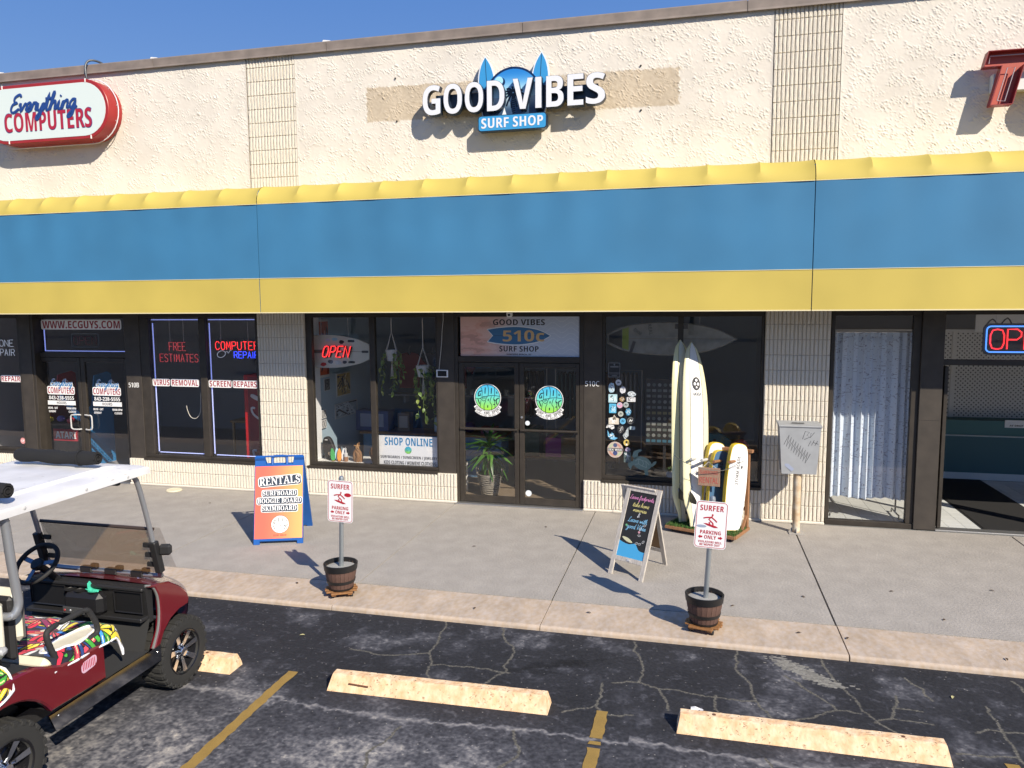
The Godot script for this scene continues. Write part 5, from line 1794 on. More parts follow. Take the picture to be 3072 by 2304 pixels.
func surf_left_window() -> void:
	var ledge := thing("display_ledge", "white display ledge inside the surf shop's left window", "ledge", Vector3(-4.7, 0.0, -0.48))
	bx("top", Vector3(-1.2, 0.44, -0.30), Vector3(1.2, 0.49, 0.30), mat("ledge_white", Color(0.70, 0.70, 0.68), 0.6), ledge, 0.004)
	bx("front", Vector3(-1.2, 0.0, -0.30), Vector3(1.2, 0.44, -0.27), mat("ledge_white"), ledge)
	var cheek := thing("display_screen", "white side screen of the surf shop window display", "screen", Vector3(-5.91, 0.49, -0.40))
	bx("board", Vector3(-0.008, 0.0, -0.12), Vector3(0.008, 2.35, 0.24), mat("cheek_white", Color(0.74, 0.75, 0.76), 0.7), cheek)
	# the hanging board that carries the OPEN sign
	var o := thing("surfboard", "cream surfboard hung sideways behind a red OPEN neon, three fin boxes", "surfboard", Vector3(-5.39, 2.25, -0.27))
	var edge := smooth([Vector2(0.47, 0.115), Vector2(0.28, 0.19), Vector2(0.0, 0.245), Vector2(-0.25, 0.258), Vector2(-0.55, 0.25)], 4)
	var poly := PackedVector2Array()
	for p in edge:
		poly.append(p)
	for k in edge.size():
		var p: Vector2 = edge[edge.size() - 1 - k]
		poly.append(Vector2(p.x, -p.y))
	var b := MB.new()
	b.prism(poly, -0.05, 0.0, 0.012)
	part("deck", b.commit(40), mat("board_cream", Color(0.52, 0.53, 0.46), 0.35), o)
	bx("stringer", Vector3(-0.55, -0.004, 0.0), Vector3(0.46, 0.004, 0.002), mat("stringer_brown", Color(0.18, 0.13, 0.08), 0.5), o)
	bx("grey_band", Vector3(-0.55, -0.028, 0.0), Vector3(-0.20, 0.028, 0.0015), mat("band_grey", Color(0.15, 0.17, 0.15), 0.5), o)
	for q in [[0.40, 0.0], [0.17, 0.165], [0.17, -0.165]]:
		b = MB.new()
		b.prism(rounded(0.115, 0.036, 0.017, 4), 0.0, 0.003)
		part("fin_box", b.commit(), mat("finbox_black", Color(0.02, 0.022, 0.025), 0.4), o, Vector3(q[0], q[1], 0))
	for q in [[-0.23, 0.18, 0.035, Color(0.45, 0.45, 0.55)], [-0.11, 0.19, 0.04, Color(0.25, 0.45, 0.55)], [0.01, 0.15, 0.04, Color(0.03, 0.03, 0.03)], [-0.06, -0.17, 0.045, Color(0.40, 0.50, 0.52)], [0.05, -0.165, 0.035, Color(0.05, 0.06, 0.07)], [-0.19, -0.16, 0.04, Color(0.08, 0.08, 0.08)], [-0.32, -0.205, 0.045, Color(0.45, 0.04, 0.03)]]:
		b = MB.new()
		var pl := PackedVector2Array()
		for k in 9:
			var rr: float = q[2] * rng.randf_range(0.75, 1.1)
			pl.append(Vector2(cos(TAU * k / 9.0) * rr * 1.2, sin(TAU * k / 9.0) * rr * 0.8))
		b.prism(pl, 0, 0.0015)
		part("sticker", b.commit(), mat("board_sticker_%.2f" % q[0], q[3], 0.5), o, Vector3(q[0], q[1], 0.0))
	hang(o, Vector3(0.12, 0.22, -0.02), Vector3(0.10, 0.66, -0.02))
	hang(o, Vector3(-0.35, 0.25, -0.02), Vector3(-0.35, 0.66, -0.02))
	var n := neon("neon_sign", "lit red slanted OPEN neon on the hanging cream surfboard", [["OPEN", -5.71, 2.165, -0.235, 0.085, 0.17, 0.035, 0.010, glow("neon_open_red", Color(1.0, 0.13, 0.10), 1.3), 0.28]])
	b = MB.new()
	tube_word(b, "OPEN", Vector2(0.012, -0.006), 0.085, 0.17, 0.035, 0.014, -0.017, 0.28)
	part("black_backing", b.commit(50), mat("finbox_black"), n)
	# two pots in knotted hangers with trailing vines
	var pots := [[Vector3(-4.58, 2.105, -0.35), 0.098, 0.175, 2.765, 11, "white pot in a knotted hanger with a short tassel, vine trailing left"], [Vector3(-4.066, 1.865, -0.35), 0.112, 0.18, 2.765, 14, "white pot in a knotted hanger with long vines, hung lowest in the surf shop window"]]
	var leaf := [leaf_mesh(0.075, 0.05, 0.35), leaf_mesh(0.06, 0.042, 0.5), leaf_mesh(0.09, 0.058, 0.45)]
	var green := [mat("vine_green", Color(0.10, 0.17, 0.03), 0.45, {"backlight_enabled": true, "backlight": Color(0.25, 0.35, 0.08)}), mat("vine_lime", Color(0.22, 0.28, 0.05), 0.45, {"backlight_enabled": true, "backlight": Color(0.35, 0.42, 0.1)}), mat("vine_dark", Color(0.045, 0.09, 0.022), 0.5)]
	for k in 2:
		var p: Array = pots[k]
		var at: Vector3 = p[0]
		var t := thing("hanging_planter", p[5], "planter", at)
		var r: float = p[1]
		var h: float = p[2]
		b = MB.new()
		b.lathe([Vector2(0, 0), Vector2(r * 0.62, 0), Vector2(r * 0.72, 0.01), Vector2(r, h), Vector2(r * 0.93, h), Vector2(r * 0.9, h - 0.02), Vector2(0, h - 0.02)], 22)
		part("pot", b.commit(30), mat("pot_white", Color(0.66, 0.68, 0.72), 0.4), t)
		b = MB.new()
		var top: float = p[3] - at.y
		for q in 4:
			var an := TAU * q / 4.0 + 0.5
			b.tube([Vector3(0, -0.02, 0), Vector3(cos(an) * r * 0.85, h * 0.35, sin(an) * r * 0.85), Vector3(cos(an) * (r + 0.006), h, sin(an) * (r + 0.006)), Vector3(0, h + 0.28, 0)], 0.005, 5)
		b.tube([Vector3(0, h + 0.27, 0), Vector3(0, top, 0)], 0.008, 6)
		for q in 7:
			var an := TAU * q / 7.0
			b.tube([Vector3(0, -0.02, 0), Vector3(cos(an) * 0.014, -0.14, sin(an) * 0.014), Vector3(cos(an) * 0.02, -0.27, sin(an) * 0.02)], 0.004, 4)
		part("macrame_hanger", b.commit(40), mat("cotton_cord", Color(0.58, 0.54, 0.50), 0.8), t)
		var stems := MB.new()
		for q in int(p[4]):
			var an := rng.randf() * TAU
			var ln := rng.randf_range(0.25, 0.95) if k == 1 else rng.randf_range(0.2, 0.75)
			var cur := Vector3(cos(an) * r, h, sin(an) * r * 0.6)
			var dir := Vector3(cos(an) * 0.6 + (-0.25 if k == 0 and q % 2 else 0.05), 0.2, sin(an) * 0.25)
			var pts := [cur]
			var d := 0.0
			while d < ln:
				dir = (dir * 0.62 + Vector3(rng.randf_range(-0.25, 0.25), -0.5, rng.randf_range(-0.12, 0.12))).normalized()
				cur += dir * 0.06
				cur.z = clampf(cur.z, -0.15, 0.17)
				d += 0.06
				pts.append(cur)
				if rng.randf() < 0.9:
					var lf := part("leaf", leaf[rng.randi_range(0, 2)], green[rng.randi_range(0, 2) if d < ln * 0.5 else rng.randi_range(0, 1)], t, cur)
					lf.rotation = Vector3(rng.randf_range(-0.5, 0.5), rng.randf() * TAU, rng.randf_range(-1.1, 0.1))
			stems.tube(pts, 0.0035, 5)
		part("vines", stems.commit(40), green[0], t)
	# the board advertising the web shop
	o = thing("printed_board", "white SHOP ONLINE corrugated board standing in the surf shop window", "sign", Vector3(-4.262, 0.491, -0.17))
	bx("sheet", Vector3(-0.49, 0.0, -0.006), Vector3(0.49, 0.472, 0.0), mat("board_white", Color(0.70, 0.71, 0.73), 0.6), o)
	var bl := mat("shop_blue_print", Color(0.03, 0.20, 0.42), 0.5)
	word("lettering", "SHOP ONLINE", sans_bold, bl, o, Vector3(0.0, 0.385, 0.0015), 0.78, 0.125, 0.001)
	var ik := mat("print_black", Color(0.025, 0.025, 0.03), 0.6)
	word("lettering", "SURFBOARDS / SUNSCREEN / JEWLERY", sans_bold, ik, o, Vector3(0.0, 0.135, 0.0015), 0.93, 0.055, 0.001)
	word("lettering", "KIDS CLOTING / WOMENS CLOTHING", sans_bold, ik, o, Vector3(0.02, 0.055, 0.0015), 0.86, 0.055, 0.001)
	b = MB.new()
	b.mapped = true
	b.prism(ellipse(0.06, 0.06, 24), 0, 0.001)
	part("emblem", b.commit(), mats["emblem_blue"], o, Vector3(-0.005, 0.255, 0.0008))
	# on the ledge
	o = thing("board_bag", "black padded board bag leaning in the surf shop window corner", "bag", Vector3(-5.70, 0.491, -0.42))
	b = MB.new()
	var bag := PackedVector2Array()
	for p in smooth([Vector2(-0.075, 0), Vector2(-0.095, 0.15), Vector2(-0.08, 0.30), Vector2(-0.04, 0.37), Vector2(0.03, 0.37), Vector2(0.075, 0.30), Vector2(0.10, 0.15), Vector2(0.09, 0)], 3):
		bag.append(p)
	b.prism(bag, -0.035, 0.035, 0.015)
	var bp := part("body", b.commit(40), mat("bag_black", Color(0.018, 0.018, 0.02), 0.7), o)
	bp.rotation.z = 0.18
	b = MB.new()
	b.prism(ellipse(0.032, 0.032, 16), 0.035, 0.038)
	part("badge", b.commit(), mat("badge_tan", Color(0.50, 0.40, 0.30), 0.6), o, Vector3(0.0, 0.10, 0.0))
	b = MB.new()
	b.prism(rounded(0.05, 0.018, 0.006, 2), 0.036, 0.039)
	part("tag", b.commit(), mat("pot_white"), o, Vector3(-0.06, 0.325, 0))
	var mb := MB.new()
	var mini_p := PackedVector2Array()
	for k in 22:
		var an := TAU * k / 22.0
		mini_p.append(Vector2(cos(an) * 0.036 * (1.0 - 0.2 * sin(an)), 0.105 + sin(an) * 0.105))
	mb.prism(mini_p, -0.006, 0.006, 0.003)
	var mini_me := mb.commit(30)
	var hues := [["green", Color(0.05, 0.30, 0.08)], ["pale blue", Color(0.35, 0.55, 0.70)], ["orange", Color(0.60, 0.25, 0.04)], ["white", Color(0.60, 0.62, 0.64)]]
	for k in 4:
		var t := thing("toy_surfboard", hues[k][0] + " toy surfboard standing on the surf shop window ledge", "toy", Vector3(-5.60 + k * 0.052, 0.491, -0.30 - (k % 2) * 0.04), "toy surfboards on the ledge")
		var q := part("board", mini_me, mat("toy_" + hues[k][0].replace(" ", "_"), hues[k][1], 0.3), t)
		q.rotation = Vector3(-0.12, 0.5, 0.08 - 0.05 * k)
		bx("stand", Vector3(-0.02, 0.0, -0.02), Vector3(0.02, 0.012, 0.02), mat("caddy_wood"), t)
	o = thing("candle", "white candle in a wooden holder on the surf shop window ledge", "candle", Vector3(-5.395, 0.491, -0.33))
	b = MB.new()
	b.lathe([Vector2(0, 0), Vector2(0.034, 0), Vector2(0.036, 0.075), Vector2(0, 0.075)], 14)
	part("holder", b.commit(30), mat("turned_wood", Color(0.24, 0.12, 0.06), 0.6), o)
	b = MB.new()
	b.lathe([Vector2(0.03, 0.075), Vector2(0.032, 0.13), Vector2(0.014, 0.14), Vector2(0.011, 0.20), Vector2(0, 0.23)], 12)
	part("wax", b.commit(30), mat("pot_white"), o)
	o = thing("wood_carving", "brown driftwood carving with a starfish on the surf shop window ledge", "carving", Vector3(-5.20, 0.491, -0.36))
	b = MB.new()
	for q in [[Vector3(-0.03, 0, 0), Vector3(-0.05, 0.12, 0.01), Vector3(0.0, 0.22, 0), Vector3(0.03, 0.31, 0.01)], [Vector3(0.04, 0, 0.01), Vector3(0.05, 0.10, 0.0), Vector3(0.01, 0.19, 0.02), Vector3(-0.06, 0.26, 0.0)], [Vector3(0.0, 0, 0.02), Vector3(0.02, 0.1, 0.03), Vector3(-0.02, 0.17, 0.02)]]:
		b.tube(smooth(q, 3), [0.042, 0.042, 0.04, 0.036, 0.034, 0.03, 0.026, 0.02, 0.014, 0.01].slice(0, smooth(q, 3).size()), 8)
	part("driftwood", b.commit(50), grained("driftwood", Color(0.30, 0.16, 0.07), 0.7, t_wood, 6.0), o)
	b = MB.new()
	var star := PackedVector2Array()
	for k in 10:
		var rr := 0.055 if k % 2 == 0 else 0.02
		star.append(Vector2(sin(TAU * k / 10.0) * rr, cos(TAU * k / 10.0) * rr))
	b.prism(star, 0.0, 0.014, 0.005)
	part("starfish", b.commit(), mat("starfish_tan", Color(0.40, 0.22, 0.09), 0.7), o, Vector3(0.01, 0.25, 0.03))
	o = thing("wood_carving", "narrow dark wood carving by the mullion of the surf shop window", "carving", Vector3(-4.95, 0.491, -0.36))
	b = MB.new()
	b.tube(smooth([Vector3(0.03, 0, 0), Vector3(0.0, 0.08, 0), Vector3(-0.03, 0.16, 0.01), Vector3(0.02, 0.27, 0)], 3), [0.04, 0.036, 0.034, 0.03, 0.03, 0.028, 0.024, 0.018, 0.012, 0.006], 8)
	part("body", b.commit(50), mats["driftwood"], o)
	# on the side wall and further in
	for q in [["framed_print", "yellow map-like poster on the surf shop side wall", -1.10, -1.63, 1.42, 1.82, Color(0.40, 0.28, 0.07)], ["framed_print", "small black and white framed print on the surf shop side wall", -0.67, -0.86, 1.57, 1.77, Color(0.05, 0.05, 0.05)], ["framed_print", "pale blue and pink picture above the dark box in the surf shop", -1.02, -1.88, 1.05, 1.30, Color(0.28, 0.36, 0.42)], ["wall_banner", "orange and grey banner on the surf shop side wall", -0.50, -0.86, 1.80, 2.75, Color(0.50, 0.10, 0.03)]]:
		var t := thing(q[0], q[1], "poster", Vector3(-5.925, (q[4] + q[5]) / 2, (q[2] + q[3]) / 2))
		var hw: float = (q[2] - q[3]) / 2
		var hh: float = (q[5] - q[4]) / 2
		bx("frame", Vector3(0.0, -hh, -hw), Vector3(0.012, hh, hw), mat("frame_pale", Color(0.5, 0.5, 0.48), 0.6), t)
		var a := Art.new(48, 48, Color(q[6].r, q[6].g, q[6].b).linear_to_srgb())
		for k in 22:
			var p := []
			for j in 3:
				p.append(Vector2(rng.randf() * 48, rng.randf() * 48))
			a.line(smooth(p, 3), rng.randf_range(0.8, 2.4), Color(q[6].r, q[6].g, q[6].b).linear_to_srgb().lightened(rng.randf_range(-0.2, 0.5)) if k % 4 else Color(0.12, 0.12, 0.14))
		var pm := MB.new()
		pm.mapped = true
		pm.xf = Transform3D(Basis(Vector3(0, 0, -1), Vector3(0, 1, 0), Vector3(1, 0, 0)), Vector3(0.012, 0, 0))
		pm.prism(PackedVector2Array([Vector2(-hw * 0.92, -hh * 0.92), Vector2(hw * 0.92, -hh * 0.92), Vector2(hw * 0.92, hh * 0.92), Vector2(-hw * 0.92, hh * 0.92)]), 0.0, 0.002)
		part("print", pm.commit(), mat("print_%s_%.2f" % [q[0], q[2]], Color(1, 1, 1), 0.6, {"albedo_texture": a.tex()}), t)
	for k in 2:
		var t := thing("sandal_card", "white card of patterned sandals on the surf shop side wall, " + ["upper one", "lower one"][k], "card", Vector3(-5.91, 1.20 - k * 0.16, -0.60), "white cards on the side wall")
		bx("card", Vector3(0.0, -0.07, -0.08), Vector3(0.01, 0.07, 0.08), mat("pot_white"), t)
		var m := MB.new()
		for j in 2:
			var e := []
			for w in 12:
				e.append(Vector3(0.011, sin(TAU * w / 12.0) * 0.055, (j - 0.5) * 0.075 + cos(TAU * w / 12.0) * 0.026))
			m.tube(e, 0.005, 4, true, true)
		part("printed_soles", m.commit(), ik, t)
	o = thing("shop_counter", "blue shop counter with a wooden top inside the surf shop", "counter", Vector3(-4.6, 0, -2.0))
	bx("body", Vector3(-1.15, 0.0, -0.25), Vector3(1.4, 0.70, 0.25), mat("counter_blue", Color(0.10, 0.22, 0.36), 0.6), o)
	bx("top", Vector3(-1.2, 0.70, -0.28), Vector3(1.45, 0.74, 0.29), mats["caddy_wood"], o, 0.005)
	var kinds := [["storage_box", "dark blue cardboard box on the surf shop counter", Vector3(0.62, 0.36, 0.3), Color(0.02, 0.06, 0.20), -1.0], ["storage_box", "brown paper carton on the surf shop counter", Vector3(0.22, 0.32, 0.2), Color(0.20, 0.13, 0.07), -0.42], ["card_rack", "white wire card rack on the surf shop counter", Vector3(0.30, 0.26, 0.15), Color(0.42, 0.48, 0.54), 0.30], ["round_vase", "dark purple vase on the surf shop counter", Vector3(0.2, 0.2, 0.2), Color(0.05, 0.02, 0.10), 0.78], ["storage_box", "small red boxes on the surf shop counter", Vector3(0.28, 0.12, 0.2), Color(0.25, 0.04, 0.05), 1.15]]
	for q in kinds:
		var t := thing(q[0], q[1], q[0].split("_")[1], Vector3(-4.6 + q[4], 0.741, -1.95))
		var s: Vector3 = q[2]
		if q[0] == "round_vase":
			b = MB.new()
			b.ball(Vector3(0, 0.1, 0), Vector3(0.11, 0.1, 0.11), 16, 8)
			part("body", b.commit(40), mat("vase_purple", q[3], 0.3), t)
			continue
		bx("body", Vector3(-s.x / 2, 0, -s.z / 2), Vector3(s.x / 2, s.y, s.z / 2), mat("box_%.2f" % q[4], q[3], 0.7), t, 0.004)
		bx("panel", Vector3(-s.x * 0.36, s.y * 0.2, s.z / 2), Vector3(s.x * 0.36, s.y * 0.85, s.z / 2 + 0.004), mat("boxp_%.2f" % q[4], q[3].lightened(0.25), 0.6), t)
	o = thing("wall_shelf", "long pale shelf of jars at the back of the surf shop", "shelf", Vector3(-3.9, 1.20, -3.4))
	bx("board", Vector3(-2.0, 0, -0.15), Vector3(2.6, 0.03, 0.15), mat("shelf_pale", Color(0.40, 0.36, 0.32), 0.6), o)
	for k in 3:
		bx("bracket", Vector3(-1.7 + k * 1.9, -0.14, -0.15), Vector3(-1.67 + k * 1.9, 0, 0.08), mat("dark_steel"), o)
	b = MB.new()
	b.lathe([Vector2(0, 0), Vector2(0.045, 0), Vector2(0.05, 0.09), Vector2(0.04, 0.10), Vector2(0.042, 0.12), Vector2(0, 0.12)], 10)
	var jar := b.commit(30)
	for k in 8:
		var t := thing("jar", "small pale jar on the surf shop's long back shelf", "jar", Vector3(-4.7 + k * 0.17, 1.231, -3.36), "jars on the back shelf")
		part("glass", jar, mat("jar_pale", Color(0.45, 0.48, 0.44), 0.3), t)
	for q in [[-5.3, -2.9, "red print shirt hanging inside the surf shop", Color(0.24, 0.03, 0.03)], [-4.9, -3.1, "dark patterned shirt hanging inside the surf shop", Color(0.05, 0.05, 0.07)], [-4.4, -3.0, "maroon print shirt hanging beside the surf shop shelf", Color(0.16, 0.03, 0.04)]]:
		var t := thing("hanging_shirt", q[2], "shirt", Vector3(q[0], 1.75, q[1]))
		b = MB.new()
		b.prism(PackedVector2Array([Vector2(-0.2, -0.35), Vector2(0.2, -0.35), Vector2(0.2, 0.05), Vector2(0.32, -0.08), Vector2(0.38, 0.05), Vector2(0.18, 0.30), Vector2(0.06, 0.33), Vector2(0.0, 0.28), Vector2(-0.06, 0.33), Vector2(-0.18, 0.30), Vector2(-0.38, 0.05), Vector2(-0.32, -0.08), Vector2(-0.2, 0.05)]), -0.03, 0.03, 0.01)
		part("cloth", b.commit(40), mat("shirt_%.1f" % q[0], q[3], 0.9), t)
		b = MB.new()
		b.tube([Vector3(0, 0.3, 0), Vector3(0, 0.42, 0), Vector3(0.03, 0.45, 0)], 0.004, 5)
		part("hook", b.commit(), mat("dark_steel"), t)

func surf_door_plant() -> void:
	var o := thing("potted_palm", "broad leaved dracaena in a woven silver basket behind the glass door", "plant", Vector3(-3.09, 0.0, -0.60))
	var b := MB.new()
	b.lathe([Vector2(0, 0.01), Vector2(0.115, 0.01), Vector2(0.19, 0.36), Vector2(0.18, 0.36), Vector2(0.11, 0.03)], 20)
	part("pot_liner", b.commit(30), mat("liner_dark", Color(0.05, 0.045, 0.04), 0.8), o)
	var wm := mat("woven_silver", Color(0.34, 0.31, 0.26), 0.45, {"metallic": 0.3})
	var bk := holder("basket", o)
	for k in 13:      # bands of weaving, each a ring that weaves in and out
		var y := 0.02 + k * 0.027
		var r := lerpf(0.12, 0.19, y / 0.36)
		var ring := []
		for j in 28:
			var an := TAU * j / 28.0
			var rr := r + (0.008 if (j + k) % 2 else 0.001)
			ring.append(Vector3(cos(an) * rr, y + 0.006 * sin(an * 3.0 + k), sin(an) * rr))
		b = MB.new()
		b.tube(ring, 0.009, 5, true, true, 1.0, Vector3.UP)
		part("weave", b.commit(50), wm, bk)
	for s in [-1.0, 1.0]:
		b = MB.new()
		b.tube(smooth([Vector3(s * 0.185, 0.34, -0.06), Vector3(s * 0.205, 0.42, -0.04), Vector3(s * 0.205, 0.43, 0.04), Vector3(s * 0.185, 0.34, 0.06)], 3), 0.009, 6)
		part("handle", b.commit(40), wm, bk)
	b = MB.new()
	b.tube(smooth([Vector3(0, 0.1, 0), Vector3(0.01, 0.3, 0), Vector3(-0.01, 0.5, 0.01), Vector3(0, 0.62, 0)], 3), 0.032, 8)
	part("trunk", b.commit(40), mat("cane_tan", Color(0.36, 0.24, 0.12), 0.7), o)
	var leaves := [leaf_mesh(0.46, 0.075, 0.55), leaf_mesh(0.40, 0.07, 0.8), leaf_mesh(0.50, 0.08, 0.35)]
	var gm := [mat("palm_green", Color(0.045, 0.13, 0.018), 0.35, {"backlight_enabled": true, "backlight": Color(0.15, 0.3, 0.05)}), mat("palm_green_b", Color(0.07, 0.18, 0.025), 0.35, {"backlight_enabled": true, "backlight": Color(0.2, 0.35, 0.06)}), mat("palm_green_c", Color(0.03, 0.09, 0.015), 0.4)]
	for k in 54:
		var t := k / 54.0
		var lf := part("leaf", leaves[k % 3], gm[rng.randi_range(0, 2)], o, Vector3(0, 0.55 + 0.28 * t + rng.randf_range(-0.02, 0.02), 0))
		lf.rotation = Vector3(rng.randf_range(-0.4, 0.4), k * 2.4, lerpf(-0.55, 1.0, t) + rng.randf_range(-0.2, 0.2))
		lf.scale = Vector3.ONE * rng.randf_range(0.72, 0.98)
	for q in [["pink", -2.15, 0.28, 0.34, Color(0.35, 0.03, 0.22)], ["tan", -1.80, 0.42, 0.36, Color(0.25, 0.15, 0.06)], ["red", -1.42, 0.22, 0.36, Color(0.30, 0.03, 0.04)], ["dark green", -2.55, 0.3, 0.5, Color(0.03, 0.08, 0.05)]]:
		var t := thing("storage_box", q[0] + " cardboard box on the floor inside the surf shop doors", "box", Vector3(q[1] - 0.25, 0.30, -2.5))
		bx("carton", Vector3(-q[2] / 2, 0.0, -0.2), Vector3(q[2] / 2, q[3], 0.2), mat("carton_" + q[0].replace(" ", "_"), q[4], 0.7), t, 0.004)
		bx("flap_tape", Vector3(-0.03, q[3], -0.2), Vector3(0.03, q[3] + 0.002, 0.2), mat("tape_tan", Color(0.35, 0.26, 0.14), 0.4), t)
	var tb := thing("low_bench", "low dark bench carrying boxes inside the surf shop doors", "bench", Vector3(-2.2, 0, -2.5))
	bx("top", Vector3(-0.9, 0.24, -0.25), Vector3(0.9, 0.298, 0.25), mat("bench_dark", Color(0.05, 0.035, 0.025), 0.6), tb)
	for q in [-0.8, 0.8]:
		bx("leg", Vector3(q - 0.03, 0, -0.2), Vector3(q + 0.03, 0.24, 0.2), mat("bench_dark"), tb)
	for q in [[-3.0, "black", Color(0.02, 0.02, 0.025)], [-2.3, "teal", Color(0.03, 0.09, 0.10)], [-1.6, "rust", Color(0.16, 0.06, 0.03)], [-1.2, "white", Color(0.35, 0.35, 0.36)]]:
		var t := thing("clothes_rail", q[1] + " shirts on a rail deep inside the surf shop", "clothes rail", Vector3(q[0], 0, -3.3 - 0.2 * absf(q[0] + 2)))
		var b2 := MB.new()
		b2.tube([Vector3(-0.25, 0, 0), Vector3(-0.25, 1.75, 0), Vector3(0.25, 1.75, 0), Vector3(0.25, 0, 0)], 0.015, 6)
		part("rail", b2.commit(), mat("aluminium"), t)
		for k in 5:
			bx("shirt", Vector3(-0.2 + k * 0.08, 0.85, -0.22), Vector3(-0.16 + k * 0.08, 1.7, 0.22), mat("rail_" + q[1], q[2], 0.9), t, 0.015)

func surf_right_window() -> void:
	var ledge := thing("display_ledge", "dark display ledge inside the surf shop's right window", "ledge", Vector3(-0.19, 0.0, -0.45))
	bx("top", Vector3(-1.05, 0.44, -0.28), Vector3(1.05, 0.49, 0.28), mat("ledge_dark", Color(0.06, 0.055, 0.05), 0.6), ledge, 0.004)
	bx("support", Vector3(-1.0, 0.0, -0.25), Vector3(1.0, 0.44, -0.22), mat("ledge_dark"), ledge)
	# the board hung under the head of the window
	var o := thing("surfboard", "grey white surfboard hung level with a black and lime tail pad", "surfboard", Vector3(-0.25, 2.468, -0.36))
	var edge := smooth([Vector2(-1.0, 0.07), Vector2(-0.85, 0.145), Vector2(-0.65, 0.20), Vector2(-0.30, 0.235), Vector2(0.10, 0.225), Vector2(0.5, 0.15), Vector2(0.82, 0.0)], 4)
	var poly := PackedVector2Array()
	for p in edge:
		poly.append(p)
	for k in range(edge.size() - 2, -1, -1):
		poly.append(Vector2(edge[k].x, -edge[k].y))
	var b := MB.new()
	b.prism(poly, -0.045, 0.0, 0.012)
	part("deck", b.commit(40), grained("board_grey", Color(0.30, 0.30, 0.27), 0.4, t_mottle, 1.2), o)
	b = MB.new()
	b.prism(PackedVector2Array([Vector2(-0.965, 0.05), Vector2(-0.78, 0.135), Vector2(-0.78, -0.135), Vector2(-0.965, -0.05)]), 0.0, 0.006)
	part("tail_pad", b.commit(), mat("pad_black", Color(0.02, 0.022, 0.02), 0.7), o)
	b = MB.new()
	b.prism(PackedVector2Array([Vector2(-0.775, 0.137), Vector2(-0.685, 0.165), Vector2(-0.685, -0.165), Vector2(-0.775, -0.137)]), 0.0, 0.006)
	part("lime_pad", b.commit(), mat("pad_lime", Color(0.22, 0.30, 0.03), 0.7), o)
	bx("stringer", Vector3(-0.68, -0.003, 0.0), Vector3(0.78, 0.003, 0.001), mat("stringer_brown"), o)
	for q in [["OHM", -0.56, 0.10, -0.6, 0.12, 0.05], ["REAL", -0.38, 0.13, -1.4, 0.15, 0.05]]:
		var h := holder("board_mark", o, Vector3(q[1], q[2], 0.001))
		h.rotation.z = q[3]
		word("lettering", q[0], sans_bold, mat("print_black"), h, Vector3.ZERO, q[4], q[5], 0.001)
	var bar := bx("black_label", Vector3(-0.085, -0.022, 0.0), Vector3(0.085, 0.022, 0.0015), mat("print_black"), o)
	bar.position = Vector3(-0.63, -0.12, 0.0008)
	bar.rotation.z = 1.25
	bx("black_label", Vector3(-0.04, 0.14, 0.0), Vector3(0.14, 0.21, 0.0015), mat("print_black"), o)
	hang(o, Vector3(-0.5, 0.2, -0.02), Vector3(-0.5, 0.45, -0.02))
	hang(o, Vector3(0.3, 0.2, -0.02), Vector3(0.3, 0.45, -0.02))
	# a revolving rack of stickers, dim behind the glass
	o = thing("sticker_rack", "dark rack holding rows of small round and square stickers", "rack", Vector3(-0.42, 0.491, -0.62))
	bx("panel", Vector3(-0.28, 0.40, -0.02), Vector3(0.30, 1.38, 0.0), mat("rack_black", Color(0.02, 0.02, 0.022), 0.6), o)
	bx("pole", Vector3(-0.02, 0.0, -0.06), Vector3(0.02, 0.4, -0.02), mat("rack_black"), o)
	bx("foot", Vector3(-0.15, 0.0, -0.2), Vector3(0.15, 0.02, 0.0), mat("rack_black"), o)
	var sm := MB.new()
	sm.prism(ellipse(0.026, 0.026, 12), 0, 0.002)
	var rd := sm.commit()
	sm = MB.new()
	sm.prism(rounded(0.058, 0.04, 0.006, 2), 0, 0.002)
	var sq := sm.commit()
	var tints := [mat("stick_a", Color(0.22, 0.23, 0.22), 0.6), mat("stick_b", Color(0.12, 0.14, 0.13), 0.6), mat("stick_c", Color(0.20, 0.18, 0.08), 0.6), mat("stick_d", Color(0.05, 0.14, 0.20), 0.6)]
	for j in 11:
		for i in 7:
			part("sticker_card", rd if j % 3 == 1 else sq, tints[3] if j == 0 else tints[2] if j == 5 else tints[(i * 7 + j) % 2], o, Vector3(-0.24 + i * 0.08, 0.46 + j * 0.083, 0.001))
	o = thing("small_planter", "little white square planter with a succulent on the dark ledge", "planter", Vector3(-0.33, 0.491, -0.28))
	bx("pot", Vector3(-0.045, 0.0, -0.045), Vector3(0.045, 0.08, 0.045), mat("pot_white"), o, 0.006)
	var lf := leaf_mesh(0.09, 0.03, 0.1, 0.4)
	for k in 12:
		var l := part("leaf", lf, mats["vine_dark"], o, Vector3(0, 0.08, 0))
		l.rotation = Vector3(0, k * 2.4, 0.4 + 0.06 * k)
	o = thing("beach_chair", "red beach chair back standing inside the surf shop's right window", "chair", Vector3(0.62, 0.49, -0.52))
	b = MB.new()
	var ch := PackedVector2Array()
	for p in smooth([Vector2(-0.16, 0), Vector2(-0.16, 0.30), Vector2(-0.06, 0.50), Vector2(0.08, 0.54), Vector2(0.15, 0.40), Vector2(0.16, 0)], 3):
		ch.append(p)
	b.prism(ch, -0.03, 0.03, 0.01)
	part("backrest", b.commit(40), mat("chair_red", Color(0.30, 0.02, 0.025), 0.6), o)
	bx("seat", Vector3(-0.16, 0.0, 0.03), Vector3(0.16, 0.03, 0.2), mat("chair_red"), o)
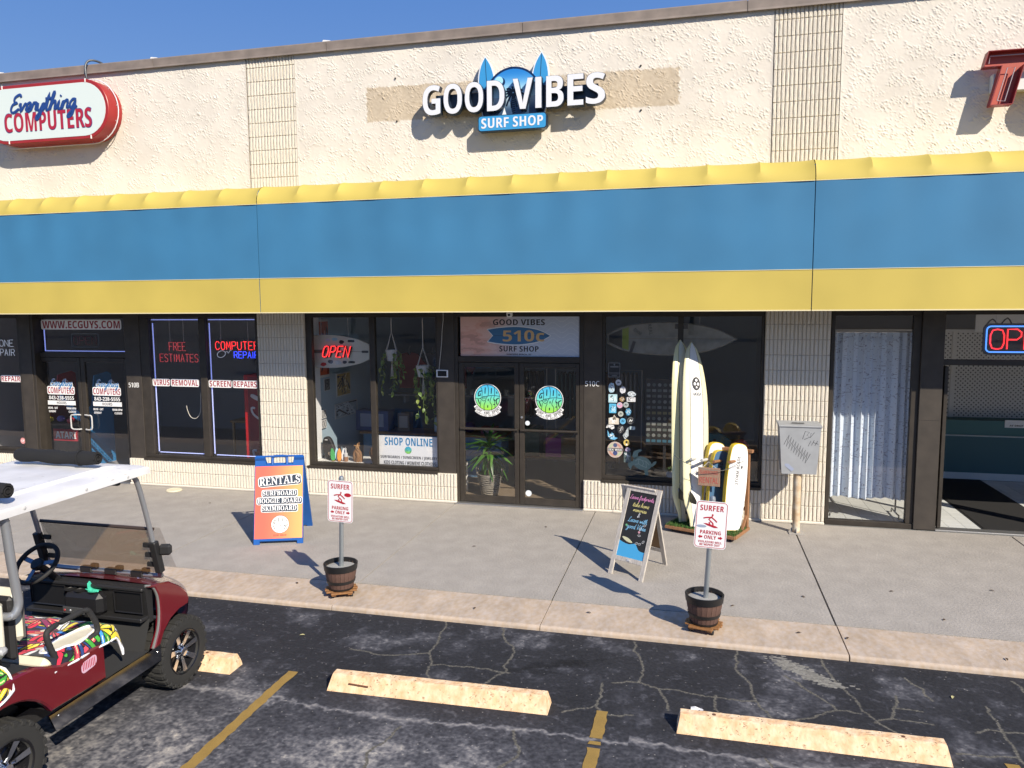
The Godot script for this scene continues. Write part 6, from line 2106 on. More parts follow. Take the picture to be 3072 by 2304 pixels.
	for q in [[0.05, 0.62, "blue"], [0.30, 0.66, "teal"]]:
		var t := thing("bodyboard", q[2] + " bodyboard lying dim behind the surf rack window", "bodyboard", Vector3(q[0], q[1] + 0.16, -0.95))
		b = MB.new()
		b.prism(PackedVector2Array([Vector2(-0.2, -0.1), Vector2(0.2, -0.1), Vector2(0.24, 0.12), Vector2(0.1, 0.22), Vector2(-0.1, 0.22), Vector2(-0.24, 0.12)]), -0.03, 0.03, 0.01)
		part("board", b.commit(), mat("dim_board_" + q[2], Color(0.03, 0.12, 0.20) if q[2] == "blue" else Color(0.03, 0.16, 0.18), 0.5), t)
		bx("leash_plug", Vector3(-0.02, 0.1, 0.03), Vector3(0.02, 0.14, 0.036), mat("print_black"), t)
	o = thing("display_table", "dark display table inside the surf shop's right window", "table", Vector3(0.1, 0, -1.1))
	bx("top", Vector3(-0.9, 0.65, -0.3), Vector3(0.9, 0.68, 0.3), mat("bench_dark"), o)
	for q in [[-0.85, -0.25], [0.85, -0.25], [-0.85, 0.25], [0.85, 0.25]]:
		bx("leg", Vector3(q[0] - 0.02, 0, q[1] - 0.02), Vector3(q[0] + 0.02, 0.65, q[1] + 0.02), mat("bench_dark"), o)

func curtain_shop() -> void:
	# the gathered curtain, a thin printed cloth
	var a := Art.new(128, 256, Color(0.86, 0.89, 0.92))
	for k in 260:
		var p := Vector2(rng.randf() * 128, rng.randf() * 256)
		if k % 3 == 0:
			a.line([p, p + Vector2(rng.randf_range(4, 10), rng.randf_range(-1, 1))], 0.6, Color(0.45, 0.43, 0.50))
		elif k % 3 == 1:
			a.dot(p.x, p.y, 0.9, Color(0.45, 0.40, 0.50))
		else:
			a.line([p, p + Vector2(rng.randf_range(-1, 1), rng.randf_range(5, 12))], 0.5, Color(0.55, 0.55, 0.62))
	var o := thing("curtain", "pale blue white patterned curtain gathered on a rod", "curtain", Vector3(2.30, 0.30, -0.42))
	var b := MB.new()
	b.mapped = true
	b.grid(120, 10, func(u: float, v: float) -> Vector3:
		var ph := u * 9.0 * TAU + 1.3 * sin(u * 13.0)
		var amp := lerpf(0.055, 0.03, v)
		return Vector3(-0.48 + u * 0.97 + 0.018 * sin(ph * 2.0), v * 2.26 + 0.012 * sin(u * 11.0) * (1.0 - v), amp * sin(ph) + 0.012 * sin(u * 31.0 + v * 3.0)), Vector3(0, 0, 1))
	part("cloth", b.commit(60), mat("curtain_print", Color(0.92, 0.96, 1.0), 0.9, {"albedo_texture": a.tex(), "uv1_scale": Vector3(3, 3, 1), "backlight_enabled": true, "backlight": Color(0.4, 0.42, 0.46)}), o)
	b = MB.new()
	b.tube([Vector3(-0.52, 2.27, 0), Vector3(0.52, 2.27, 0)], 0.012, 8)
	part("rod", b.commit(40), mat("aluminium"), o)
	o = thing("garment_rail", "chrome garment rail on small wheels under the curtain", "garment rail", Vector3(2.3, 0.006, -0.68))
	b = MB.new()
	for s in [-0.44, 0.44]:
		b.tube([Vector3(s, 0.05, -0.2), Vector3(s, 0.05, 0.2)], 0.012, 6)
		b.tube([Vector3(s, 0.05, 0.0), Vector3(s, 1.9, 0.0)], 0.012, 6)
	b.tube([Vector3(-0.44, 1.9, 0), Vector3(0.44, 1.9, 0)], 0.012, 6)
	part("frame", b.commit(40), mat("chrome", Color(0.6, 0.6, 0.6), 0.2, {"metallic": 1.0}), o)
	for s in [[-0.44, -0.2], [-0.44, 0.2], [0.44, -0.2], [0.44, 0.2]]:
		b = MB.new()
		b.ball(Vector3(0, 0.022, 0), Vector3(0.01, 0.022, 0.022), 10, 6)
		part("wheel", b.commit(40), mat("black_rubber"), o, Vector3(s[0], 0, s[1]))
	o = thing("door_mat", "long black mat on the white tiles inside the open doorway", "mat", Vector3(4.165, 0.006, -1.75))
	bx("mat", Vector3(-0.465, 0.0, -1.54), Vector3(0.465, 0.01, 1.54), grained("mat_black", Color(0.014, 0.014, 0.015), 0.9, t_grain, 5.0), o, 0.003)
	bx("border", Vector3(-0.49, 0.0, -1.565), Vector3(0.49, 0.006, 1.565), mat("mat_border", Color(0.01, 0.01, 0.01), 0.7), o)
	o = thing("shop_counter", "dark teal counter with a white kick strip inside the open doorway", "counter", Vector3(5.3, 0.006, -3.55))
	bx("kick_strip", Vector3(-2.6, 0.0, -0.3), Vector3(2.6, 0.12, 0.245), mat("kick_white", Color(0.50, 0.54, 0.56), 0.6), o)
	bx("front", Vector3(-2.6, 0.12, -0.3), Vector3(2.6, 0.735, 0.25), mat("counter_teal", Color(0.03, 0.095, 0.115), 0.6), o)
	bx("trim", Vector3(-2.6, 0.735, -0.3), Vector3(2.6, 0.755, 0.258), mat("trim_grey", Color(0.35, 0.40, 0.41), 0.5), o)
	bx("ledge", Vector3(-2.6, 0.755, -0.3), Vector3(2.6, 1.0, 0.22), mat("counter_teal_b", Color(0.045, 0.13, 0.135), 0.6), o)
	# the white lattice behind it, slat by slat
	o = thing("lattice_screen", "white diagonal lattice screen behind the teal counter", "lattice", Vector3(3.2, 1.005, -3.72))
	var slat := MB.new()
	slat.box(Vector3(0, 0, 0), Vector3(2.06, 0.031, 0.006))
	var sl := slat.commit()
	var wm := mat("lattice_white", Color(0.55, 0.54, 0.52), 0.7)
	for k in 66:
		var x := -0.7 + k * 0.0735
		var s1 := part("slat", sl, wm, o, Vector3(x + 0.0, 0.73, 0.0))
		s1.rotation.z = PI / 4
		var s2 := part("slat", sl, wm, o, Vector3(x + 0.0, 0.73, 0.0065))
		s2.rotation.z = -PI / 4
	bx("rail", Vector3(-1.5, 1.455, -0.015), Vector3(5.0, 1.50, 0.02), wm, o)
	bx("stile", Vector3(1.05, 0.0, 0.0105), Vector3(1.115, 1.455, 0.02), wm, o)
	bx("rail", Vector3(-1.5, -0.04, -0.015), Vector3(5.0, 0.0, 0.02), wm, o)
	bx("dark_backing", Vector3(-1.5, 0.0, -0.10), Vector3(5.0, 1.45, -0.08), mat("lattice_dark", Color(0.02, 0.02, 0.022), 0.9), o)  # plain dark sheet behind the slats, makes the lattice holes dark
	o = thing("counter_notice", "white paper notice hung over the teal counter's edge", "notice", Vector3(5.15, 0.90, -3.325))
	bx("paper", Vector3(-0.17, 0.0, 0.0), Vector3(0.25, 0.125, 0.002), mat("paper_white"), o)
	word("lettering", "AT DROP OFF", sans_bold, mat("print_black"), o, Vector3(0.05, 0.035, 0.003), 0.30, 0.03, 0.001)
	# the lit OPEN sign in the transom
	o = thing("neon_sign", "lit OPEN neon, red letters in a blue border on black backing", "neon sign", Vector3(3.99, 2.488, -0.2))
	b = MB.new()
	b.prism(rounded(0.885, 0.40, 0.07, 5), -0.02, 0.0)
	part("backing", b.commit(), mat("neon_back", Color(0.008, 0.010, 0.016), 0.3), o)
	var rim := []
	for p in rounded(0.82, 0.325, 0.05, 5):
		rim.append(Vector3(p.x, p.y, 0.02))
	b = MB.new()
	b.tube(rim, 0.009, 6, true, true)
	part("border_tube", b.commit(50), glow("neon_border", Color(0.25, 0.55, 1.0), 1.3), o)
	b = MB.new()
	tube_word(b, "OPEN", Vector2(-0.365, -0.125), 0.155, 0.25, 0.036, 0.009, 0.02)
	part("lettering_tube", b.commit(50), glow("neon_red_b", Color(1.0, 0.08, 0.10), 1.4), o)
	for s in [-0.3, 0.3]:
		hang(o, Vector3(s, 0.2, -0.01), Vector3(s, 0.42, -0.01))
	o = thing("wall_notice", "white lettered notice high behind the open doorway transom", "notice", Vector3(4.9, 2.62, -3.6))
	bx("sheet", Vector3(-0.35, -0.15, 0.0), Vector3(0.5, 0.16, 0.01), mat("paper_white"), o)
	b = MB.new()
	b.tube(smooth([Vector3(-0.2, -0.05, 0.014), Vector3(-0.1, 0.06, 0.014), Vector3(0.0, -0.04, 0.014), Vector3(0.12, 0.08, 0.014), Vector3(0.2, -0.06, 0.014)], 3), 0.012, 5)
	part("brush_stroke", b.commit(), mat("print_black"), o)

func street_things() -> void:
	rental_board()
	chalk_board()
	parking_sign(Vector3(-3.50, 0, 3.66), 1.9, 0.0, "red and white surfer parking sign in a barrel pot nearest the orange rentals board", "red")
	parking_sign(Vector3(0.12, 0, 3.69), 2.7, 0.0, "red and white surfer parking sign in a barrel pot nearest the chalkboard", "blue")
	utility_box()
	wheel_stops()
	small_things()

func frame_for(f0: Vector3, f1: Vector3, apex: Vector3) -> Transform3D:
	# x along the feet, y up the leaning face, z out of it; origin between the feet
	var x := (f1 - f0).normalized()
	var mid := (f0 + f1) / 2
	var y := (apex - mid)
	y = (y - x * y.dot(x)).normalized()
	return Transform3D(Basis(x, y, x.cross(y)), mid)

func rental_board() -> void:
	var o := thing("sandwich_board", "blue plastic sandwich board with orange surfboard rentals poster", "sign", Vector3(-5.02, 0, 2.2))
	var blue := grained("board_blue_plastic", Color(0.012, 0.105, 0.40), 0.4, t_soft, 1.0)
	var fl := Vector3(-5.301, 0, 2.451) - o.position
	var fr := Vector3(-4.732, 0, 2.244) - o.position
	var dep := Vector3(-0.271, 0, -0.751)
	var apex := (fl + fr) / 2 + dep * 0.36 + Vector3(0, 1.06, 0)
	for sd in 2:
		var f0 := fl if sd == 0 else fr + dep
		var f1 := fr if sd == 0 else fl + dep
		var t := frame_for(f0, f1, apex)
		var L := (apex - (f0 + f1) / 2).length()
		var p := holder("front_leaf" if sd == 0 else "rear_leaf", o)
		p.transform = t
		# outline with two corner lugs, a handle gap between them and feet below
		var w := 0.302
		var out := PackedVector2Array([Vector2(-w, 0), Vector2(-w + 0.075, 0), Vector2(-w + 0.075, 0.04), Vector2(w - 0.075, 0.04), Vector2(w - 0.075, 0), Vector2(w, 0), Vector2(w, L), Vector2(w - 0.12, L), Vector2(w - 0.14, L - 0.10), Vector2(-w + 0.14, L - 0.10), Vector2(-w + 0.12, L), Vector2(-w, L)])
		var b := MB.new()
		b.prism(out, -0.035, 0.0, 0.005)
		part("panel", b.commit(), blue, p)
		if sd == 1:
			b = MB.new()
			b.tube([Vector3(-0.22, 0.1, 0.004), Vector3(0.22, 0.1, 0.004), Vector3(0.22, 0.85, 0.004), Vector3(-0.22, 0.85, 0.004)], 0.012, 6, true, true)
			part("stiffening_rib", b.commit(), blue, p)
			continue
		b = MB.new()
		b.tube(smooth([Vector3(-0.09, L - 0.11, -0.018), Vector3(-0.088, L - 0.03, -0.018), Vector3(-0.07, L, -0.018), Vector3(0.07, L, -0.018), Vector3(0.088, L - 0.03, -0.018), Vector3(0.09, L - 0.11, -0.018)], 3), 0.017, 8)
		part("handle", b.commit(40), blue, p)
		var art := Art.new(128, 192, Color(1, 1, 1))
		for j in 192:
			for i in 128:
				art.im.set_pixel(i, j, Color(0.94, 0.40, 0.33).lerp(Color(0.97, 0.66, 0.40), smoothstep(0.1, 1.05, i / 127.0)))
		var ps := holder("poster", p)
		b = MB.new()
		b.mapped = true
		b.prism(PackedVector2Array([Vector2(-0.292, 0.072), Vector2(0.292, 0.072), Vector2(0.292, L - 0.125), Vector2(-0.292, L - 0.125)]), 0.0, 0.003)
		part("sheet", b.commit(), mat("rental_poster", Color(1, 1, 1), 0.55, {"albedo_texture": art.tex()}), ps)
		var wh := mat("white_vinyl")
		var dk := mat("poster_navy", Color(0.02, 0.035, 0.06), 0.5)
		var H := L - 0.2
		for ln in [["RENTALS", 0.80, 0.50, 0.10, 0.07], ["SURFBOARD", 0.625, 0.41, 0.058, 0.0], ["BOOGIE BOARD", 0.52, 0.53, 0.058, 0.0], ["SKIMBOARD", 0.415, 0.42, 0.058, 0.0]]:
			var y: float = 0.07 + ln[1] * H
			var g := holder("line_of_lettering", ps)
			g.position = Vector3(0.01, y, 0.003)
			g.rotation.z = ln[4]
			var rim := MB.new()
			rim.prism(rounded(ln[2] + 0.035, ln[3] + 0.035, ln[3] * 0.4, 3), 0, 0.0006)
			part("rim", rim.commit(), wh, g)
			rim = MB.new()
			rim.prism(rounded(ln[2] + 0.016, ln[3] + 0.018, ln[3] * 0.3, 3), 0, 0.0012)
			part("shade_plate", rim.commit(), dk, g)
			word("shade", ln[0], serif_bold, dk, g, Vector3(0.004, -0.006, 0.0015), ln[2] + 0.012, ln[3] + 0.012, 0.001)
			word("letters", ln[0], serif_bold, wh, g, Vector3(-0.002, 0.003, 0.003), ln[2], ln[3], 0.001)
		var dc := MB.new()
		dc.mapped = true
		dc.prism(ellipse(0.112, 0.112, 36), 0, 0.001)
		part("emblem", dc.commit(), mat("emblem_white", Color(1, 1, 1), 0.5, {"albedo_texture": logo("white")}), ps, Vector3(0.02, 0.07 + 0.195 * H, 0.003))
		word("lettering", "SURF SHOP", serif_bold, dk, ps, Vector3(0.02, 0.07 + 0.045 * H, 0.004), 0.16, 0.02, 0.001)
	var hinge := MB.new()
	hinge.tube([apex + (fl - fr) * 0.48, apex + (fr - fl) * 0.48], 0.012, 8)
	part("hinge", hinge.commit(), blue, o)

func chalk_board() -> void:
	var o := thing("sandwich_board", "whitewashed wooden chalkboard easel with handwritten message and painted wave", "sign", Vector3(-0.55, 0, 2.25))
	var wood := grained("whitewashed_wood", Color(0.78, 0.765, 0.74), 0.85, t_wood, 3.0)
	var worn := mat("worn_wood_edge", Color(0.34, 0.23, 0.14), 0.85)
	var fl := Vector3(-0.899, 0, 2.450) - o.position
	var fr := Vector3(-0.507, 0, 2.659) - o.position
	var dep := Vector3(0.244, 0, -0.622)
	var apex := (fl + fr) / 2 + dep * 0.58 + Vector3(0, 0.925, 0)
	for sd in 2:
		var f0 := fl if sd == 0 else fr + dep
		var f1 := fr if sd == 0 else fl + dep
		var t := frame_for(f0, f1, apex)
		var L := (apex - (f0 + f1) / 2).length()
		var p := holder("front_frame" if sd == 0 else "rear_frame", o)
		p.transform = t
		var w := 0.222
		bx("leg", Vector3(-w, 0, -0.022), Vector3(-w + 0.052, L, 0.0), wood, p, 0.003)
		bx("leg", Vector3(w - 0.052, 0, -0.022), Vector3(w, L, 0.0), wood, p, 0.003)
		bx("rail", Vector3(-w + 0.052, L - 0.062, -0.022), Vector3(w - 0.052, L, 0.0), wood, p, 0.003)
		bx("rail", Vector3(-w + 0.052, 0.165, -0.022), Vector3(w - 0.052, 0.215, 0.0), wood, p, 0.003)
		var bd := bx("board", Vector3(-w + 0.05, 0.21, -0.016), Vector3(w - 0.05, L - 0.06, -0.008), mat("chalk_black", Color(0.016, 0.016, 0.018), 0.8) if sd == 0 else mat("hardboard", Color(0.25, 0.15, 0.075), 0.8), p)
		if sd == 1:
			continue
		bx("worn_top", Vector3(-w, L, -0.02), Vector3(w, L + 0.004, -0.002), worn, p)
		var bw := w - 0.052
		var top := L - 0.062
		# the painted wave along the bottom
		var wave := PackedVector2Array([Vector2(-bw, 0.216), Vector2(bw, 0.216)])
		for q in smooth([Vector2(bw, 0.305), Vector2(bw * 0.55, 0.315), Vector2(bw * 0.2, 0.375), Vector2(-bw * 0.2, 0.36), Vector2(-bw * 0.6, 0.365), Vector2(-bw, 0.385)], 4):
			wave.append(q)
		var m := MB.new()
		m.prism(wave, -0.008, -0.0065)
		part("painted_wave", m.commit(), mat("chalk_wave_blue", Color(0.06, 0.37, 0.66), 0.8), p)
		m = MB.new()
		m.xf = Transform3D(Basis(Vector3(0, 0, 1), deg_to_rad(-18)), Vector3(-0.075, 0.405, -0.0075))
		var sb := PackedVector2Array()
		for k in 20:
			var an := TAU * k / 20.0
			sb.append(Vector2(cos(an) * 0.072, sin(an) * 0.02 * (1.0 - 0.25 * absf(cos(an)))))
		m.prism(sb, 0.0, 0.0018)
		part("painted_board", m.commit(), mat("chalk_cream", Color(0.62, 0.60, 0.38), 0.8), p)
		for ln in [["Leave footprints,", 0.90, 0.048, "chalk_pink", Color(0.62, 0.22, 0.42)], ["take home", 0.79, 0.050, "chalk_yellow", Color(0.62, 0.54, 0.20)], ["memories", 0.715, 0.046, "chalk_yellow", Color(0.62, 0.54, 0.20)], ["&", 0.635, 0.05, "chalk_white", Color(0.7, 0.7, 0.7)], ["Leave with", 0.555, 0.054, "chalk_blue", Color(0.22, 0.50, 0.72)], ["good Vibes", 0.455, 0.054, "chalk_blue", Color(0.22, 0.50, 0.72)]]:
			var y: float = 0.21 + (top - 0.21) * ln[1] - 0.01
			m = MB.new()
			var wd := pen_word(MB.new(), ln[0], Vector2.ZERO, ln[2], 0.002)
			var sc := minf(1.0, bw * 1.86 / wd)
			pen_word(m, ln[0], Vector2(-wd * sc / 2, y), ln[2], 0.0026, -0.0072, 0.25, sc)
			part("chalk_writing", m.commit(), mat(ln[3], ln[4], 0.9), p)
		for q in [[0.10, 0.68, 0.4], [0.055, 0.62, 1.2], [0.045, 0.40, 0.5], [0.085, 0.40, 0.2], [0.125, 0.44, 0.9], [0.06, 0.52, 0.0]]:
			m = MB.new()
			m.xf = Transform3D(Basis(Vector3(0, 0, 1), q[2]), Vector3(q[0], 0.21 + (top - 0.21) * (q[1] - 0.16), -0.0075))
			var e := []
			for k in 10:
				e.append(Vector3(cos(TAU * k / 10.0) * 0.018, sin(TAU * k / 10.0) * 0.009, 0.001))
			m.tube(e, 0.0018, 4, true, true, 0.3)
			part("chalk_footprint", m.commit(), mat("chalk_white", Color(0.7, 0.7, 0.7), 0.9), p)
		for q in [[-0.125, 0.53, "chalk_green", Color(0.15, 0.42, 0.22)], [0.05, 0.46, "chalk_rose", Color(0.62, 0.32, 0.36)]]:
			m = MB.new()
			m.prism(ellipse(0.014, 0.013, 10), 0, 0.001)
			part("chalk_shell", m.commit(), mat(q[2], q[3], 0.9), p, Vector3(q[0], 0.21 + (top - 0.21) * (q[1] - 0.05), -0.0078))
		bx("clip", Vector3(-0.018, 0.18, 0.0), Vector3(0.018, 0.202, 0.006), mat("dark_steel"), p)

func parking_sign(at: Vector3, lean: float, yaw: float, label: String, sticker: String) -> void:
	# a signpost cast into a barrel-shaped pot; the pot stands on a wooden caddy of its own
	var c := thing("plant_caddy", "slatted wooden caddy on black wheels under " + ("the barrel pot nearest the rentals board" if sticker == "red" else "the barrel pot nearest the chalkboard"), "caddy", at, "wooden caddies under the sign pots")
	var oak := grained("caddy_wood", Color(0.40, 0.20, 0.075), 0.6, t_wood, 4.0)
	c.rotation.y = 0.5 if sticker == "red" else -0.25
	for k in 5:
		var half := sqrt(maxf(0.0, 0.165 * 0.165 - pow((k - 2) * 0.062, 2.0)))
		bx("slat", Vector3(-half, 0.045, (k - 2) * 0.062 - 0.027), Vector3(half, 0.062, (k - 2) * 0.062 + 0.027), oak, c, 0.004)
	for q in [-0.08, 0.08]:
		bx("bearer", Vector3(q - 0.02, 0.032, -0.14), Vector3(q + 0.02, 0.0448, 0.14), oak, c)
	for q in [[-0.10, -0.09], [0.10, -0.09], [-0.10, 0.10], [0.10, 0.10]]:
		var wb := MB.new()
		wb.xf = Transform3D(Basis(Vector3(0, 0, 1), PI / 2))
		wb.lathe([Vector2(0, -0.012), Vector2(0.018, -0.012), Vector2(0.02, -0.006), Vector2(0.02, 0.006), Vector2(0.018, 0.012), Vector2(0, 0.012)], 14)
		part("wheel", wb.commit(30), mat("black_rubber", Color(0.018, 0.018, 0.018), 0.7), c, Vector3(q[0], 0.02, q[1]))
	var o := thing("parking_sign", label, "sign", at + Vector3(0, 0.0625, 0))
	var staves := grained("stained_barrel", Color(0.17, 0.10, 0.085), 0.75, t_wood, 6.0)
	var black := mat("black_hoop", Color(0.012, 0.012, 0.013), 0.45)
	# each stave of the barrel is a piece
	var n := 22
	var prof := [[0.118, 0.0], [0.138, 0.08], [0.155, 0.16], [0.166, 0.245]]
	var sm := MB.new()
	var da := TAU / n * 0.465
	for k in prof.size() - 1:
		var r0: float = prof[k][0]
		var r1: float = prof[k + 1][0]
		sm.quad(Vector3(sin(-da) * r0, prof[k][1], cos(da) * r0), Vector3(sin(da) * r0, prof[k][1], cos(da) * r0), Vector3(sin(da) * r1, prof[k + 1][1], cos(da) * r1), Vector3(sin(-da) * r1, prof[k + 1][1], cos(da) * r1), Vector3(0, 0, 1))
		for s in [-1.0, 1.0]:
			sm.quad(Vector3(sin(da * s) * r0, prof[k][1], cos(da) * r0), Vector3(sin(da * s) * (r0 - 0.012), prof[k][1], cos(da) * (r0 - 0.012)), Vector3(sin(da * s) * (r1 - 0.012), prof[k + 1][1], cos(da) * (r1 - 0.012)), Vector3(sin(da * s) * r1, prof[k + 1][1], cos(da) * r1), Vector3(s, 0, 0))
	var stave := sm.commit()
	var pot := holder("pot", o)
	for k in n:
		part("stave", stave, staves, pot).rotation.y = TAU * k / n
	var core := MB.new()
	core.lathe([Vector2(0, 0.003), Vector2(0.110, 0.003), Vector2(0.150, 0.16), Vector2(0.160, 0.25)], 28)
	part("liner", core.commit(30), black, pot)
	for hp in [[[0.120, -0.002], [0.1225, 0.001], [0.128, 0.022], [0.124, 0.022]], [[0.139, 0.075], [0.1425, 0.075], [0.1485, 0.105], [0.146, 0.105]], [[0.162, 0.205], [0.167, 0.205], [0.1745, 0.268], [0.168, 0.272], [0.158, 0.268], [0.156, 0.21]]]:
		var hb := MB.new()
		var pr := []
		for q in hp:
			pr.append(Vector2(q[0], q[1]))
		hb.lathe(pr, 32)
		part("hoop", hb.commit(30), black, pot)
	var fill := MB.new()
	fill.lathe([Vector2(0.155, 0.225), Vector2(0.08, 0.232), Vector2(0, 0.232)], 24)
	part("concrete_fill", fill.commit(), grained("pot_concrete", Color(0.55, 0.56, 0.55), 0.9, t_conc, 3.0), pot)
	var post := holder("post", o)
	post.rotation.z = -deg_to_rad(lean)
	var pb := MB.new()
	pb.lathe([Vector2(0.0225, 0.2), Vector2(0.0225, 1.13), Vector2(0.026, 1.132), Vector2(0.026, 1.15), Vector2(0.022, 1.168), Vector2(0.01, 1.177), Vector2(0, 1.178)], 18)
	part("tube", pb.commit(30), mat("galvanised", Color(0.42, 0.46, 0.48), 0.42, {"metallic": 0.75}), post)
	var pl := holder("plate", post, Vector3(0, 0.918, 0.027))
	pl.rotation.y = yaw
	var red := mat("sign_print_red", Color(0.42, 0.018, 0.035), 0.4)
	var wht := mat("sign_sheet_white", Color(0.80, 0.81, 0.83), 0.35)
	var b := MB.new()
	b.prism(rounded(0.278, 0.432, 0.032, 5), -0.0015, 0.0015)
	part("sheet", b.commit(), wht, pl)
	var bp := []
	for p in rounded(0.260, 0.414, 0.026, 5):
		bp.append(Vector3(p.x, p.y, 0.0018))
	b = MB.new()
	b.tube(bp, 0.0028, 4, true, true, 0.25)
	part("border", b.commit(), red, pl)
	for t in [["SURFER", 0.153, 0.205, 0.052], ["PARKING", -0.068, 0.18, 0.034], ["ONLY", -0.113, 0.105, 0.034], ["VIOLATORS WILL", -0.157, 0.205, 0.02], ["BE WIPED OUT", -0.183, 0.175, 0.02]]:
		word("lettering", t[0], sans_bold, red, pl, Vector3(0, t[1], 0.0025), t[2], t[3], 0.001)
	for s in [-1.0, 1.0]:
		b = MB.new()
		b.prism(PackedVector2Array([Vector2(s * 0.068, -0.105), Vector2(s * 0.068, -0.121), Vector2(s * 0.086, -0.121), Vector2(s * 0.086, -0.130), Vector2(s * 0.107, -0.113), Vector2(s * 0.086, -0.096), Vector2(s * 0.086, -0.105)]), 0.0016, 0.003)
		part("arrow", b.commit(), red, pl)
	# the surfer pictogram
	b = MB.new()
	b.xf = Transform3D(Basis(), Vector3(0.0, -0.0, 0.0022))
	b.prism(PackedVector2Array([Vector2(-0.066, 0.012), Vector2(-0.03, -0.006), Vector2(0.03, -0.024), Vector2(0.063, -0.020), Vector2(0.045, -0.008), Vector2(0.0, 0.004), Vector2(-0.04, 0.014)]), 0.0, 0.0015)
	for q in [[[-0.008, 0.0], [-0.018, 0.022], [-0.002, 0.032], [-0.022, 0.052], [-0.005, 0.068], [0.008, 0.082]], [[0.018, -0.004], [0.014, 0.018], [-0.002, 0.032]], [[0.0, 0.07], [-0.04, 0.066], [-0.068, 0.058]], [[0.002, 0.07], [0.03, 0.05], [0.05, 0.03]]]:
		var pp := []
		for s in q:
			pp.append(Vector3(s[0], s[1], 0.0006))
		b.tube(pp, 0.0062, 5, true, false, 0.25)
	b.ball(Vector3(0.009, 0.092, 0.0008), Vector3(0.008, 0.010, 0.002), 8, 5)
	part("surfer_pictogram", b.commit(), red, pl)
	b = MB.new()
	if sticker == "red":
		b.prism(ellipse(0.038, 0.020, 18, Vector2(0.082, 0.072)), 0.0016, 0.0028)
		part("sticker", b.commit(), red, pl)
	else:
		b.prism(ellipse(0.044, 0.013, 18, Vector2(-0.082, -0.017)), 0.0016, 0.0028)
		part("sticker", b.commit(), mat("oval_blue", Color(0.30, 0.36, 0.48), 0.5), pl)

func utility_box() -> void:
	var o := thing("drop_box", "grey metal drop box on a rusty post, scribbled with marker", "drop box", Vector3(1.305, 0, 0.43))
	var gm := grained("box_grey", Color(0.36, 0.375, 0.39), 0.5, t_soft, 1.5)
	var post := MB.new()
	post.lathe([Vector2(0.047, 0.0), Vector2(0.045, 0.8)], 20)
	part("post", post.commit(40), grained("rusty_cream_paint", Color(0.68, 0.64, 0.56), 0.7, rust_tex(), 1.3), o)
	bx("foot_plate", Vector3(-0.095, 0.0, -0.08), Vector3(0.095, 0.012, 0.10), mat("foot_steel", Color(0.34, 0.32, 0.29), 0.6), o, 0.003)
	for k in 3:
		var g := MB.new()
		g.prism(PackedVector2Array([Vector2(0.04, 0.012), Vector2(0.09, 0.012), Vector2(0.04, 0.085)]), -0.004, 0.004)
		part("gusset", g.commit(), mat("foot_steel"), o).rotation.y = [0.0, PI, -PI / 2][k]
	# the body: wider at the top, its front leaning
	var body := MB.new()
	var f := [Vector3(-0.205, 0.785, 0.07), Vector3(0.215, 0.79, 0.07), Vector3(0.250, 1.395, 0.105), Vector3(-0.250, 1.395, 0.105)]
	var r := [Vector3(-0.205, 0.80, -0.17), Vector3(0.215, 0.80, -0.17), Vector3(0.250, 1.425, -0.20), Vector3(-0.250, 1.425, -0.20)]
	body.quad(f[0], f[1], f[2], f[3], Vector3(0, 0, 1))
	body.quad(r[0], r[1], r[2], r[3], Vector3(0, 0, -1))
	body.quad(f[0], r[0], r[3], f[3], Vector3(-1, 0, 0))
	body.quad(f[1], r[1], r[2], f[2], Vector3(1, 0, 0))
	body.quad(f[0], f[1], r[1], r[0], Vector3(0, -1, 0))
	body.quad(f[3], f[2], r[2], r[3], Vector3(0, 1, 0))
	part("body", body.commit(), gm, o)
	var lid := bx("lid", Vector3(-0.262, 1.405, -0.21), Vector3(0.262, 1.425, 0.118), gm, o, 0.005)
	lid.rotation.x = deg_to_rad(3.5)
	bx("slot", Vector3(-0.09, 1.432, -0.03), Vector3(0.06, 1.436, 0.0), mat("print_black"), o)
	var mk := mat("marker_black", Color(0.03, 0.03, 0.035), 0.6)
	var s := MB.new()
	var lean := func(x: float, y: float) -> Vector3:
		return Vector3(x, 0.785 + y, 0.0705 + y / 0.61 * 0.035)
	var z := []
	for k in 20:
		z.append(lean.call(-0.19 + k * 0.0145 + (0.045 if k % 2 else 0.0), 0.33 + (0.19 if k % 2 else 0.05) - k * 0.013))
	s.tube(smooth(z, 2), 0.003, 4, true, false, 0.3)
	for q in [[[0.03, 0.46], [0.06, 0.56], [0.11, 0.55], [0.08, 0.51], [0.12, 0.49], [0.05, 0.455]], [[0.13, 0.54], [0.12, 0.48], [0.17, 0.55]], [[0.10, 0.37], [0.13, 0.44], [0.14, 0.38], [0.17, 0.45]], [[0.18, 0.38], [0.21, 0.44]], [[0.16, 0.42], [0.22, 0.40]]]:
		var p := []
		for t in q:
			p.append(lean.call(t[0], t[1]))
		s.tube(p, 0.003, 4, true, false, 0.3)
	part("marker_scribble", s.commit(), mk, o)
	var st := MB.new()
	st.xf = Transform3D(Basis(Vector3(0, 0, 1), deg_to_rad(-42)), Vector3(-0.115, 0.875, 0.0765))
	st.prism(rounded(0.125, 0.046, 0.012, 3), 0, 0.0012)
	part("sticker", st.commit(), mat("sticker_lilac", Color(0.30, 0.34, 0.45), 0.5), o)

func rust_tex() -> ImageTexture:
	return noise_tex(128, 0.03, 4, Color(0.80, 0.66, 0.50), Color(1, 1, 0.98), FastNoiseLite.TYPE_SIMPLEX, 61)

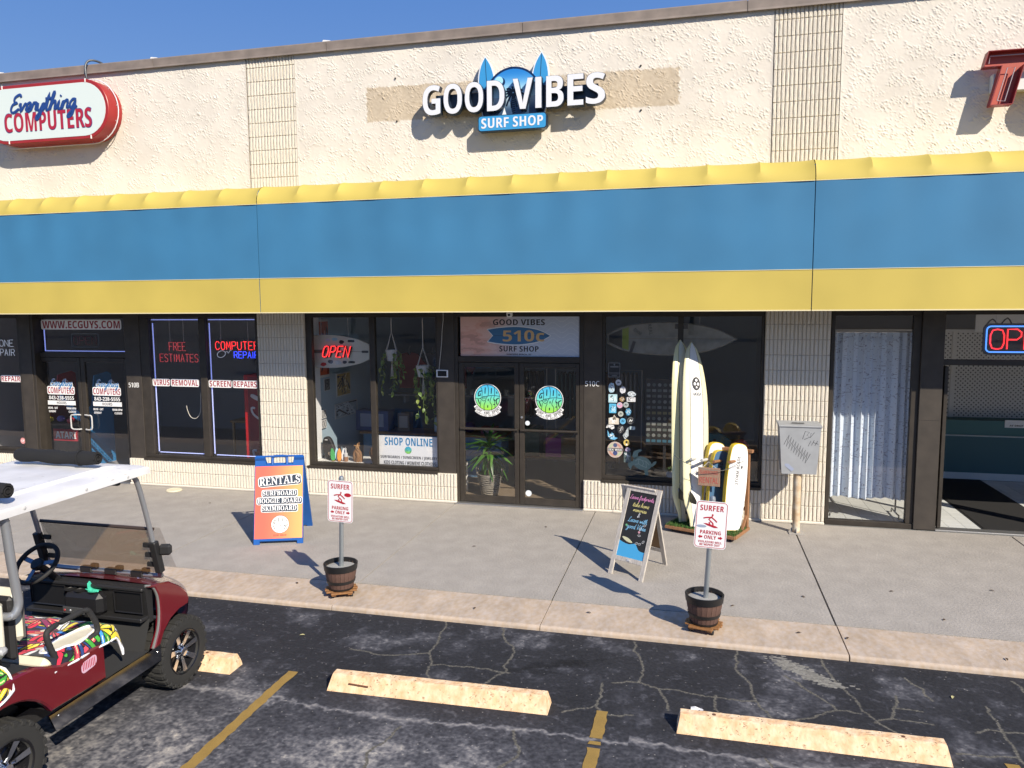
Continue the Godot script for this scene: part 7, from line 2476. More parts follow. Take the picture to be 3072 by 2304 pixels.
func stop_mesh(sd: int) -> ArrayMesh:
	# a precast wheel stop, 1.75 m long, chipped along its edges
	var r := RandomNumberGenerator.new()
	r.seed = sd
	var prof := [Vector2(-0.095, 0.0), Vector2(-0.095, 0.03), Vector2(-0.065, 0.105), Vector2(-0.052, 0.112), Vector2(0.012, 0.112), Vector2(0.028, 0.104), Vector2(0.082, 0.012), Vector2(0.088, 0.0)]
	var b := MB.new()
	var xs := []
	for k in 36:
		xs.append(-0.875 + 1.75 * k / 35.0)
	var rows := []
	for k in xs.size():
		var row := []
		for q in prof.size():
			var p: Vector2 = prof[q]
			var x: float = xs[k]
			if k == 0 or k == xs.size() - 1:
				x *= 1.0 - p.y * 0.24
			var chip := 0.0
			if (q == 4 or q == 5 or q == 6) and r.randf() < 0.16:
				chip = r.randf_range(0.003, 0.012)
			row.append(Vector3(x, p.y - chip + r.randf_range(-0.0015, 0.0015) * (1 if q > 0 and q < 7 else 0), p.x - chip * 0.6))
		rows.append(row)
	for k in rows.size() - 1:
		for q in prof.size() - 1:
			b.quad(rows[k][q], rows[k + 1][q], rows[k + 1][q + 1], rows[k][q + 1], Vector3(0, prof[q + 1].x - prof[q].x, prof[q].y - prof[q + 1].y))
	for e in [0, rows.size() - 1]:
		for q in range(1, prof.size() - 1):
			b.tri(rows[e][0], rows[e][q], rows[e][q + 1], Vector3(-1 if e == 0 else 1, 0, 0))
	return b.commit(22)

func wheel_stops() -> void:
	var r := RandomNumberGenerator.new()
	r.seed = 83
	var im: Image = noise_tex(512, 0.016, 5, Color(0.86, 0.74, 0.60), Color(1.0, 0.97, 0.92), FastNoiseLite.TYPE_SIMPLEX, 84).get_image()
	for k in 260:
		var g := r.randf_range(0.40, 0.65)
		var c := Vector2(r.randf() * 512, r.randf() * 512)
		for q in r.randi_range(3, 22):
			c += Vector2(r.randf_range(-3, 3), r.randf_range(-1.6, 1.6))
			im.fill_rect(Rect2i(posmod(int(c.x), 510), posmod(int(c.y), 510), r.randi_range(1, 3), r.randi_range(1, 2)), Color(g, g * 0.86, g * 0.72))
	var m := grained("stop_paint", Color(0.88, 0.74, 0.58), 0.85, ImageTexture.create_from_image(im), 1.1, t_bump, 0.3, {"uv1_world_triplanar": true})
	var rusty := mat("rust_bar", Color(0.14, 0.06, 0.03), 0.9)
	var spots := [[-4.53, 5.282, 1.0, "peeling cream concrete wheel stop by the golf cart's front wheel"], [-1.882, 5.30, 1.4, "cream concrete wheel stop with a rusty bar showing in its broken face"], [0.795, 5.298, 0.3, "peeling cream concrete wheel stop with rusty pin holes along its top"]]
	for k in 3:
		var s: Array = spots[k]
		var o := thing("wheel_stop", s[3], "wheel stop", Vector3(s[0], LOT + 0.001, s[1]), "wheel stops at the heads of the bays")
		o.rotation.y = deg_to_rad(s[2])
		part("concrete", stop_mesh(90 + k), m, o)
		if k == 1:
			var b := MB.new()
			b.tube([Vector3(-0.70, 0.062, 0.062), Vector3(-0.54, 0.054, 0.064)], 0.007, 6)
			part("rusty_bar", b.commit(), rusty, o)
		else:
			for x in [-0.62, 0.6]:
				var b := MB.new()
				b.lathe([Vector2(0.016, 0.108), Vector2(0.012, 0.1145), Vector2(0, 0.1145)], 10)
				part("pin_hole", b.commit(), rusty, o, Vector3(x, 0, -0.02))

func small_things() -> void:
	# tablet on the pier, its cable, and the little camera under the awning
	var t := thing("wall_tablet", "white framed tablet fixed to the brown pier beside the hanging plants", "tablet", Vector3(-3.653, 1.95, -0.05))
	bx("back_case", Vector3(-0.092, -0.055, 0.0), Vector3(0.092, 0.057, 0.012), mat("tablet_white", Color(0.80, 0.80, 0.80), 0.4), t, 0.004)
	bx("screen", Vector3(-0.070, -0.040, 0.012), Vector3(0.070, 0.042, 0.0135), mat("tablet_screen", Color(0.015, 0.017, 0.02), 0.15), t)
	var cb := MB.new()
	cb.tube(smooth([Vector3(-0.05, 0.057, 0.006), Vector3(-0.03, 0.2, 0.012), Vector3(0.0, 0.45, 0.012), Vector3(0.012, 0.65, 0.012), Vector3(0.03, 0.80, 0.012), Vector3(0.03, 0.95, 0.012)], 3), 0.004, 5)
	part("cable", cb.commit(), mat("pale_cable", Color(0.55, 0.53, 0.50), 0.6), t)
	var c := thing("security_camera", "small white security camera above the surf shop transom", "camera", Vector3(-2.60, 2.86, -0.02))
	bx("bracket", Vector3(-0.05, 0.0, -0.03), Vector3(0.05, 0.045, 0.04), mat("tablet_white"), c, 0.004)
	var cm := bx("body", Vector3(-0.04, -0.07, 0.0), Vector3(0.04, 0.005, 0.07), mat("tablet_white"), c, 0.01)
	cm.rotation.x = 0.25
	bx("lens", Vector3(-0.018, -0.06, 0.066), Vector3(0.018, -0.028, 0.078), mat("tablet_screen"), c, 0.004)
	# a plastic lid on the sidewalk
	var l := thing("plastic_lid", "cream plastic lid lying on the sidewalk by the computer shop's knee wall", "lid", Vector3(-8.165, 0.0, 0.235))
	var b := MB.new()
	b.lathe([Vector2(0.118, 0.0), Vector2(0.124, 0.008), Vector2(0.118, 0.016), Vector2(0.09, 0.018), Vector2(0, 0.018)], 24)
	part("disc", b.commit(30), mat("cream_plastic", Color(0.66, 0.60, 0.44), 0.5), l)
	b = MB.new()
	b.lathe([Vector2(0.112, 0.0175), Vector2(0.115, 0.022), Vector2(0.119, 0.0165)], 24)
	part("rim", b.commit(30), mat("cream_plastic"), l)
	# fallen leaves, each where it lies
	var r := RandomNumberGenerator.new()
	r.seed = 95
	var lm := MB.new()
	lm.grid(4, 2, func(u: float, v: float) -> Vector3: return Vector3((u - 0.5) * 0.05, 0.004 + 0.006 * sin(u * PI) * (0.5 + absf(v - 0.5)), (v - 0.5) * 0.022 * sin(clampf(u, 0.04, 0.96) * PI)), Vector3.UP)
	var leaf := lm.commit(60)
	for p in [[-2.05, 3.72], [-0.95, 3.58], [0.95, 3.6], [1.35, 3.62], [2.55, 3.75], [1.1, 2.7], [2.0, 2.35], [-2.6, 1.9], [-4.1, 3.5], [0.4, 3.1], [2.3, 3.0], [-1.9, 0.9], [-7.1, 0.8], [3.0, 2.1]]:
		var o := thing("fallen_leaf", "small dry brown leaf lying on the concrete walk", "leaf", Vector3(p[0], 0.001, p[1]), "dry leaves lying on the walk")
		o.rotation.y = r.randf() * TAU
		part("blade", leaf, mat("dry_leaf", Color(0.07, 0.04, 0.02), 0.8), o)
	for p in [[-3.45, 4.55, 0.4], [1.95, 4.42, 1.2]]:
		var o := thing("fallen_leaf", ["pale yellow leaf on the asphalt between the golf cart and the rusty wheel stop", "pale yellow leaf on the asphalt beyond the pin-holed wheel stop"][0 if p[0] < 0 else 1], "leaf", Vector3(p[0], LOT + 0.001, p[1]), "pale leaves lying on the asphalt")
		o.rotation.y = p[2]
		part("blade", leaf, mat("pale_leaf", Color(0.50, 0.46, 0.22), 0.8), o)
	var st := thing("paper_scrap", "small white paper scrap beside the far wheel stop's end", "litter", Vector3(0.06, LOT, 5.04))
	b = MB.new()
	b.grid(3, 2, func(u: float, v: float) -> Vector3: return Vector3((u - 0.5) * 0.09, 0.006 + 0.008 * sin(u * 5.0 + v * 2.0), (v - 0.5) * 0.05), Vector3.UP)
	part("sheet", b.commit(), mat("paper_white", Color(0.7, 0.7, 0.7), 0.8), st)

func long_board(o: Node3D, L: float, W: float, th: float, nose: float, center: Color, rail: Color, stripe: float, m: Material) -> void:
	# outline, rocker and rounded rails; the visible face is +z, the tail at y = 0
	var ss := [-1.0, -0.93, -0.8, -0.6, -(stripe + 0.05), -stripe, -0.2, 0.0, 0.2, stripe, stripe + 0.05, 0.6, 0.8, 0.93, 1.0]
	var n := 26
	var wd := func(t: float) -> float:
		var tail := smoothstep(0.0, 0.16, t) * 0.62 + 0.38
		var tip := sqrt(maxf(0.0, 1.0 - pow(clampf((t - 1.0 + nose) / nose, 0.0, 1.0), 2.6)))
		return W * 0.5 * tail * minf(1.0, tip) * (0.86 + 0.14 * sin(PI * t))
	var rows := []
	for k in n + 1:
		var t := float(k) / n
		var w: float = maxf(wd.call(t), 0.002)
		var tk: float = th * pow(clampf(sin(PI * clampf(t, 0.03, 0.97)), 0.05, 1.0), 0.35)
		var rock := 0.10 * pow(maxf(0.0, t - 0.55) / 0.45, 2.0) + 0.03 * pow(maxf(0.0, 0.3 - t) / 0.3, 2.0)
		var row := []
		for s in ss:
			row.append(Vector3(s * w, t * L, -rock + tk * 0.5 * pow(maxf(0.0, 1.0 - s * s), 0.38)))
		for k2 in range(ss.size() - 1, -1, -1):
			var s: float = ss[k2]
			row.append(Vector3(s * w, t * L, -rock - tk * 0.5 * pow(maxf(0.0, 1.0 - s * s), 0.38)))
		rows.append(row)
	var b := MB.new()
	b.tinted = true
	var cnt: int = rows[0].size()
	for k in n:
		var ax := Vector3(0, (rows[k][0].y + rows[k + 1][0].y) / 2, (rows[k][0].z + rows[k + 1][0].z) / 2)
		for j in cnt:
			var j2 := (j + 1) % cnt
			var mid: float = (ss[j] + ss[j + 1]) / 2 if j < ss.size() - 1 else 2.0
			b.c = rail
			if absf(mid) < stripe:
				b.c = center
			elif absf(mid) < stripe + 0.05 and absf(mid) > stripe:
				b.c = Color(0.12, 0.12, 0.12)
			b.quad(rows[k][j], rows[k][j2], rows[k + 1][j2], rows[k + 1][j], (rows[k][j] + rows[k + 1][j2]) * 0.5 - ax)
	part("board", b.commit(50), m, o)

func surf_rack() -> void:
	var o := thing("rolling_rack", "wooden rolling surfboard rack with dowel pegs and a turf covered base", "rack", Vector3(-0.333, 0.0, 0.725))
	o.rotation.y = deg_to_rad(-22.0)
	var wood := grained("rack_pine", Color(0.46, 0.24, 0.12), 0.65, t_wood, 3.5)
	var base := holder("base", o)
	for k in 4:
		bx("plank", Vector3(0.0, 0.05, -0.125 * (k + 1) + 0.003), Vector3(0.91, 0.082, -0.125 * k - 0.003), wood, base, 0.003)
	bx("front_edge", Vector3(-0.01, 0.045, 0.0), Vector3(0.92, 0.084, 0.02), wood, base, 0.003)
	bx("side_edge", Vector3(0.91, 0.045, -0.52), Vector3(0.93, 0.084, 0.0), wood, base, 0.003)
	for q in [[0.07, -0.06], [0.84, -0.06], [0.07, -0.46], [0.84, -0.46]]:
		var cs := holder("caster", o, Vector3(q[0], 0, q[1]))
		var b := MB.new()
		b.xf = Transform3D(Basis(Vector3(0, 0, 1), PI / 2), Vector3(0, 0.024, 0))
		b.lathe([Vector2(0, -0.01), Vector2(0.021, -0.01), Vector2(0.024, -0.005), Vector2(0.024, 0.005), Vector2(0.021, 0.01), Vector2(0, 0.01)], 14)
		part("wheel", b.commit(30), mat("black_rubber"), cs)
		bx("fork", Vector3(-0.016, 0.02, -0.012), Vector3(0.016, 0.05, 0.012), mat("dark_steel"), cs)
	for x in [0.02, 0.87]:
		bx("post", Vector3(x, 0.082, -0.52), Vector3(x + 0.045, 1.06, -0.465), wood, o, 0.003)
		var br := bx("brace", Vector3(x + 0.005, 0.0, -0.011), Vector3(x + 0.04, 0.24, 0.011), wood, o, 0.003)
		br.rotation.x = deg_to_rad(-45)
		br.position = Vector3(x + 0.022, 0.165, -0.40)
	bx("top_rail", Vector3(-0.02, 1.06, -0.525), Vector3(0.955, 1.10, -0.46), wood, o, 0.003)
	bx("lower_rail", Vector3(0.065, 0.30, -0.51), Vector3(0.87, 0.345, -0.475), wood, o, 0.003)
	bx("mid_rail", Vector3(0.065, 0.90, -0.51), Vector3(0.87, 0.945, -0.475), wood, o, 0.003)
	for q in [[0.30, 0.93, "w"], [0.44, 0.93, "w"], [0.60, 0.93, "o"], [0.80, 0.95, "o"]]:
		var b := MB.new()
		b.tube([Vector3(q[0], q[1], -0.50), Vector3(q[0], q[1] + 0.05, -0.06)], 0.019, 10)
		part("peg", b.commit(40), mat("peg_white", Color(0.50, 0.50, 0.48), 0.6) if q[2] == "w" else wood, o)
	# blades of plastic turf
	var bl := MB.new()
	bl.tri(Vector3(-0.004, 0, 0), Vector3(0.004, 0, 0), Vector3(0.006, 0.032, 0.004), Vector3(0, 0, 1))
	var mm := MultiMesh.new()
	mm.transform_format = MultiMesh.TRANSFORM_3D
	mm.use_colors = true
	mm.mesh = bl.commit()
	mm.instance_count = 5200
	var r := RandomNumberGenerator.new()
	r.seed = 140
	for k in 5200:
		var t := Transform3D(Basis(Vector3.UP, r.randf() * TAU) * Basis(Vector3.RIGHT, r.randf_range(-0.6, 0.6)), Vector3(r.randf_range(-0.005, 0.915), 0.082, r.randf_range(-0.515, 0.012)))
		mm.set_instance_transform(k, t.scaled_local(Vector3.ONE * r.randf_range(0.7, 1.2)))
		var g := r.randf_range(0.5, 1.2)
		mm.set_instance_color(k, Color(0.06 * g, 0.15 * g, 0.025 * g))
	var turf := MultiMeshInstance3D.new()
	turf.name = "turf"
	turf.multimesh = mm
	turf.material_override = mat("turf_green", Color(1, 1, 1), 0.7, {"vertex_color_use_as_albedo": true, "cull_mode": BaseMaterial3D.CULL_DISABLED})
	turf.set_meta("kind", "stuff")
	o.add_child(turf)
	# the small painted board that hangs from the pegs
	var rs := thing("rental_sign", "weathered wooden SURFBOARD RENTAL board hung on the rack", "sign", Vector3(0.20, 0.66, 0.86))
	rs.rotation.y = deg_to_rad(-8)
	bx("board", Vector3(-0.14, 0.0, -0.01), Vector3(0.13, 0.235, 0.01), grained("sign_pine", Color(0.50, 0.33, 0.25), 0.7, t_wood, 5.0), rs, 0.003)
	var rp := mat("paint_red_faded", Color(0.42, 0.06, 0.05), 0.8)
	word("lettering", "SURFBOARD", sans, rp, rs, Vector3(-0.005, 0.175, 0.011), 0.22, 0.045, 0.001)
	word("lettering", "RENTAL", sans, rp, rs, Vector3(-0.005, 0.075, 0.011), 0.23, 0.075, 0.001)
	var cd := MB.new()
	cd.tube([Vector3(-0.10, 0.22, 0), Vector3(-0.02, 0.30, -0.04), Vector3(0.10, 0.22, 0)], 0.004, 5)
	part("hanging_cord", cd.commit(), mat("pale_cable"), rs)
	# the two longboards
	var bm := mat("board_gloss", Color(1, 1, 1), 0.22, {"vertex_color_use_as_albedo": true, "clearcoat_enabled": true, "clearcoat": 0.4, "clearcoat_roughness": 0.1})
	var cream := Color(0.80, 0.76, 0.44)
	for k in 2:
		var s := thing("surfboard", ["pale yellow longboard leaning behind the other against the surf shop", "cream and white longboard with a black oval badge leaning on the rack"][k], "surfboard", [Vector3(-0.10, 0.10, 0.60), Vector3(0.045, 0.105, 0.80)][k])
		var yaw := [34.0, 33.0][k] as float
		s.basis = Basis(Vector3.RIGHT, deg_to_rad([-9.0, -12.5][k])) * Basis(Vector3(0, 0, 1), deg_to_rad([1.2, 1.2][k])) * Basis(Vector3.UP, deg_to_rad(yaw))
		long_board(s, 2.42, 0.39, 0.085, 0.42, Color(0.78, 0.78, 0.76) if k == 1 else Color(0.74, 0.74, 0.64), cream if k == 0 else Color(0.78, 0.73, 0.47), 0.47, bm)
		for q in [[0.0, 0.16, 0.15], [-0.105, 0.36, 0.13], [0.105, 0.36, 0.13]]:
			var f := MB.new()
			f.xf = Transform3D(Basis(Vector3(0, 0, 1), Vector3(0, 1, 0), Vector3(-1, 0, 0)), Vector3(q[0], q[1], 0.03))
			var fp := PackedVector2Array()
			for p in smooth([Vector2(0, -0.05), Vector2(q[2], -0.07), Vector2(q[2] * 1.1, -0.03), Vector2(q[2] * 0.5, 0.05), Vector2(0, 0.09)], 3):
				fp.append(p)
			f.prism(fp, -0.005, 0.005)
			part("fin", f.commit(), mat("fin_black", Color(0.015, 0.015, 0.017), 0.35), s)
		for q in [[-0.105, 0.42], [0.105, 0.42], [-0.08, 0.50]]:
			var f := MB.new()
			f.prism(ellipse(0.016, 0.022, 14), 0.0, 0.003)
			part("fin_plug", f.commit(), mat("pot_white"), s, Vector3(q[0], q[1], 0.033))
		if k == 1:
			var ov := MB.new()
			ov.prism(ellipse(0.058, 0.088, 24), 0.0, 0.002)
			var h := part("badge", ov.commit(), mat("print_black"), s, Vector3(0.0, 1.85, 0.0215))
			h.rotation.x = -0.08
			for q in [[0.0, 0.045, 0.016], [-0.024, -0.005, 0.018], [0.024, -0.005, 0.018], [0.0, -0.05, 0.012]]:
				var w := MB.new()
				w.prism(ellipse(q[2], q[2] * 1.15, 12), 0.002, 0.0035)
				part("badge_mark", w.commit(), mat("white_vinyl"), h, Vector3(q[0], q[1], 0))
			var sc := MB.new()
			for q in 7:
				sc.tube([Vector3(-0.06 + q * 0.018, 1.69, 0.041), Vector3(-0.045 + q * 0.018 + (q % 2) * 0.01, 1.735, 0.040)], 0.0025, 4)
			part("pen_mark", sc.commit(), mat("marker_black"), s)
	# the soft boards in the pegs
	var list := [[Vector3(0.50, 0.10, 0.86), 0.0, "white soft board with a yellow rail standing in the rack beside the sign post", Color(0.80, 0.80, 0.80), Color(0.68, 0.47, 0.02), 1.09], [Vector3(0.30, 0.10, 0.76), 1.5, "blue and yellow soft board standing in the rack between two white ones", Color(0.055, 0.13, 0.24), Color(0.66, 0.46, 0.02), 0.98], [Vector3(0.235, 0.10, 0.66), 3.0, "white and yellow soft board standing at the back of the rack", Color(0.78, 0.78, 0.78), Color(0.66, 0.46, 0.02), 1.06]]
	for q in list:
		var s := thing("soft_board", q[2], "bodyboard", q[0])
		s.basis = Basis(Vector3.RIGHT, deg_to_rad(-7.0)) * Basis(Vector3(0, 0, 1), deg_to_rad(-4.5)) * Basis(Vector3.UP, deg_to_rad(38.0))
		var H: float = q[5]
		var pl := PackedVector2Array()
		for p in smooth([Vector2(-0.12, 0), Vector2(-0.15, 0.12), Vector2(-0.175, H * 0.5), Vector2(-0.16, H * 0.85), Vector2(-0.11, H), Vector2(0.06, H), Vector2(0.12, H * 0.88), Vector2(0.145, H * 0.5), Vector2(0.12, 0.12), Vector2(0.09, 0)], 3):
			pl.append(p)
		var b := MB.new()
		b.prism(pl, -0.055, 0.0, 0.010)
		part("rail", b.commit(40), mat("soft_rail_%.2f" % H, q[4], 0.5), s)
		b = MB.new()
		var inn := PackedVector2Array()
		for p in pl:
			inn.append(p * Vector2(0.97, 0.985) + Vector2(0.003, 0.006))
		b.prism(inn, -0.005, 0.002)
		part("deck", b.commit(), mat("soft_deck_%.2f" % H, q[3], 0.5), s)
		var h := holder("deck_print", s, Vector3(-0.02, H * 0.70, 0.0025))
		h.rotation.z = PI / 2
		word("lettering", "STORM BLADE", sans_bold, mat("print_black"), h, Vector3.ZERO, 0.36, 0.05, 0.001, 0.2)
		b = MB.new()
		b.prism(ellipse(0.014, 0.022, 14), 0.002, 0.004)
		part("leash_plug", b.commit(), mat("print_black"), s, Vector3(0.04, H * 0.74, 0))
	# a thin bungee that holds the boards
	var bg := thing("bungee_cord", "thin dark cord strung round the leaning boards and pegs", "cord", Vector3(0.0, 0.98, 0.9))
	var b2 := MB.new()
	b2.tube(smooth([Vector3(-0.24, 0.02, -0.22), Vector3(-0.12, -0.01, 0.03), Vector3(0.06, -0.06, 0.06), Vector3(0.20, -0.10, 0.03), Vector3(0.36, -0.10, 0.02), Vector3(0.48, -0.04, 0.02), Vector3(0.62, 0.03, -0.02)], 3), 0.004, 5)
	part("cord", b2.commit(40), mat("cord_grey", Color(0.15, 0.15, 0.13), 0.7), bg)

const CX := -4.45
const CZ := 6.4

func cm() -> MB:
	# meshes of the cart are written in world height and depth, across from its middle line
	var b := MB.new()
	b.xf = Transform3D(Basis(), Vector3(0, -LOT, -CZ))
	return b

func cbx(called: String, lo: Vector3, hi: Vector3, m: Material, parent: Node3D, bev := 0.0) -> MeshInstance3D:
	var d := Vector3(0, -LOT, -CZ)
	return bx(called, lo + d, hi + d, m, parent, bev)

func side(b: MB, poly: PackedVector2Array, x0: float, x1: float, bev := 0.0) -> void:
	# an outline in (z, y) extruded across, from x0 to x1
	var keep := b.xf
	b.xf = keep * Transform3D(Basis(Vector3(0, 0, 1), Vector3(0, 1, 0), Vector3(1, 0, 0)))
	b.prism(poly, x0, x1, bev)
	b.xf = keep

func cart_wheel(o: Node3D, x: float, z: float, sgn: float) -> void:
	var w := holder("wheel", o, Vector3(x, 0.278, z - CZ))
	w.rotation.z = -PI / 2 * sgn        # the lathe's +y looks outwards
	var rub := grained("tyre_rubber", Color(0.030, 0.030, 0.029), 0.85, t_grain, 4.0)
	var t := MB.new()
	t.lathe([Vector2(0.168, -0.105), Vector2(0.215, -0.112), Vector2(0.252, -0.104), Vector2(0.266, -0.085), Vector2(0.268, 0.0), Vector2(0.266, 0.085), Vector2(0.252, 0.104), Vector2(0.215, 0.112), Vector2(0.170, 0.105), Vector2(0.158, 0.085)], 48)
	part("tyre", t.commit(35), rub, w)
	t = MB.new()
	for k in 26:
		var a := TAU * k / 26.0
		for q in [[0.062, 0.0, 0.078, 0.040], [-0.062, 0.12, 0.078, 0.040], [0.0, 0.06, 0.045, 0.038]]:
			t.xf = Transform3D(Basis(Vector3.UP, -(a + q[1])), Vector3.ZERO)
			t.box(Vector3(0.2685, q[0] * 0.93, 0.0), Vector3(0.019, q[2], q[3]), 0.004)
		t.xf = Transform3D(Basis(Vector3.UP, -a), Vector3.ZERO)
		t.box(Vector3(0.257, 0.102, 0.0), Vector3(0.028, 0.014, 0.036), 0.003)
	part("tread", t.commit(), rub, w)
	var rim := holder("rim", w)
	t = MB.new()
	t.lathe([Vector2(0.0, 0.02), Vector2(0.06, 0.018), Vector2(0.13, 0.012), Vector2(0.150, 0.03), Vector2(0.158, 0.075), Vector2(0.172, 0.098), Vector2(0.178, 0.106), Vector2(0.170, 0.110), Vector2(0.162, 0.104)], 40)
	part("dish", t.commit(40), mat("rim_black", Color(0.010, 0.010, 0.012), 0.18), rim)
	var chrome := mat("rim_silver", Color(0.72, 0.74, 0.78), 0.2, {"metallic": 1.0})
	for k in 7:
		var s := MB.new()
		s.xf = Transform3D(Basis(Vector3.UP, -TAU * k / 7.0), Vector3.ZERO)
		s.tube([Vector3(0.035, 0.06, 0.006), Vector3(0.075, 0.078, 0.010)], 0.007, 5)
		s.tube([Vector3(0.035, 0.06, -0.006), Vector3(0.075, 0.078, -0.010)], 0.007, 5)
		s.quad(Vector3(0.072, 0.080, -0.016), Vector3(0.072, 0.080, 0.016), Vector3(0.158, 0.099, 0.022), Vector3(0.158, 0.099, -0.022), Vector3(0, 1, 0))
		for e in [-1.0, 1.0]:
			s.quad(Vector3(0.072, 0.080, 0.016 * e), Vector3(0.158, 0.099, 0.022 * e), Vector3(0.158, 0.078, 0.022 * e), Vector3(0.072, 0.062, 0.016 * e), Vector3(0, 0, e))
		part("spoke", s.commit(), chrome, rim)
	t = MB.new()
	t.lathe([Vector2(0.040, 0.02), Vector2(0.042, 0.085), Vector2(0.034, 0.100), Vector2(0.016, 0.104), Vector2(0, 0.104)], 18)
	part("hub_cap", t.commit(35), chrome, rim)

func towel_tex() -> ImageTexture:
	# a printed beach towel: outlined feathery blades in strong colours
	var a := Art.new(256, 256, Color(0.10, 0.12, 0.18))
	var r := RandomNumberGenerator.new()
	r.seed = 151
	var hues := [Color(0.86, 0.16, 0.28), Color(0.90, 0.30, 0.38), Color(0.25, 0.58, 0.90), Color(0.12, 0.25, 0.50), Color(0.25, 0.62, 0.22), Color(0.93, 0.83, 0.20), Color(0.93, 0.93, 0.93), Color(0.55, 0.15, 0.35), Color(0.86, 0.16, 0.28)]
	var hubs := []
	for k in 12:
		hubs.append(Vector2(r.randf_range(-20, 276), r.randf_range(-20, 276)))
	for h in hubs:
		var k0 := r.randi_range(0, 8)
		for q in 15:
			var an := TAU * q / 15.0 + r.randf_range(-0.12, 0.12)
			var l := r.randf_range(38, 78)
			var bend := r.randf_range(-0.35, 0.35)
			var p := []
			for s in 5:
				p.append(h + Vector2(cos(an + bend * s * 0.25), sin(an + bend * s * 0.25)) * (8 + l * s / 4.0))
			a.line(smooth(p, 2), 6.6, Color(0.03, 0.03, 0.05))
			a.line(smooth(p, 2), 4.6, hues[(k0 + q / 2) % 9])
			a.line([p[1], p[2]], 1.0, Color(0.95, 0.9, 0.6))
		a.dot(h.x, h.y, 5, Color(0.03, 0.03, 0.05))
	return a.tex()

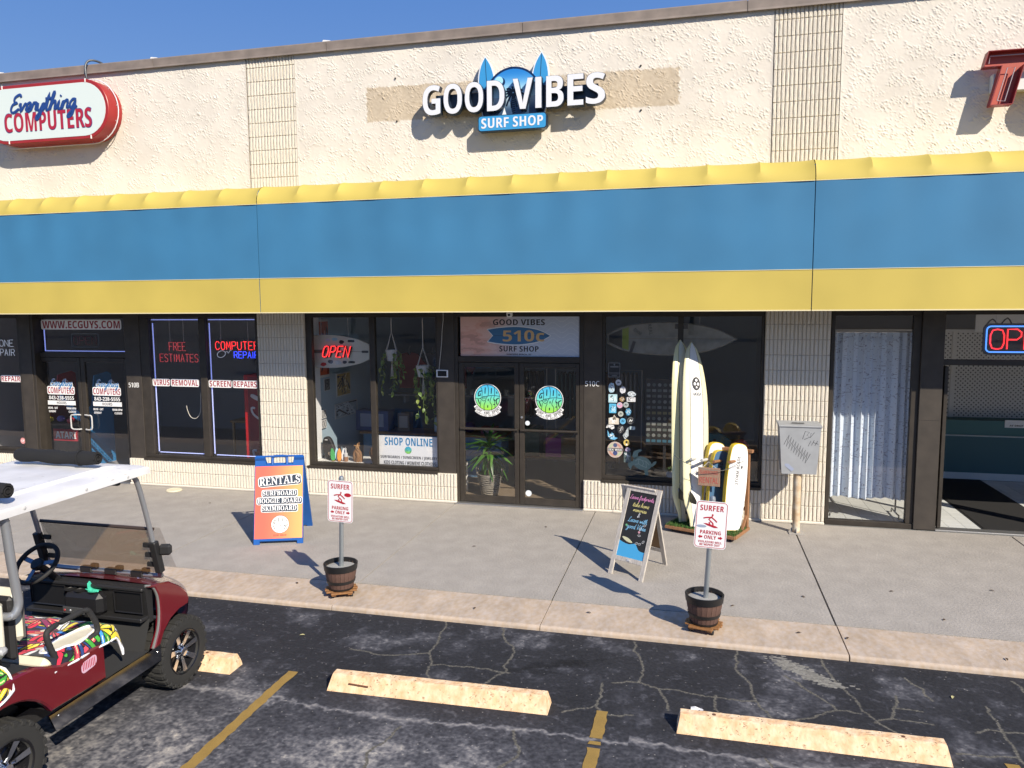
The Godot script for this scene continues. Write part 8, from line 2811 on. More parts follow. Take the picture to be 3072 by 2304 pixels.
func golf_cart() -> void:
	var o := thing("golf_cart", "maroon golf cart with white canopy and chunky tyres parked facing the shops", "golf cart", Vector3(CX, LOT, CZ))
	var maroon := mat("cart_maroon", Color(0.13, 0.006, 0.012), 0.28, {"clearcoat_enabled": true, "clearcoat": 0.9, "clearcoat_roughness": 0.06})
	var black := mat("cart_black_plastic", Color(0.018, 0.018, 0.019), 0.5)
	var floor_m := grained("cart_floor_mat", Color(0.035, 0.036, 0.037), 0.85, t_grain, 6.0)
	var alu := mat("cart_tube", Color(0.44, 0.46, 0.49), 0.38, {"metallic": 0.7})
	var cream := grained("seat_cream", Color(0.72, 0.68, 0.55), 0.5, t_soft, 2.0)
	for q in [[0.455, 5.575, 1.0], [-0.455, 5.575, -1.0], [0.46, 7.155, 1.0], [-0.46, 7.155, -1.0]]:
		cart_wheel(o, q[0], q[1], q[2])
	# underbody
	cbx("chassis", Vector3(-0.30, 0.24, 5.35), Vector3(0.30, 0.36, 7.75), black, o)
	for z in [5.575, 7.155]:
		var ax := cm()
		ax.tube([Vector3(-0.4, 0.228, z), Vector3(0.4, 0.228, z)], 0.03, 8)
		part("axle", ax.commit(40), black, o)
	# front cowl
	var b := cm()
	b.grid(20, 14, func(u: float, v: float) -> Vector3:
		var s := u * 2.0 - 1.0
		var tip := 5.50 - 0.27 * (1.0 - pow(absf(s), 2.6))
		var pr := [Vector2(5.86, 0.872), Vector2(5.72, 0.845), Vector2(lerpf(tip, 5.7, 0.45), 0.77), Vector2(lerpf(tip, 5.7, 0.12), 0.70), Vector2(tip, 0.64), Vector2(tip + 0.012, 0.54), Vector2(tip + 0.06, 0.42), Vector2(tip + 0.10, 0.36)]
		var f := v * (pr.size() - 1)
		var k := mini(int(f), pr.size() - 2)
		var p0: Vector2 = pr[maxi(k - 1, 0)]
		var p1: Vector2 = pr[k]
		var p2: Vector2 = pr[k + 1]
		var p3: Vector2 = pr[mini(k + 2, pr.size() - 1)]
		var p: Vector2 = p1.cubic_interpolate(p2, p0, p3, f - k)
		return Vector3(s * 0.555, p.y + 0.018 * (1.0 - s * s), p.x), Vector3(0, 0.5, -1))
	part("front_cowl", b.commit(50), maroon, o)
	for s in [-1.0, 1.0]:
		b = cm()
		side(b, PackedVector2Array([Vector2(5.93, 0.885), Vector2(5.86, 0.885), Vector2(5.72, 0.855), Vector2(5.60, 0.775), Vector2(5.525, 0.70), Vector2(5.50, 0.645), Vector2(5.515, 0.60), Vector2(5.62, 0.595), Vector2(5.72, 0.56), Vector2(5.80, 0.49), Vector2(5.845, 0.41), Vector2(5.915, 0.405), Vector2(5.85, 0.52), Vector2(5.825, 0.64), Vector2(5.83, 0.78), Vector2(5.87, 0.86)]), s * 0.545 - 0.02, s * 0.545 + 0.02, 0.008)
		part("fender", b.commit(30), maroon, o)
		b = cm()
		b.tube(smooth([Vector3(s * 0.55, 0.405, 5.915), Vector3(s * 0.55, 0.52, 5.855), Vector3(s * 0.55, 0.64, 5.83), Vector3(s * 0.55, 0.78, 5.838), Vector3(s * 0.545, 0.87, 5.88), Vector3(s * 0.52, 0.89, 5.93)], 3), 0.010, 6)
		part("door_edge_trim", b.commit(40), mat("trim_grey_edge", Color(0.16, 0.165, 0.16), 0.4), o)
	# dash
	b = cm()
	side(b, PackedVector2Array([Vector2(5.86, 0.60), Vector2(5.90, 0.60), Vector2(5.915, 0.70), Vector2(5.93, 0.85), Vector2(5.92, 0.875), Vector2(5.86, 0.875)]), -0.525, 0.525, 0.0)
	part("dash", b.commit(), black, o)
	cbx("dash_lip", Vector3(-0.52, 0.85, 5.93), Vector3(0.52, 0.878, 5.96), black, o, 0.008)
	cbx("dash_shelf", Vector3(-0.52, 0.625, 5.90), Vector3(0.52, 0.655, 5.985), black, o, 0.006)
	cbx("console", Vector3(-0.14, 0.655, 5.915), Vector3(0.20, 0.825, 6.02), mat("cart_black_gloss", Color(0.016, 0.016, 0.018), 0.3), o, 0.035)
	for q in [[-0.02, 0.0], [-0.11, 0.0], [0.10, 0.0]]:
		b = cm()
		b.lathe([Vector2(0.040, 0.0), Vector2(0.043, 0.006), Vector2(0.036, 0.006), Vector2(0.034, 0.0), Vector2(0, 0.0)], 18)
		part("cup_holder", b.commit(30), black, o, Vector3(q[0], 0.826, 5.965))
	cbx("switch_panel", Vector3(-0.13, 0.665, 6.018), Vector3(0.06, 0.715, 6.026), mat("panel_dark_grey", Color(0.06, 0.062, 0.066), 0.4), o, 0.002)
	for q in [-0.11, -0.06, 0.03]:
		b = cm()
		b.ball(Vector3(q, 0.69, 6.028), Vector3(0.010, 0.010, 0.006), 8, 5)
		part("switch", b.commit(), mat("switch_red", Color(0.25, 0.03, 0.03), 0.4) if q < -0.1 else mat("cart_tube"), o)
	for q in [[-0.50, -0.18], [0.26, 0.50]]:
		b = cm()
		b.tube([Vector3(q[0], 0.68, 5.938), Vector3(q[1], 0.68, 5.938), Vector3(q[1], 0.84, 5.945), Vector3(q[0], 0.84, 5.945)], 0.007, 5, true, true)
		part("cubby_frame", b.commit(), mat("cart_black_gloss"), o)
		cbx("cubby_dark", Vector3(q[0] + 0.005, 0.685, 5.930), Vector3(q[1] - 0.005, 0.835, 5.9335), mat("cubby_black", Color(0.006, 0.006, 0.007), 0.6), o)
	# floor and kick plate
	cbx("floor", Vector3(-0.54, 0.36, 5.95), Vector3(0.54, 0.405, 6.42), floor_m, o)
	b = cm()
	b.quad(Vector3(-0.53, 0.405, 5.985), Vector3(0.53, 0.405, 5.985), Vector3(0.53, 0.63, 5.905), Vector3(-0.53, 0.63, 5.905), Vector3(0, 0.3, 1))
	part("kick_plate", b.commit(), floor_m, o)
	for q in [[-0.30, 0.09], [-0.14, 0.07]]:
		var pd := cbx("pedal", Vector3(q[0] - q[1] / 2, 0.46, 5.99), Vector3(q[0] + q[1] / 2, 0.56, 6.01), black, o, 0.005)
		pd.rotation.x = -0.5
	# polished side plates
	for s in [-1.0, 1.0]:
		b = cm()
		side(b, PackedVector2Array([Vector2(5.86, 0.295), Vector2(6.825, 0.288), Vector2(6.868, 0.405), Vector2(5.86, 0.414)]), s * 0.57 - 0.006, s * 0.57 + 0.006)
		part("rocker_plate", b.commit(), mat("rocker_metal", Color(0.42, 0.42, 0.43), 0.08, {"metallic": 1.0}), o)
		for z in [5.90, 6.80]:
			b = cm()
			b.ball(Vector3(s * 0.578, 0.375, z), Vector3(0.004, 0.008, 0.008), 8, 5)
			part("rivet", b.commit(), mat("chrome", Color(0.6, 0.6, 0.6), 0.2, {"metallic": 1.0}), o)
	# rear body
	for s in [-1.0, 1.0]:
		var pl := PackedVector2Array([Vector2(6.385, 0.415), Vector2(6.39, 0.64), Vector2(6.42, 0.672), Vector2(6.74, 0.68), Vector2(6.83, 0.715), Vector2(6.93, 0.755), Vector2(7.05, 0.765), Vector2(7.6, 0.76), Vector2(7.92, 0.73), Vector2(8.0, 0.62), Vector2(8.0, 0.40), Vector2(7.51, 0.40)])
		for k in 15:
			var an := lerpf(0.46, PI - 0.50, k / 14.0)
			pl.append(Vector2(7.155 + cos(an) * 0.365, 0.245 + sin(an) * 0.365))
		b = cm()
		side(b, pl, s * 0.548 - 0.022, s * 0.548 + 0.022, 0.012 if s > 0 else 0.0)
		part("body_side", b.commit(30), maroon, o)
	cbx("seat_box", Vector3(-0.528, 0.41, 6.395), Vector3(0.528, 0.66, 6.80), maroon, o, 0.01)
	cbx("wheel_well", Vector3(-0.26, 0.36, 6.80), Vector3(0.26, 0.66, 7.95), black, o)
	b = cm()
	side(b, PackedVector2Array([Vector2(6.80, 0.42), Vector2(6.80, 0.66), Vector2(8.0, 0.70), Vector2(8.0, 0.68), Vector2(6.83, 0.64), Vector2(6.83, 0.42)]), -0.525, 0.525)
	part("inner_liner", b.commit(), mat("liner_black", Color(0.010, 0.010, 0.010), 0.8), o)
	cbx("rear_deck", Vector3(-0.525, 0.70, 6.90), Vector3(0.525, 0.74, 7.95), black, o)
	# badge on the side
	b = cm()
	var bd := PackedVector2Array()
	for p in rounded(0.13, 0.075, 0.03, 4):
		bd.append(Vector2(6.53 - p.x, 0.585 + p.y + p.x * 0.15))
	side(b, bd, 0.5695, 0.5712)
	part("side_sticker", b.commit(), mat("sticker_pink", Color(0.45, 0.20, 0.22), 0.5), o)
	b = cm()
	for k in 8:
		b.tube([Vector3(0.572, 0.56 + k % 2 * 0.004, 6.58 - k * 0.014), Vector3(0.572, 0.615, 6.583 - k * 0.014)], 0.003, 4)
	part("sticker_print", b.commit(), mat("print_red_dark", Color(0.32, 0.015, 0.03), 0.5), o)
	# seats
	cbx("seat_cushion", Vector3(-0.50, 0.655, 6.26), Vector3(0.525, 0.742, 6.83), cream, o, 0.035)
	cbx("seat_back", Vector3(-0.47, 0.90, 6.86), Vector3(0.475, 1.235, 6.95), cream, o, 0.04)
	cbx("seat_shell", Vector3(-0.45, 0.80, 6.925), Vector3(0.455, 1.20, 6.975), black, o, 0.02)
	cbx("rear_seat_back", Vector3(-0.47, 0.86, 7.03), Vector3(0.50, 1.22, 7.11), cream, o, 0.035)
	cbx("rear_cushion", Vector3(-0.50, 0.74, 7.12), Vector3(0.50, 0.82, 7.70), cream, o, 0.03)
	for s in [-0.3, 0.3]:
		cbx("seat_bracket", Vector3(s - 0.02, 0.70, 6.94), Vector3(s + 0.02, 0.95, 6.99), black, o)
	cbx("piping_seam", Vector3(0.476, 0.93, 6.90), Vector3(0.480, 1.21, 6.915), mat("seat_seam_dark", Color(0.12, 0.11, 0.10), 0.6), o)  # dark strip down the end of the seat back
	# hip rails
	for s in [-1.0, 1.0]:
		b = cm()
		b.tube(smooth([Vector3(s * 0.525, 0.70, 6.735), Vector3(s * 0.525, 0.80, 6.775), Vector3(s * 0.525, 0.895, 6.80), Vector3(s * 0.522, 0.925, 6.76), Vector3(s * 0.515, 0.930, 6.62), Vector3(s * 0.515, 0.928, 6.48), Vector3(s * 0.515, 0.895, 6.44), Vector3(s * 0.52, 0.80, 6.395), Vector3(s * 0.522, 0.745, 6.395), Vector3(s * 0.522, 0.728, 6.44), Vector3(s * 0.522, 0.722, 6.545)], 3), 0.019, 9)
		part("hip_rail", b.commit(50), mat("foam_black", Color(0.022, 0.022, 0.023), 0.75), o)
	# canopy frame
	b = cm()
	var fp := []
	for p in [[0.52, 1.745, 6.16], [0.52, 1.742, 6.03], [0.52, 1.70, 5.955], [0.52, 1.50, 5.89], [0.52, 1.227, 5.823], [0.52, 0.99, 5.768], [0.50, 0.915, 5.735], [0.44, 0.885, 5.70], [0.0, 0.885, 5.695], [-0.44, 0.885, 5.70], [-0.50, 0.915, 5.735], [-0.52, 0.99, 5.768], [-0.52, 1.227, 5.823], [-0.52, 1.50, 5.89], [-0.52, 1.70, 5.955], [-0.52, 1.742, 6.03], [-0.52, 1.745, 6.16]]:
		fp.append(Vector3(p[0], p[1], p[2]))
	b.tube(smooth(fp, 4), 0.019, 9)
	part("front_frame", b.commit(50), alu, o)
	for s in [-1.0, 1.0]:
		b = cm()
		b.tube(smooth([Vector3(s * 0.53, 1.73, 7.06), Vector3(s * 0.53, 1.69, 7.03), Vector3(s * 0.53, 1.437, 7.008), Vector3(s * 0.53, 1.242, 6.985), Vector3(s * 0.53, 1.17, 6.982), Vector3(s * 0.52, 1.12, 7.00), Vector3(s * 0.48, 1.105, 7.02), Vector3(s * 0.3, 1.10, 7.02)], 4), 0.026, 9)
		part("mid_strut", b.commit(50), alu, o)
		b = cm()
		b.tube(smooth([Vector3(s * 0.53, 1.73, 7.75), Vector3(s * 0.53, 1.68, 7.80), Vector3(s * 0.53, 1.2, 7.86), Vector3(s * 0.53, 0.74, 7.90)], 3), 0.022, 8)
		part("rear_strut", b.commit(50), alu, o)
		b = cm()
		b.tube(smooth([Vector3(s * 0.44, 0.92, 7.10), Vector3(s * 0.55, 0.95, 7.12), Vector3(s * 0.575, 0.955, 7.2), Vector3(s * 0.57, 0.95, 7.5)], 4), 0.022, 8)
		part("arm_rest", b.commit(50), mat("arm_grey", Color(0.42, 0.43, 0.44), 0.5), o)
	# the canopy: moulded sheet with a raised middle and a rolled rim
	var roof_m := grained("canopy_white", Color(0.78, 0.78, 0.79), 0.4, roof_tex(), 0.7)
	b = cm()
	var zz := [5.875, 5.885, 5.91, 6.0, 6.12, 6.16, 6.6, 6.9, 6.94, 7.4, 7.9, 7.99, 8.01]
	var xs := [-0.585, -0.583, -0.575, -0.53, -0.43, -0.405, -0.2, 0.0, 0.2, 0.405, 0.43, 0.53, 0.575, 0.583, 0.585]
	b.grid(xs.size() - 1, zz.size() - 1, func(u: float, v: float) -> Vector3:
		var i := int(round(u * (xs.size() - 1)))
		var j := int(round(v * (zz.size() - 1)))
		var x: float = xs[i]
		var z: float = zz[j]
		var y := 1.788
		var ed := mini(i, xs.size() - 1 - i)
		y = [1.728, 1.765, 1.780, 1.790, 1.800, 1.818, 1.826, 1.830][ed]
		var ez := mini(j, zz.size() - 1 - j)
		y = minf(y, [1.735, 1.772, 1.788, 1.80, 1.83, 1.84, 1.84][ez])
		return Vector3(x, y + 0.018 * (6.9 - z) * 0.5, z), Vector3(0, 1, 0))
	part("canopy", b.commit(28), roof_m, o)
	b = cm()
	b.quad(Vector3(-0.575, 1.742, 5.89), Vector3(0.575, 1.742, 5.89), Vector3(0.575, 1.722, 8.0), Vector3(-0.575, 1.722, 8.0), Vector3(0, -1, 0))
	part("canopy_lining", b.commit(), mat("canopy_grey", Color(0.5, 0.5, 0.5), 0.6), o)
	cbx("canopy_rail", Vector3(0.50, 1.715, 6.0), Vector3(0.535, 1.742, 7.8), alu, o)
	cbx("canopy_rail", Vector3(-0.535, 1.715, 6.0), Vector3(-0.50, 1.742, 7.8), alu, o)
	for z in [6.941, 6.473, 6.101]:
		b = cm()
		b.ball(Vector3(0.5855, 1.756, z), Vector3(0.004, 0.011, 0.011), 10, 5)
		part("canopy_bolt", b.commit(), mat("dark_steel"), o)
	cbx("roof_mirror", Vector3(0.18, 1.66, 5.98), Vector3(0.42, 1.72, 6.02), black, o, 0.01)
	# folded windshield
	var tint := mat("bronze_pane", Color(0.17, 0.105, 0.045, 0.62), 0.05, {"transparency": BaseMaterial3D.TRANSPARENCY_ALPHA, "cull_mode": BaseMaterial3D.CULL_DISABLED})
	b = cm()
	b.quad(Vector3(-0.50, 0.925, 5.742), Vector3(0.50, 0.925, 5.742), Vector3(0.50, 1.275, 5.815), Vector3(-0.50, 1.275, 5.815), Vector3(0, 0, 1))
	part("windshield", b.commit(), tint, o)
	b = cm()
	b.quad(Vector3(-0.55, 0.93, 5.612), Vector3(0.55, 0.93, 5.612), Vector3(0.55, 1.29, 5.772), Vector3(-0.55, 1.29, 5.772), Vector3(0, 0, 1))
	part("folded_windshield", b.commit(), mat("bronze_pane_b", Color(0.17, 0.105, 0.045, 0.25), 0.05, {"transparency": BaseMaterial3D.TRANSPARENCY_ALPHA, "cull_mode": BaseMaterial3D.CULL_DISABLED}), o)
	b = cm()
	b.tube([Vector3(-0.515, 1.285, 5.80), Vector3(0.515, 1.285, 5.80)], 0.014, 8)
	part("hinge_strip", b.commit(40), mat("hinge_brown", Color(0.05, 0.035, 0.03), 0.5), o)
	for x in [-0.20, 0.03, 0.27]:
		cbx("bar_clamp", Vector3(x - 0.055, 0.862, 5.67), Vector3(x + 0.055, 0.91, 5.722), black, o, 0.006)
		cbx("pane_clip", Vector3(x + 0.06, 0.905, 5.70), Vector3(x + 0.12, 0.945, 5.735), black, o, 0.006)
	for s in [-1.0, 1.0]:
		var cl := cbx("strut_sleeve", Vector3(s * 0.52 - 0.028, -0.13, -0.026), Vector3(s * 0.52 + 0.028, 0.13, 0.026), black, o, 0.006)
		cl.position = Vector3(s * 0.53, 1.07 - LOT, 5.795 - CZ)
		cl.rotation.x = 0.22
		for y in [1.0, 1.08, 1.16]:
			cbx("pane_clip", Vector3(s * 0.46 - 0.035, y - 0.018, 5.745 + (y - 0.925) * 0.21), Vector3(s * 0.46 + 0.035, y + 0.018, 5.765 + (y - 0.925) * 0.21), black, o, 0.003)
	var mr := cbx("side_mirror", Vector3(0.545, 1.085, 5.745), Vector3(0.635, 1.165, 5.80), black, o, 0.015)
	mr.rotation.y = 0.3
	# steering
	var st := holder("steering_wheel", o, Vector3(-0.285, 1.05 - LOT, 6.075 - CZ))
	st.basis = Basis(Vector3.RIGHT, deg_to_rad(44.0))
	b = MB.new()
	var rg := []
	for k in 32:
		rg.append(Vector3(cos(TAU * k / 32.0) * 0.158, 0, sin(TAU * k / 32.0) * 0.158))
	b.tube(rg, 0.017, 8, true, true, 1.0, Vector3.UP)
	part("rim", b.commit(50), mat("foam_black"), st)
	for k in 3:
		b = MB.new()
		b.xf = Transform3D(Basis(Vector3.UP, [0.25, PI - 0.25, -PI / 2][k]), Vector3.ZERO)
		b.box(Vector3(0.09, -0.008, 0), Vector3(0.125, 0.006, 0.034), 0.002)
		part("spoke", b.commit(), mat("spoke_steel", Color(0.22, 0.24, 0.28), 0.3, {"metallic": 0.8}), st)
	b = MB.new()
	b.lathe([Vector2(0, -0.03), Vector2(0.045, -0.03), Vector2(0.048, 0.0), Vector2(0.04, 0.012), Vector2(0, 0.014)], 20)
	part("hub", b.commit(35), black, st)
	b = cm()
	b.tube([Vector3(-0.285, 1.035, 6.06), Vector3(-0.27, 0.69, 5.74)], 0.027, 10)
	part("steering_column", b.commit(40), mat("cart_black_gloss"), o)
	loose_cart_things()

func roof_tex() -> ImageTexture:
	var im: Image = noise_tex(256, 0.012, 4, Color(0.88, 0.88, 0.88), Color(1, 1, 1), FastNoiseLite.TYPE_SIMPLEX, 161).get_image()
	var r := RandomNumberGenerator.new()
	r.seed = 162
	for k in 60:
		var p := Vector2i(r.randi_range(0, 250), r.randi_range(0, 250))
		im.fill_rect(Rect2i(p, Vector2i(r.randi_range(1, 6), 1)), Color(0.72, 0.72, 0.72))
	return ImageTexture.create_from_image(im)

func roll(label: String, x0: float, x1: float, z: float, y: float) -> void:
	# a rolled cloth curtain lying across the canopy, open at its end
	var o := thing("cloth_roll", label, "roll", Vector3(CX, y, z))
	var m := grained("roll_black", Color(0.014, 0.014, 0.015), 0.9, t_grain, 4.0)
	var b := MB.new()
	var pts := []
	var rad := []
	var n := 14
	for k in n + 1:
		var t := float(k) / n
		pts.append(Vector3(lerpf(x0, x1, t), 0.046 + 0.004 * sin(t * 7.0), 0.006 * sin(t * 5.0)))
		rad.append(0.048 + 0.004 * sin(t * 17.0) - (0.010 if k == 0 else 0.0))
	b.tube(pts, rad, 12, true, false, 0.92)
	part("cloth", b.commit(50), m, o)
	b = MB.new()
	var sp := []
	for k in 24:
		var a := k * 0.55
		sp.append(Vector3(x1 + 0.006, 0.046 + sin(a) * 0.040 * (1.0 - k / 30.0), cos(a) * 0.040 * (1.0 - k / 30.0)))
	b.tube(sp, 0.005, 5)
	part("spiral_end", b.commit(50), m, o)
	b = MB.new()
	var rg := []
	for k in 16:
		rg.append(Vector3(lerpf(x0, x1, 0.8), 0.046 + sin(TAU * k / 16.0) * 0.053, cos(TAU * k / 16.0) * 0.053))
	b.tube(rg, 0.004, 5, true, true, 1.0, Vector3.RIGHT)
	part("strap", b.commit(50), m, o)

func loose_cart_things() -> void:
	roll("rolled black curtain lying across the front of the white canopy", -0.25, 0.43, 6.20, 1.853)
	roll("rolled black curtain lying across the back of the white canopy", -0.25, 0.565, 7.03, 1.832)
	# the printed towel over the front seat, folded open over one bolster
	var tm := mat("towel_print", Color(1, 1, 1), 0.95, {"albedo_texture": towel_tex(), "cull_mode": BaseMaterial3D.CULL_DISABLED, "rim_enabled": true, "rim": 0.3})
	var wm := mat("towel_piping", Color(0.80, 0.80, 0.84), 0.8)
	var o := thing("beach_towel", "multicoloured feather print towel with white piping over the front seat", "towel", Vector3(CX, 0.7435, CZ))
	var cloth := func(s: float, t: float) -> Vector3:
		# s across in metres from the middle, t along z in metres; hangs over the side and the front
		var x := s
		var y := 0.004 + 0.003 * sin(s * 21.0 + t * 9.0) + 0.003 * sin(t * 27.0)
		if s > 0.505:
			var d := s - 0.505
			x = 0.525 + 0.045 * (1.0 - exp(-d * 26.0)) + 0.006 * sin(t * 24.0)
			y = -d * 0.96 + 0.004
		var z := t
		if t < 6.275:
			var d2 := 6.275 - t
			z = 6.275 - 0.055 * (1.0 - exp(-d2 * 18.0)) - 0.012 * sin(s * 15.0 + 1.0)
			y -= d2 * 0.95
		return Vector3(x, y, z - CZ)
	var b := MB.new()
	b.mapped = true
	var hole := Vector2(0.435, 6.545)
	var hs := Vector2(0.075, 0.215)
	b.grid(56, 40, func(u: float, v: float) -> Vector3:
		var s := lerpf(-0.42, 0.60, u)
		var t := lerpf(6.13 + 0.03 * sin(u * 6.0), 6.80, v)
		var e := Vector2((s - hole.x) / hs.x, (t - hole.y) / hs.y)
		if e.length() < 0.9:
			return Vector3.INF
		if e.length() < 1.15:
			e = e.normalized()
			s = hole.x + e.x * hs.x
			t = hole.y + e.y * hs.y
		return cloth.call(s, t), Vector3(0, 1, 0))
	part("cloth", b.commit(60), tm, o)
	b = MB.new()
	var ring := []
	for k in 28:
		ring.append(cloth.call(hole.x + cos(TAU * k / 28.0) * hs.x, hole.y + sin(TAU * k / 28.0) * hs.y))
	b.tube(ring, 0.009, 6, true, true, 1.0, Vector3.UP)
	var hem := []
	for k in 30:
		hem.append(cloth.call(0.60, lerpf(6.80, 6.13 + 0.03 * sin(6.0), k / 29.0)))
	b.tube(hem, 0.008, 6)
	hem = []
	for k in 24:
		var u := 1.0 - k / 23.0
		hem.append(cloth.call(lerpf(-0.42, 0.60, u), 6.13 + 0.03 * sin(u * 6.0)))
	b.tube(hem, 0.008, 6)
	part("white_piping", b.commit(60), wm, o)
	o = thing("beach_towel", "multicoloured print towel hanging over the side of the rear seat", "towel", Vector3(CX, 0.822, 7.35))
	var cl2 := func(s: float, t: float) -> Vector3:
		if s < 0.48:
			return Vector3(s, 0.006 + 0.003 * sin(s * 20.0), t)
		var d := s - 0.48
		return Vector3(0.505 + 0.07 * (1.0 - exp(-d * 20.0)) + 0.006 * sin(t * 26.0), 0.006 - d * 0.95, t)
	b = MB.new()
	b.mapped = true
	b.grid(36, 20, func(u: float, v: float) -> Vector3:
		var t := lerpf(-0.26, 0.33, v)
		var rag := 0.70 - 0.08 * pow(absf(v - 0.55) * 1.8, 2.0)
		return cl2.call(lerpf(-0.40, rag, u), t), Vector3(0.2, 1, 0))
	part("cloth", b.commit(60), tm, o)
	b = MB.new()
	hem = []
	for k in 22:
		var v := k / 21.0
		hem.append(cl2.call(0.70 - 0.08 * pow(absf(v - 0.55) * 1.8, 2.0), lerpf(-0.26, 0.33, v)))
	b.tube(hem, 0.009, 6)
	hem = []
	for k in 14:
		hem.append(cl2.call(lerpf(0.2, 0.70 - 0.08, k / 13.0), -0.26))
	b.tube(hem, 0.008, 6)
	part("white_piping", b.commit(60), wm, o)
	# the green cloth on the dash
	o = thing("green_cloth", "crumpled mint green cloth left on the golf cart dash", "cloth", Vector3(CX + 0.10, 0.830, 5.965))
	b = MB.new()
	b.grid(10, 7, func(u: float, v: float) -> Vector3:
		var x := (u - 0.5) * 0.11
		var fold := maxf(0.0, 0.3 - u) * 0.20
		return Vector3(x + fold * 0.3, 0.004 + fold + 0.012 * absf(sin(u * 9.0 + v * 4.0)) * sin(PI * v), (v - 0.5) * 0.055 * (0.6 + 0.6 * sin(PI * u))), Vector3(0, 1, 0))
	part("cloth", b.commit(60), mat("mint_cloth", Color(0.05, 0.50, 0.34), 0.85, {"cull_mode": BaseMaterial3D.CULL_DISABLED}), o)
	b = MB.new()
	b.tube([Vector3(-0.05, 0.02, 0.02), Vector3(0.0, 0.012, 0.03), Vector3(0.05, 0.008, 0.02)], 0.004, 5)
	part("hem", b.commit(), mat("mint_cloth"), o)

func parked_car(label: String, kind: String, paint: Color, at: Vector3, yaw: float) -> void:
	# cars across the lot, which the shop windows mirror
	var o := thing("parked_car", label, "car", at, "cars parked across the lot")
	o.rotation.y = yaw
	var suv := kind == "suv"
	var body := PackedVector2Array()
	var prof: Array
	var cab: Array
	if suv:
		prof = [Vector2(-2.35, 0.32), Vector2(-2.42, 0.6), Vector2(-2.38, 0.98), Vector2(-1.3, 1.12), Vector2(2.25, 1.12), Vector2(2.38, 0.9), Vector2(2.36, 0.35)]
		cab = [Vector2(-1.35, 1.1), Vector2(-0.75, 1.68), Vector2(-0.5, 1.76), Vector2(2.0, 1.76), Vector2(2.2, 1.66), Vector2(2.3, 1.1)]
	else:
		prof = [Vector2(-2.2, 0.28), Vector2(-2.3, 0.5), Vector2(-2.2, 0.68), Vector2(-1.2, 0.90), Vector2(1.7, 0.98), Vector2(2.2, 0.92), Vector2(2.28, 0.6), Vector2(2.2, 0.3)]
		cab = [Vector2(-1.25, 0.88), Vector2(-0.35, 1.32), Vector2(-0.1, 1.38), Vector2(0.7, 1.37), Vector2(1.0, 1.30), Vector2(1.85, 0.95)]
	for p in prof:
		body.append(p)
	var m := mat("paint_" + label.split(" ")[0] + kind, paint, 0.25, {"clearcoat_enabled": true, "clearcoat": 0.8, "clearcoat_roughness": 0.08})
	var b := MB.new()
	b.prism(body, -0.85, 0.85, 0.08)
	part("body", b.commit(40), m, o)
	var cp := PackedVector2Array()
	for p in cab:
		cp.append(p)
	b = MB.new()
	b.prism(cp, -0.70, 0.70, 0.05)
	part("cabin", b.commit(40), m, o)
	for s in [-1.0, 1.0]:
		for w in 2:
			var lo := 0.08 if w == 0 else 0.53
			var hi := 0.50 if w == 0 else 0.90
			var x0: float = lerpf(cab[0].x, cab[cab.size() - 1].x, lo)
			var x1: float = lerpf(cab[0].x, cab[cab.size() - 1].x, hi)
			var y0: float = cab[0].y + 0.06
			var y1: float = cab[2].y - 0.08
			var win := PackedVector2Array([Vector2(x0, y0), Vector2(x1, y0), Vector2(x1 - (0.25 if w == 1 else 0.0), y1), Vector2(x0 + (0.45 if w == 0 else 0.0), y1)])
			b = MB.new()
			b.prism(win, 0.70 * s - 0.006, 0.70 * s + 0.006)
			part("side_window", b.commit(), mat("car_glass", Color(0.02, 0.025, 0.03), 0.05), o)
	b = MB.new()
	b.quad(Vector3(cab[0].x - 0.01, cab[0].y + 0.04, -0.62), Vector3(cab[0].x - 0.01, cab[0].y + 0.04, 0.62), Vector3(cab[1].x - 0.01, cab[1].y, 0.58), Vector3(cab[1].x - 0.01, cab[1].y, -0.58), Vector3(-1, 0.5, 0))
	part("windscreen", b.commit(), mat("car_glass"), o)
	for w in [[-1.45, 0.86], [1.45, 0.86], [-1.45, -0.86], [1.45, -0.86]]:
		var h := holder("wheel", o, Vector3(w[0], 0.35 if suv else 0.31, w[1]))
		h.rotation.x = PI / 2 * signf(w[1])
		var r := 0.37 if suv else 0.32
		b = MB.new()
		b.lathe([Vector2(r * 0.62, -0.2), Vector2(r, -0.18), Vector2(r, 0.0), Vector2(r * 0.9, 0.02), Vector2(r * 0.64, 0.02)], 24)
		part("tyre", b.commit(35), mat("black_rubber"), h)
		b = MB.new()
		b.lathe([Vector2(r * 0.64, 0.0), Vector2(r * 0.5, 0.015), Vector2(0.05, 0.03), Vector2(0, 0.03)], 20)
		part("rim", b.commit(35), mat("rim_silver"), h)
	for s in [-0.6, 0.6]:
		bx("headlight", Vector3(prof[1].x - 0.02, prof[1].y + 0.05, s - 0.18), Vector3(prof[1].x + 0.1, prof[1].y + 0.2, s + 0.18), mat("lamp_clear", Color(0.6, 0.62, 0.64), 0.1), o, 0.02)
		bx("tail_light", Vector3(2.26, 0.7, s - 0.15), Vector3(2.33, 0.85, s + 0.15), mat("lamp_red", Color(0.3, 0.01, 0.01), 0.2), o, 0.01)
		bx("mirror", Vector3(cab[0].x + 0.25, cab[0].y + 0.05, s * 1.5 - 0.08), Vector3(cab[0].x + 0.4, cab[0].y + 0.2, s * 1.5 + 0.08), m, o, 0.03)

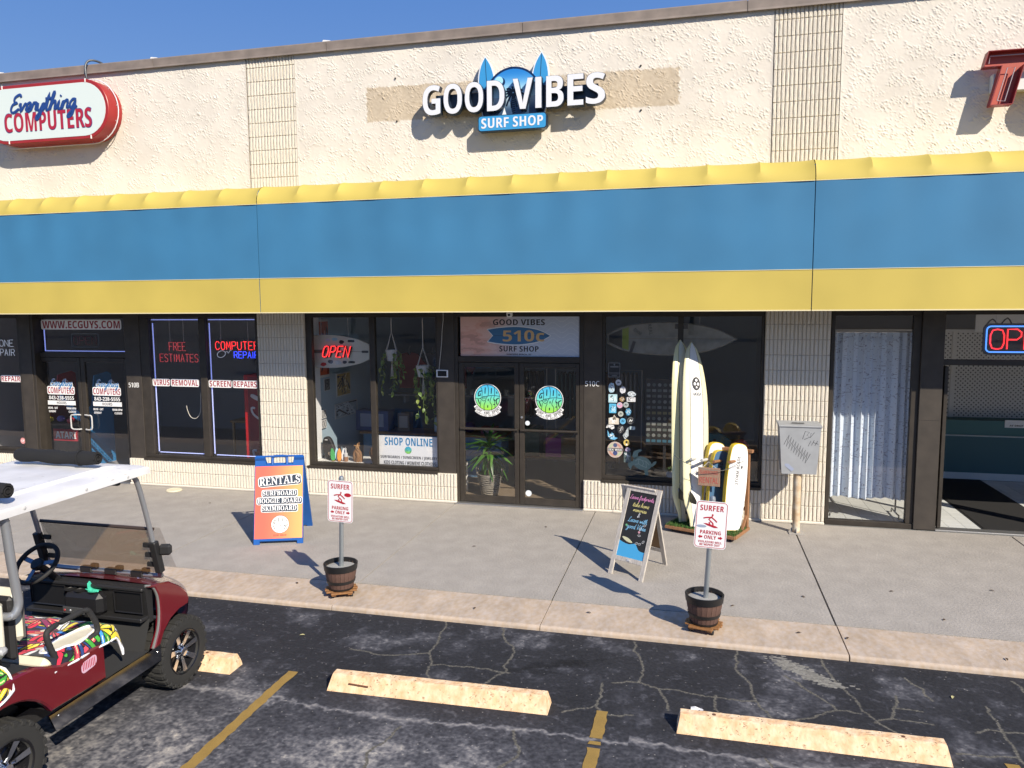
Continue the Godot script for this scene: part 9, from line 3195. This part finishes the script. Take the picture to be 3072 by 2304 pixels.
func far_tree(at: Vector3, h: float, sd: int, label: String) -> void:
	var o := thing("oak_tree", label, "tree", at, "trees across the lot")
	var r := RandomNumberGenerator.new()
	r.seed = sd
	var b := MB.new()
	b.tube([Vector3(0, -0.1, 0), Vector3(0.1, h * 0.25, 0), Vector3(0.0, h * 0.5, 0.1)], [0.3, 0.22, 0.15], 8)
	for k in 5:
		var a := TAU * k / 5.0
		b.tube([Vector3(0.05, h * 0.35, 0), Vector3(cos(a) * h * 0.12, h * 0.55, sin(a) * h * 0.12), Vector3(cos(a) * h * 0.25, h * 0.72, sin(a) * h * 0.25)], [0.12, 0.08, 0.03], 6)
	part("trunk", b.commit(50), mat("bark", Color(0.08, 0.06, 0.045), 0.9), o)
	b = MB.new()
	for k in 1400:
		var d := Vector3(r.randfn(), r.randfn() * 0.7, r.randfn()).normalized() * pow(r.randf(), 0.4)
		var lump := 1.0 + 0.25 * sin(d.x * 5.0 + sd) * cos(d.z * 4.0)
		var p := Vector3(0, h * 0.64, 0) + d * Vector3(h * 0.42, h * 0.36, h * 0.42) * lump
		var s := r.randf_range(0.18, 0.42)
		var ax := Vector3(r.randfn(), r.randfn(), r.randfn()).normalized()
		var u := ax.cross(Vector3.UP).normalized() * s
		var v := ax.cross(u).normalized() * s
		b.tri(p - u, p + u, p + v)
	part("crown", b.commit(), mat("oak_leaf", Color(0.045, 0.075, 0.025), 0.8, {"cull_mode": BaseMaterial3D.CULL_DISABLED}), o)

func lot_behind() -> void:
	parked_car("white coupe across the lot, mirrored in the surf shop's left window", "coupe", Color(0.68, 0.69, 0.68), Vector3(-9.3, LOT, 22.0), deg_to_rad(-18))
	parked_car("silver sedan across the lot beyond the white coupe", "coupe", Color(0.40, 0.42, 0.44), Vector3(-7.0, LOT, 27.5), deg_to_rad(-15))
	parked_car("black off-roader across the lot, mirrored in the computer shop's window", "suv", Color(0.012, 0.012, 0.014), Vector3(-17.8, LOT, 21.5), deg_to_rad(-10))
	for k in 9:
		far_tree(Vector3(-62 + k * 11.5 + (k % 3) * 2.0, LOT, 62 + (k % 2) * 7), 9.0 + (k * 7 % 5), 200 + k, ["tall", "broad", "short", "wide", "round", "slender", "leaning", "dense", "thin"][k] + " dark oak at the far edge of the lot behind the parked cars")
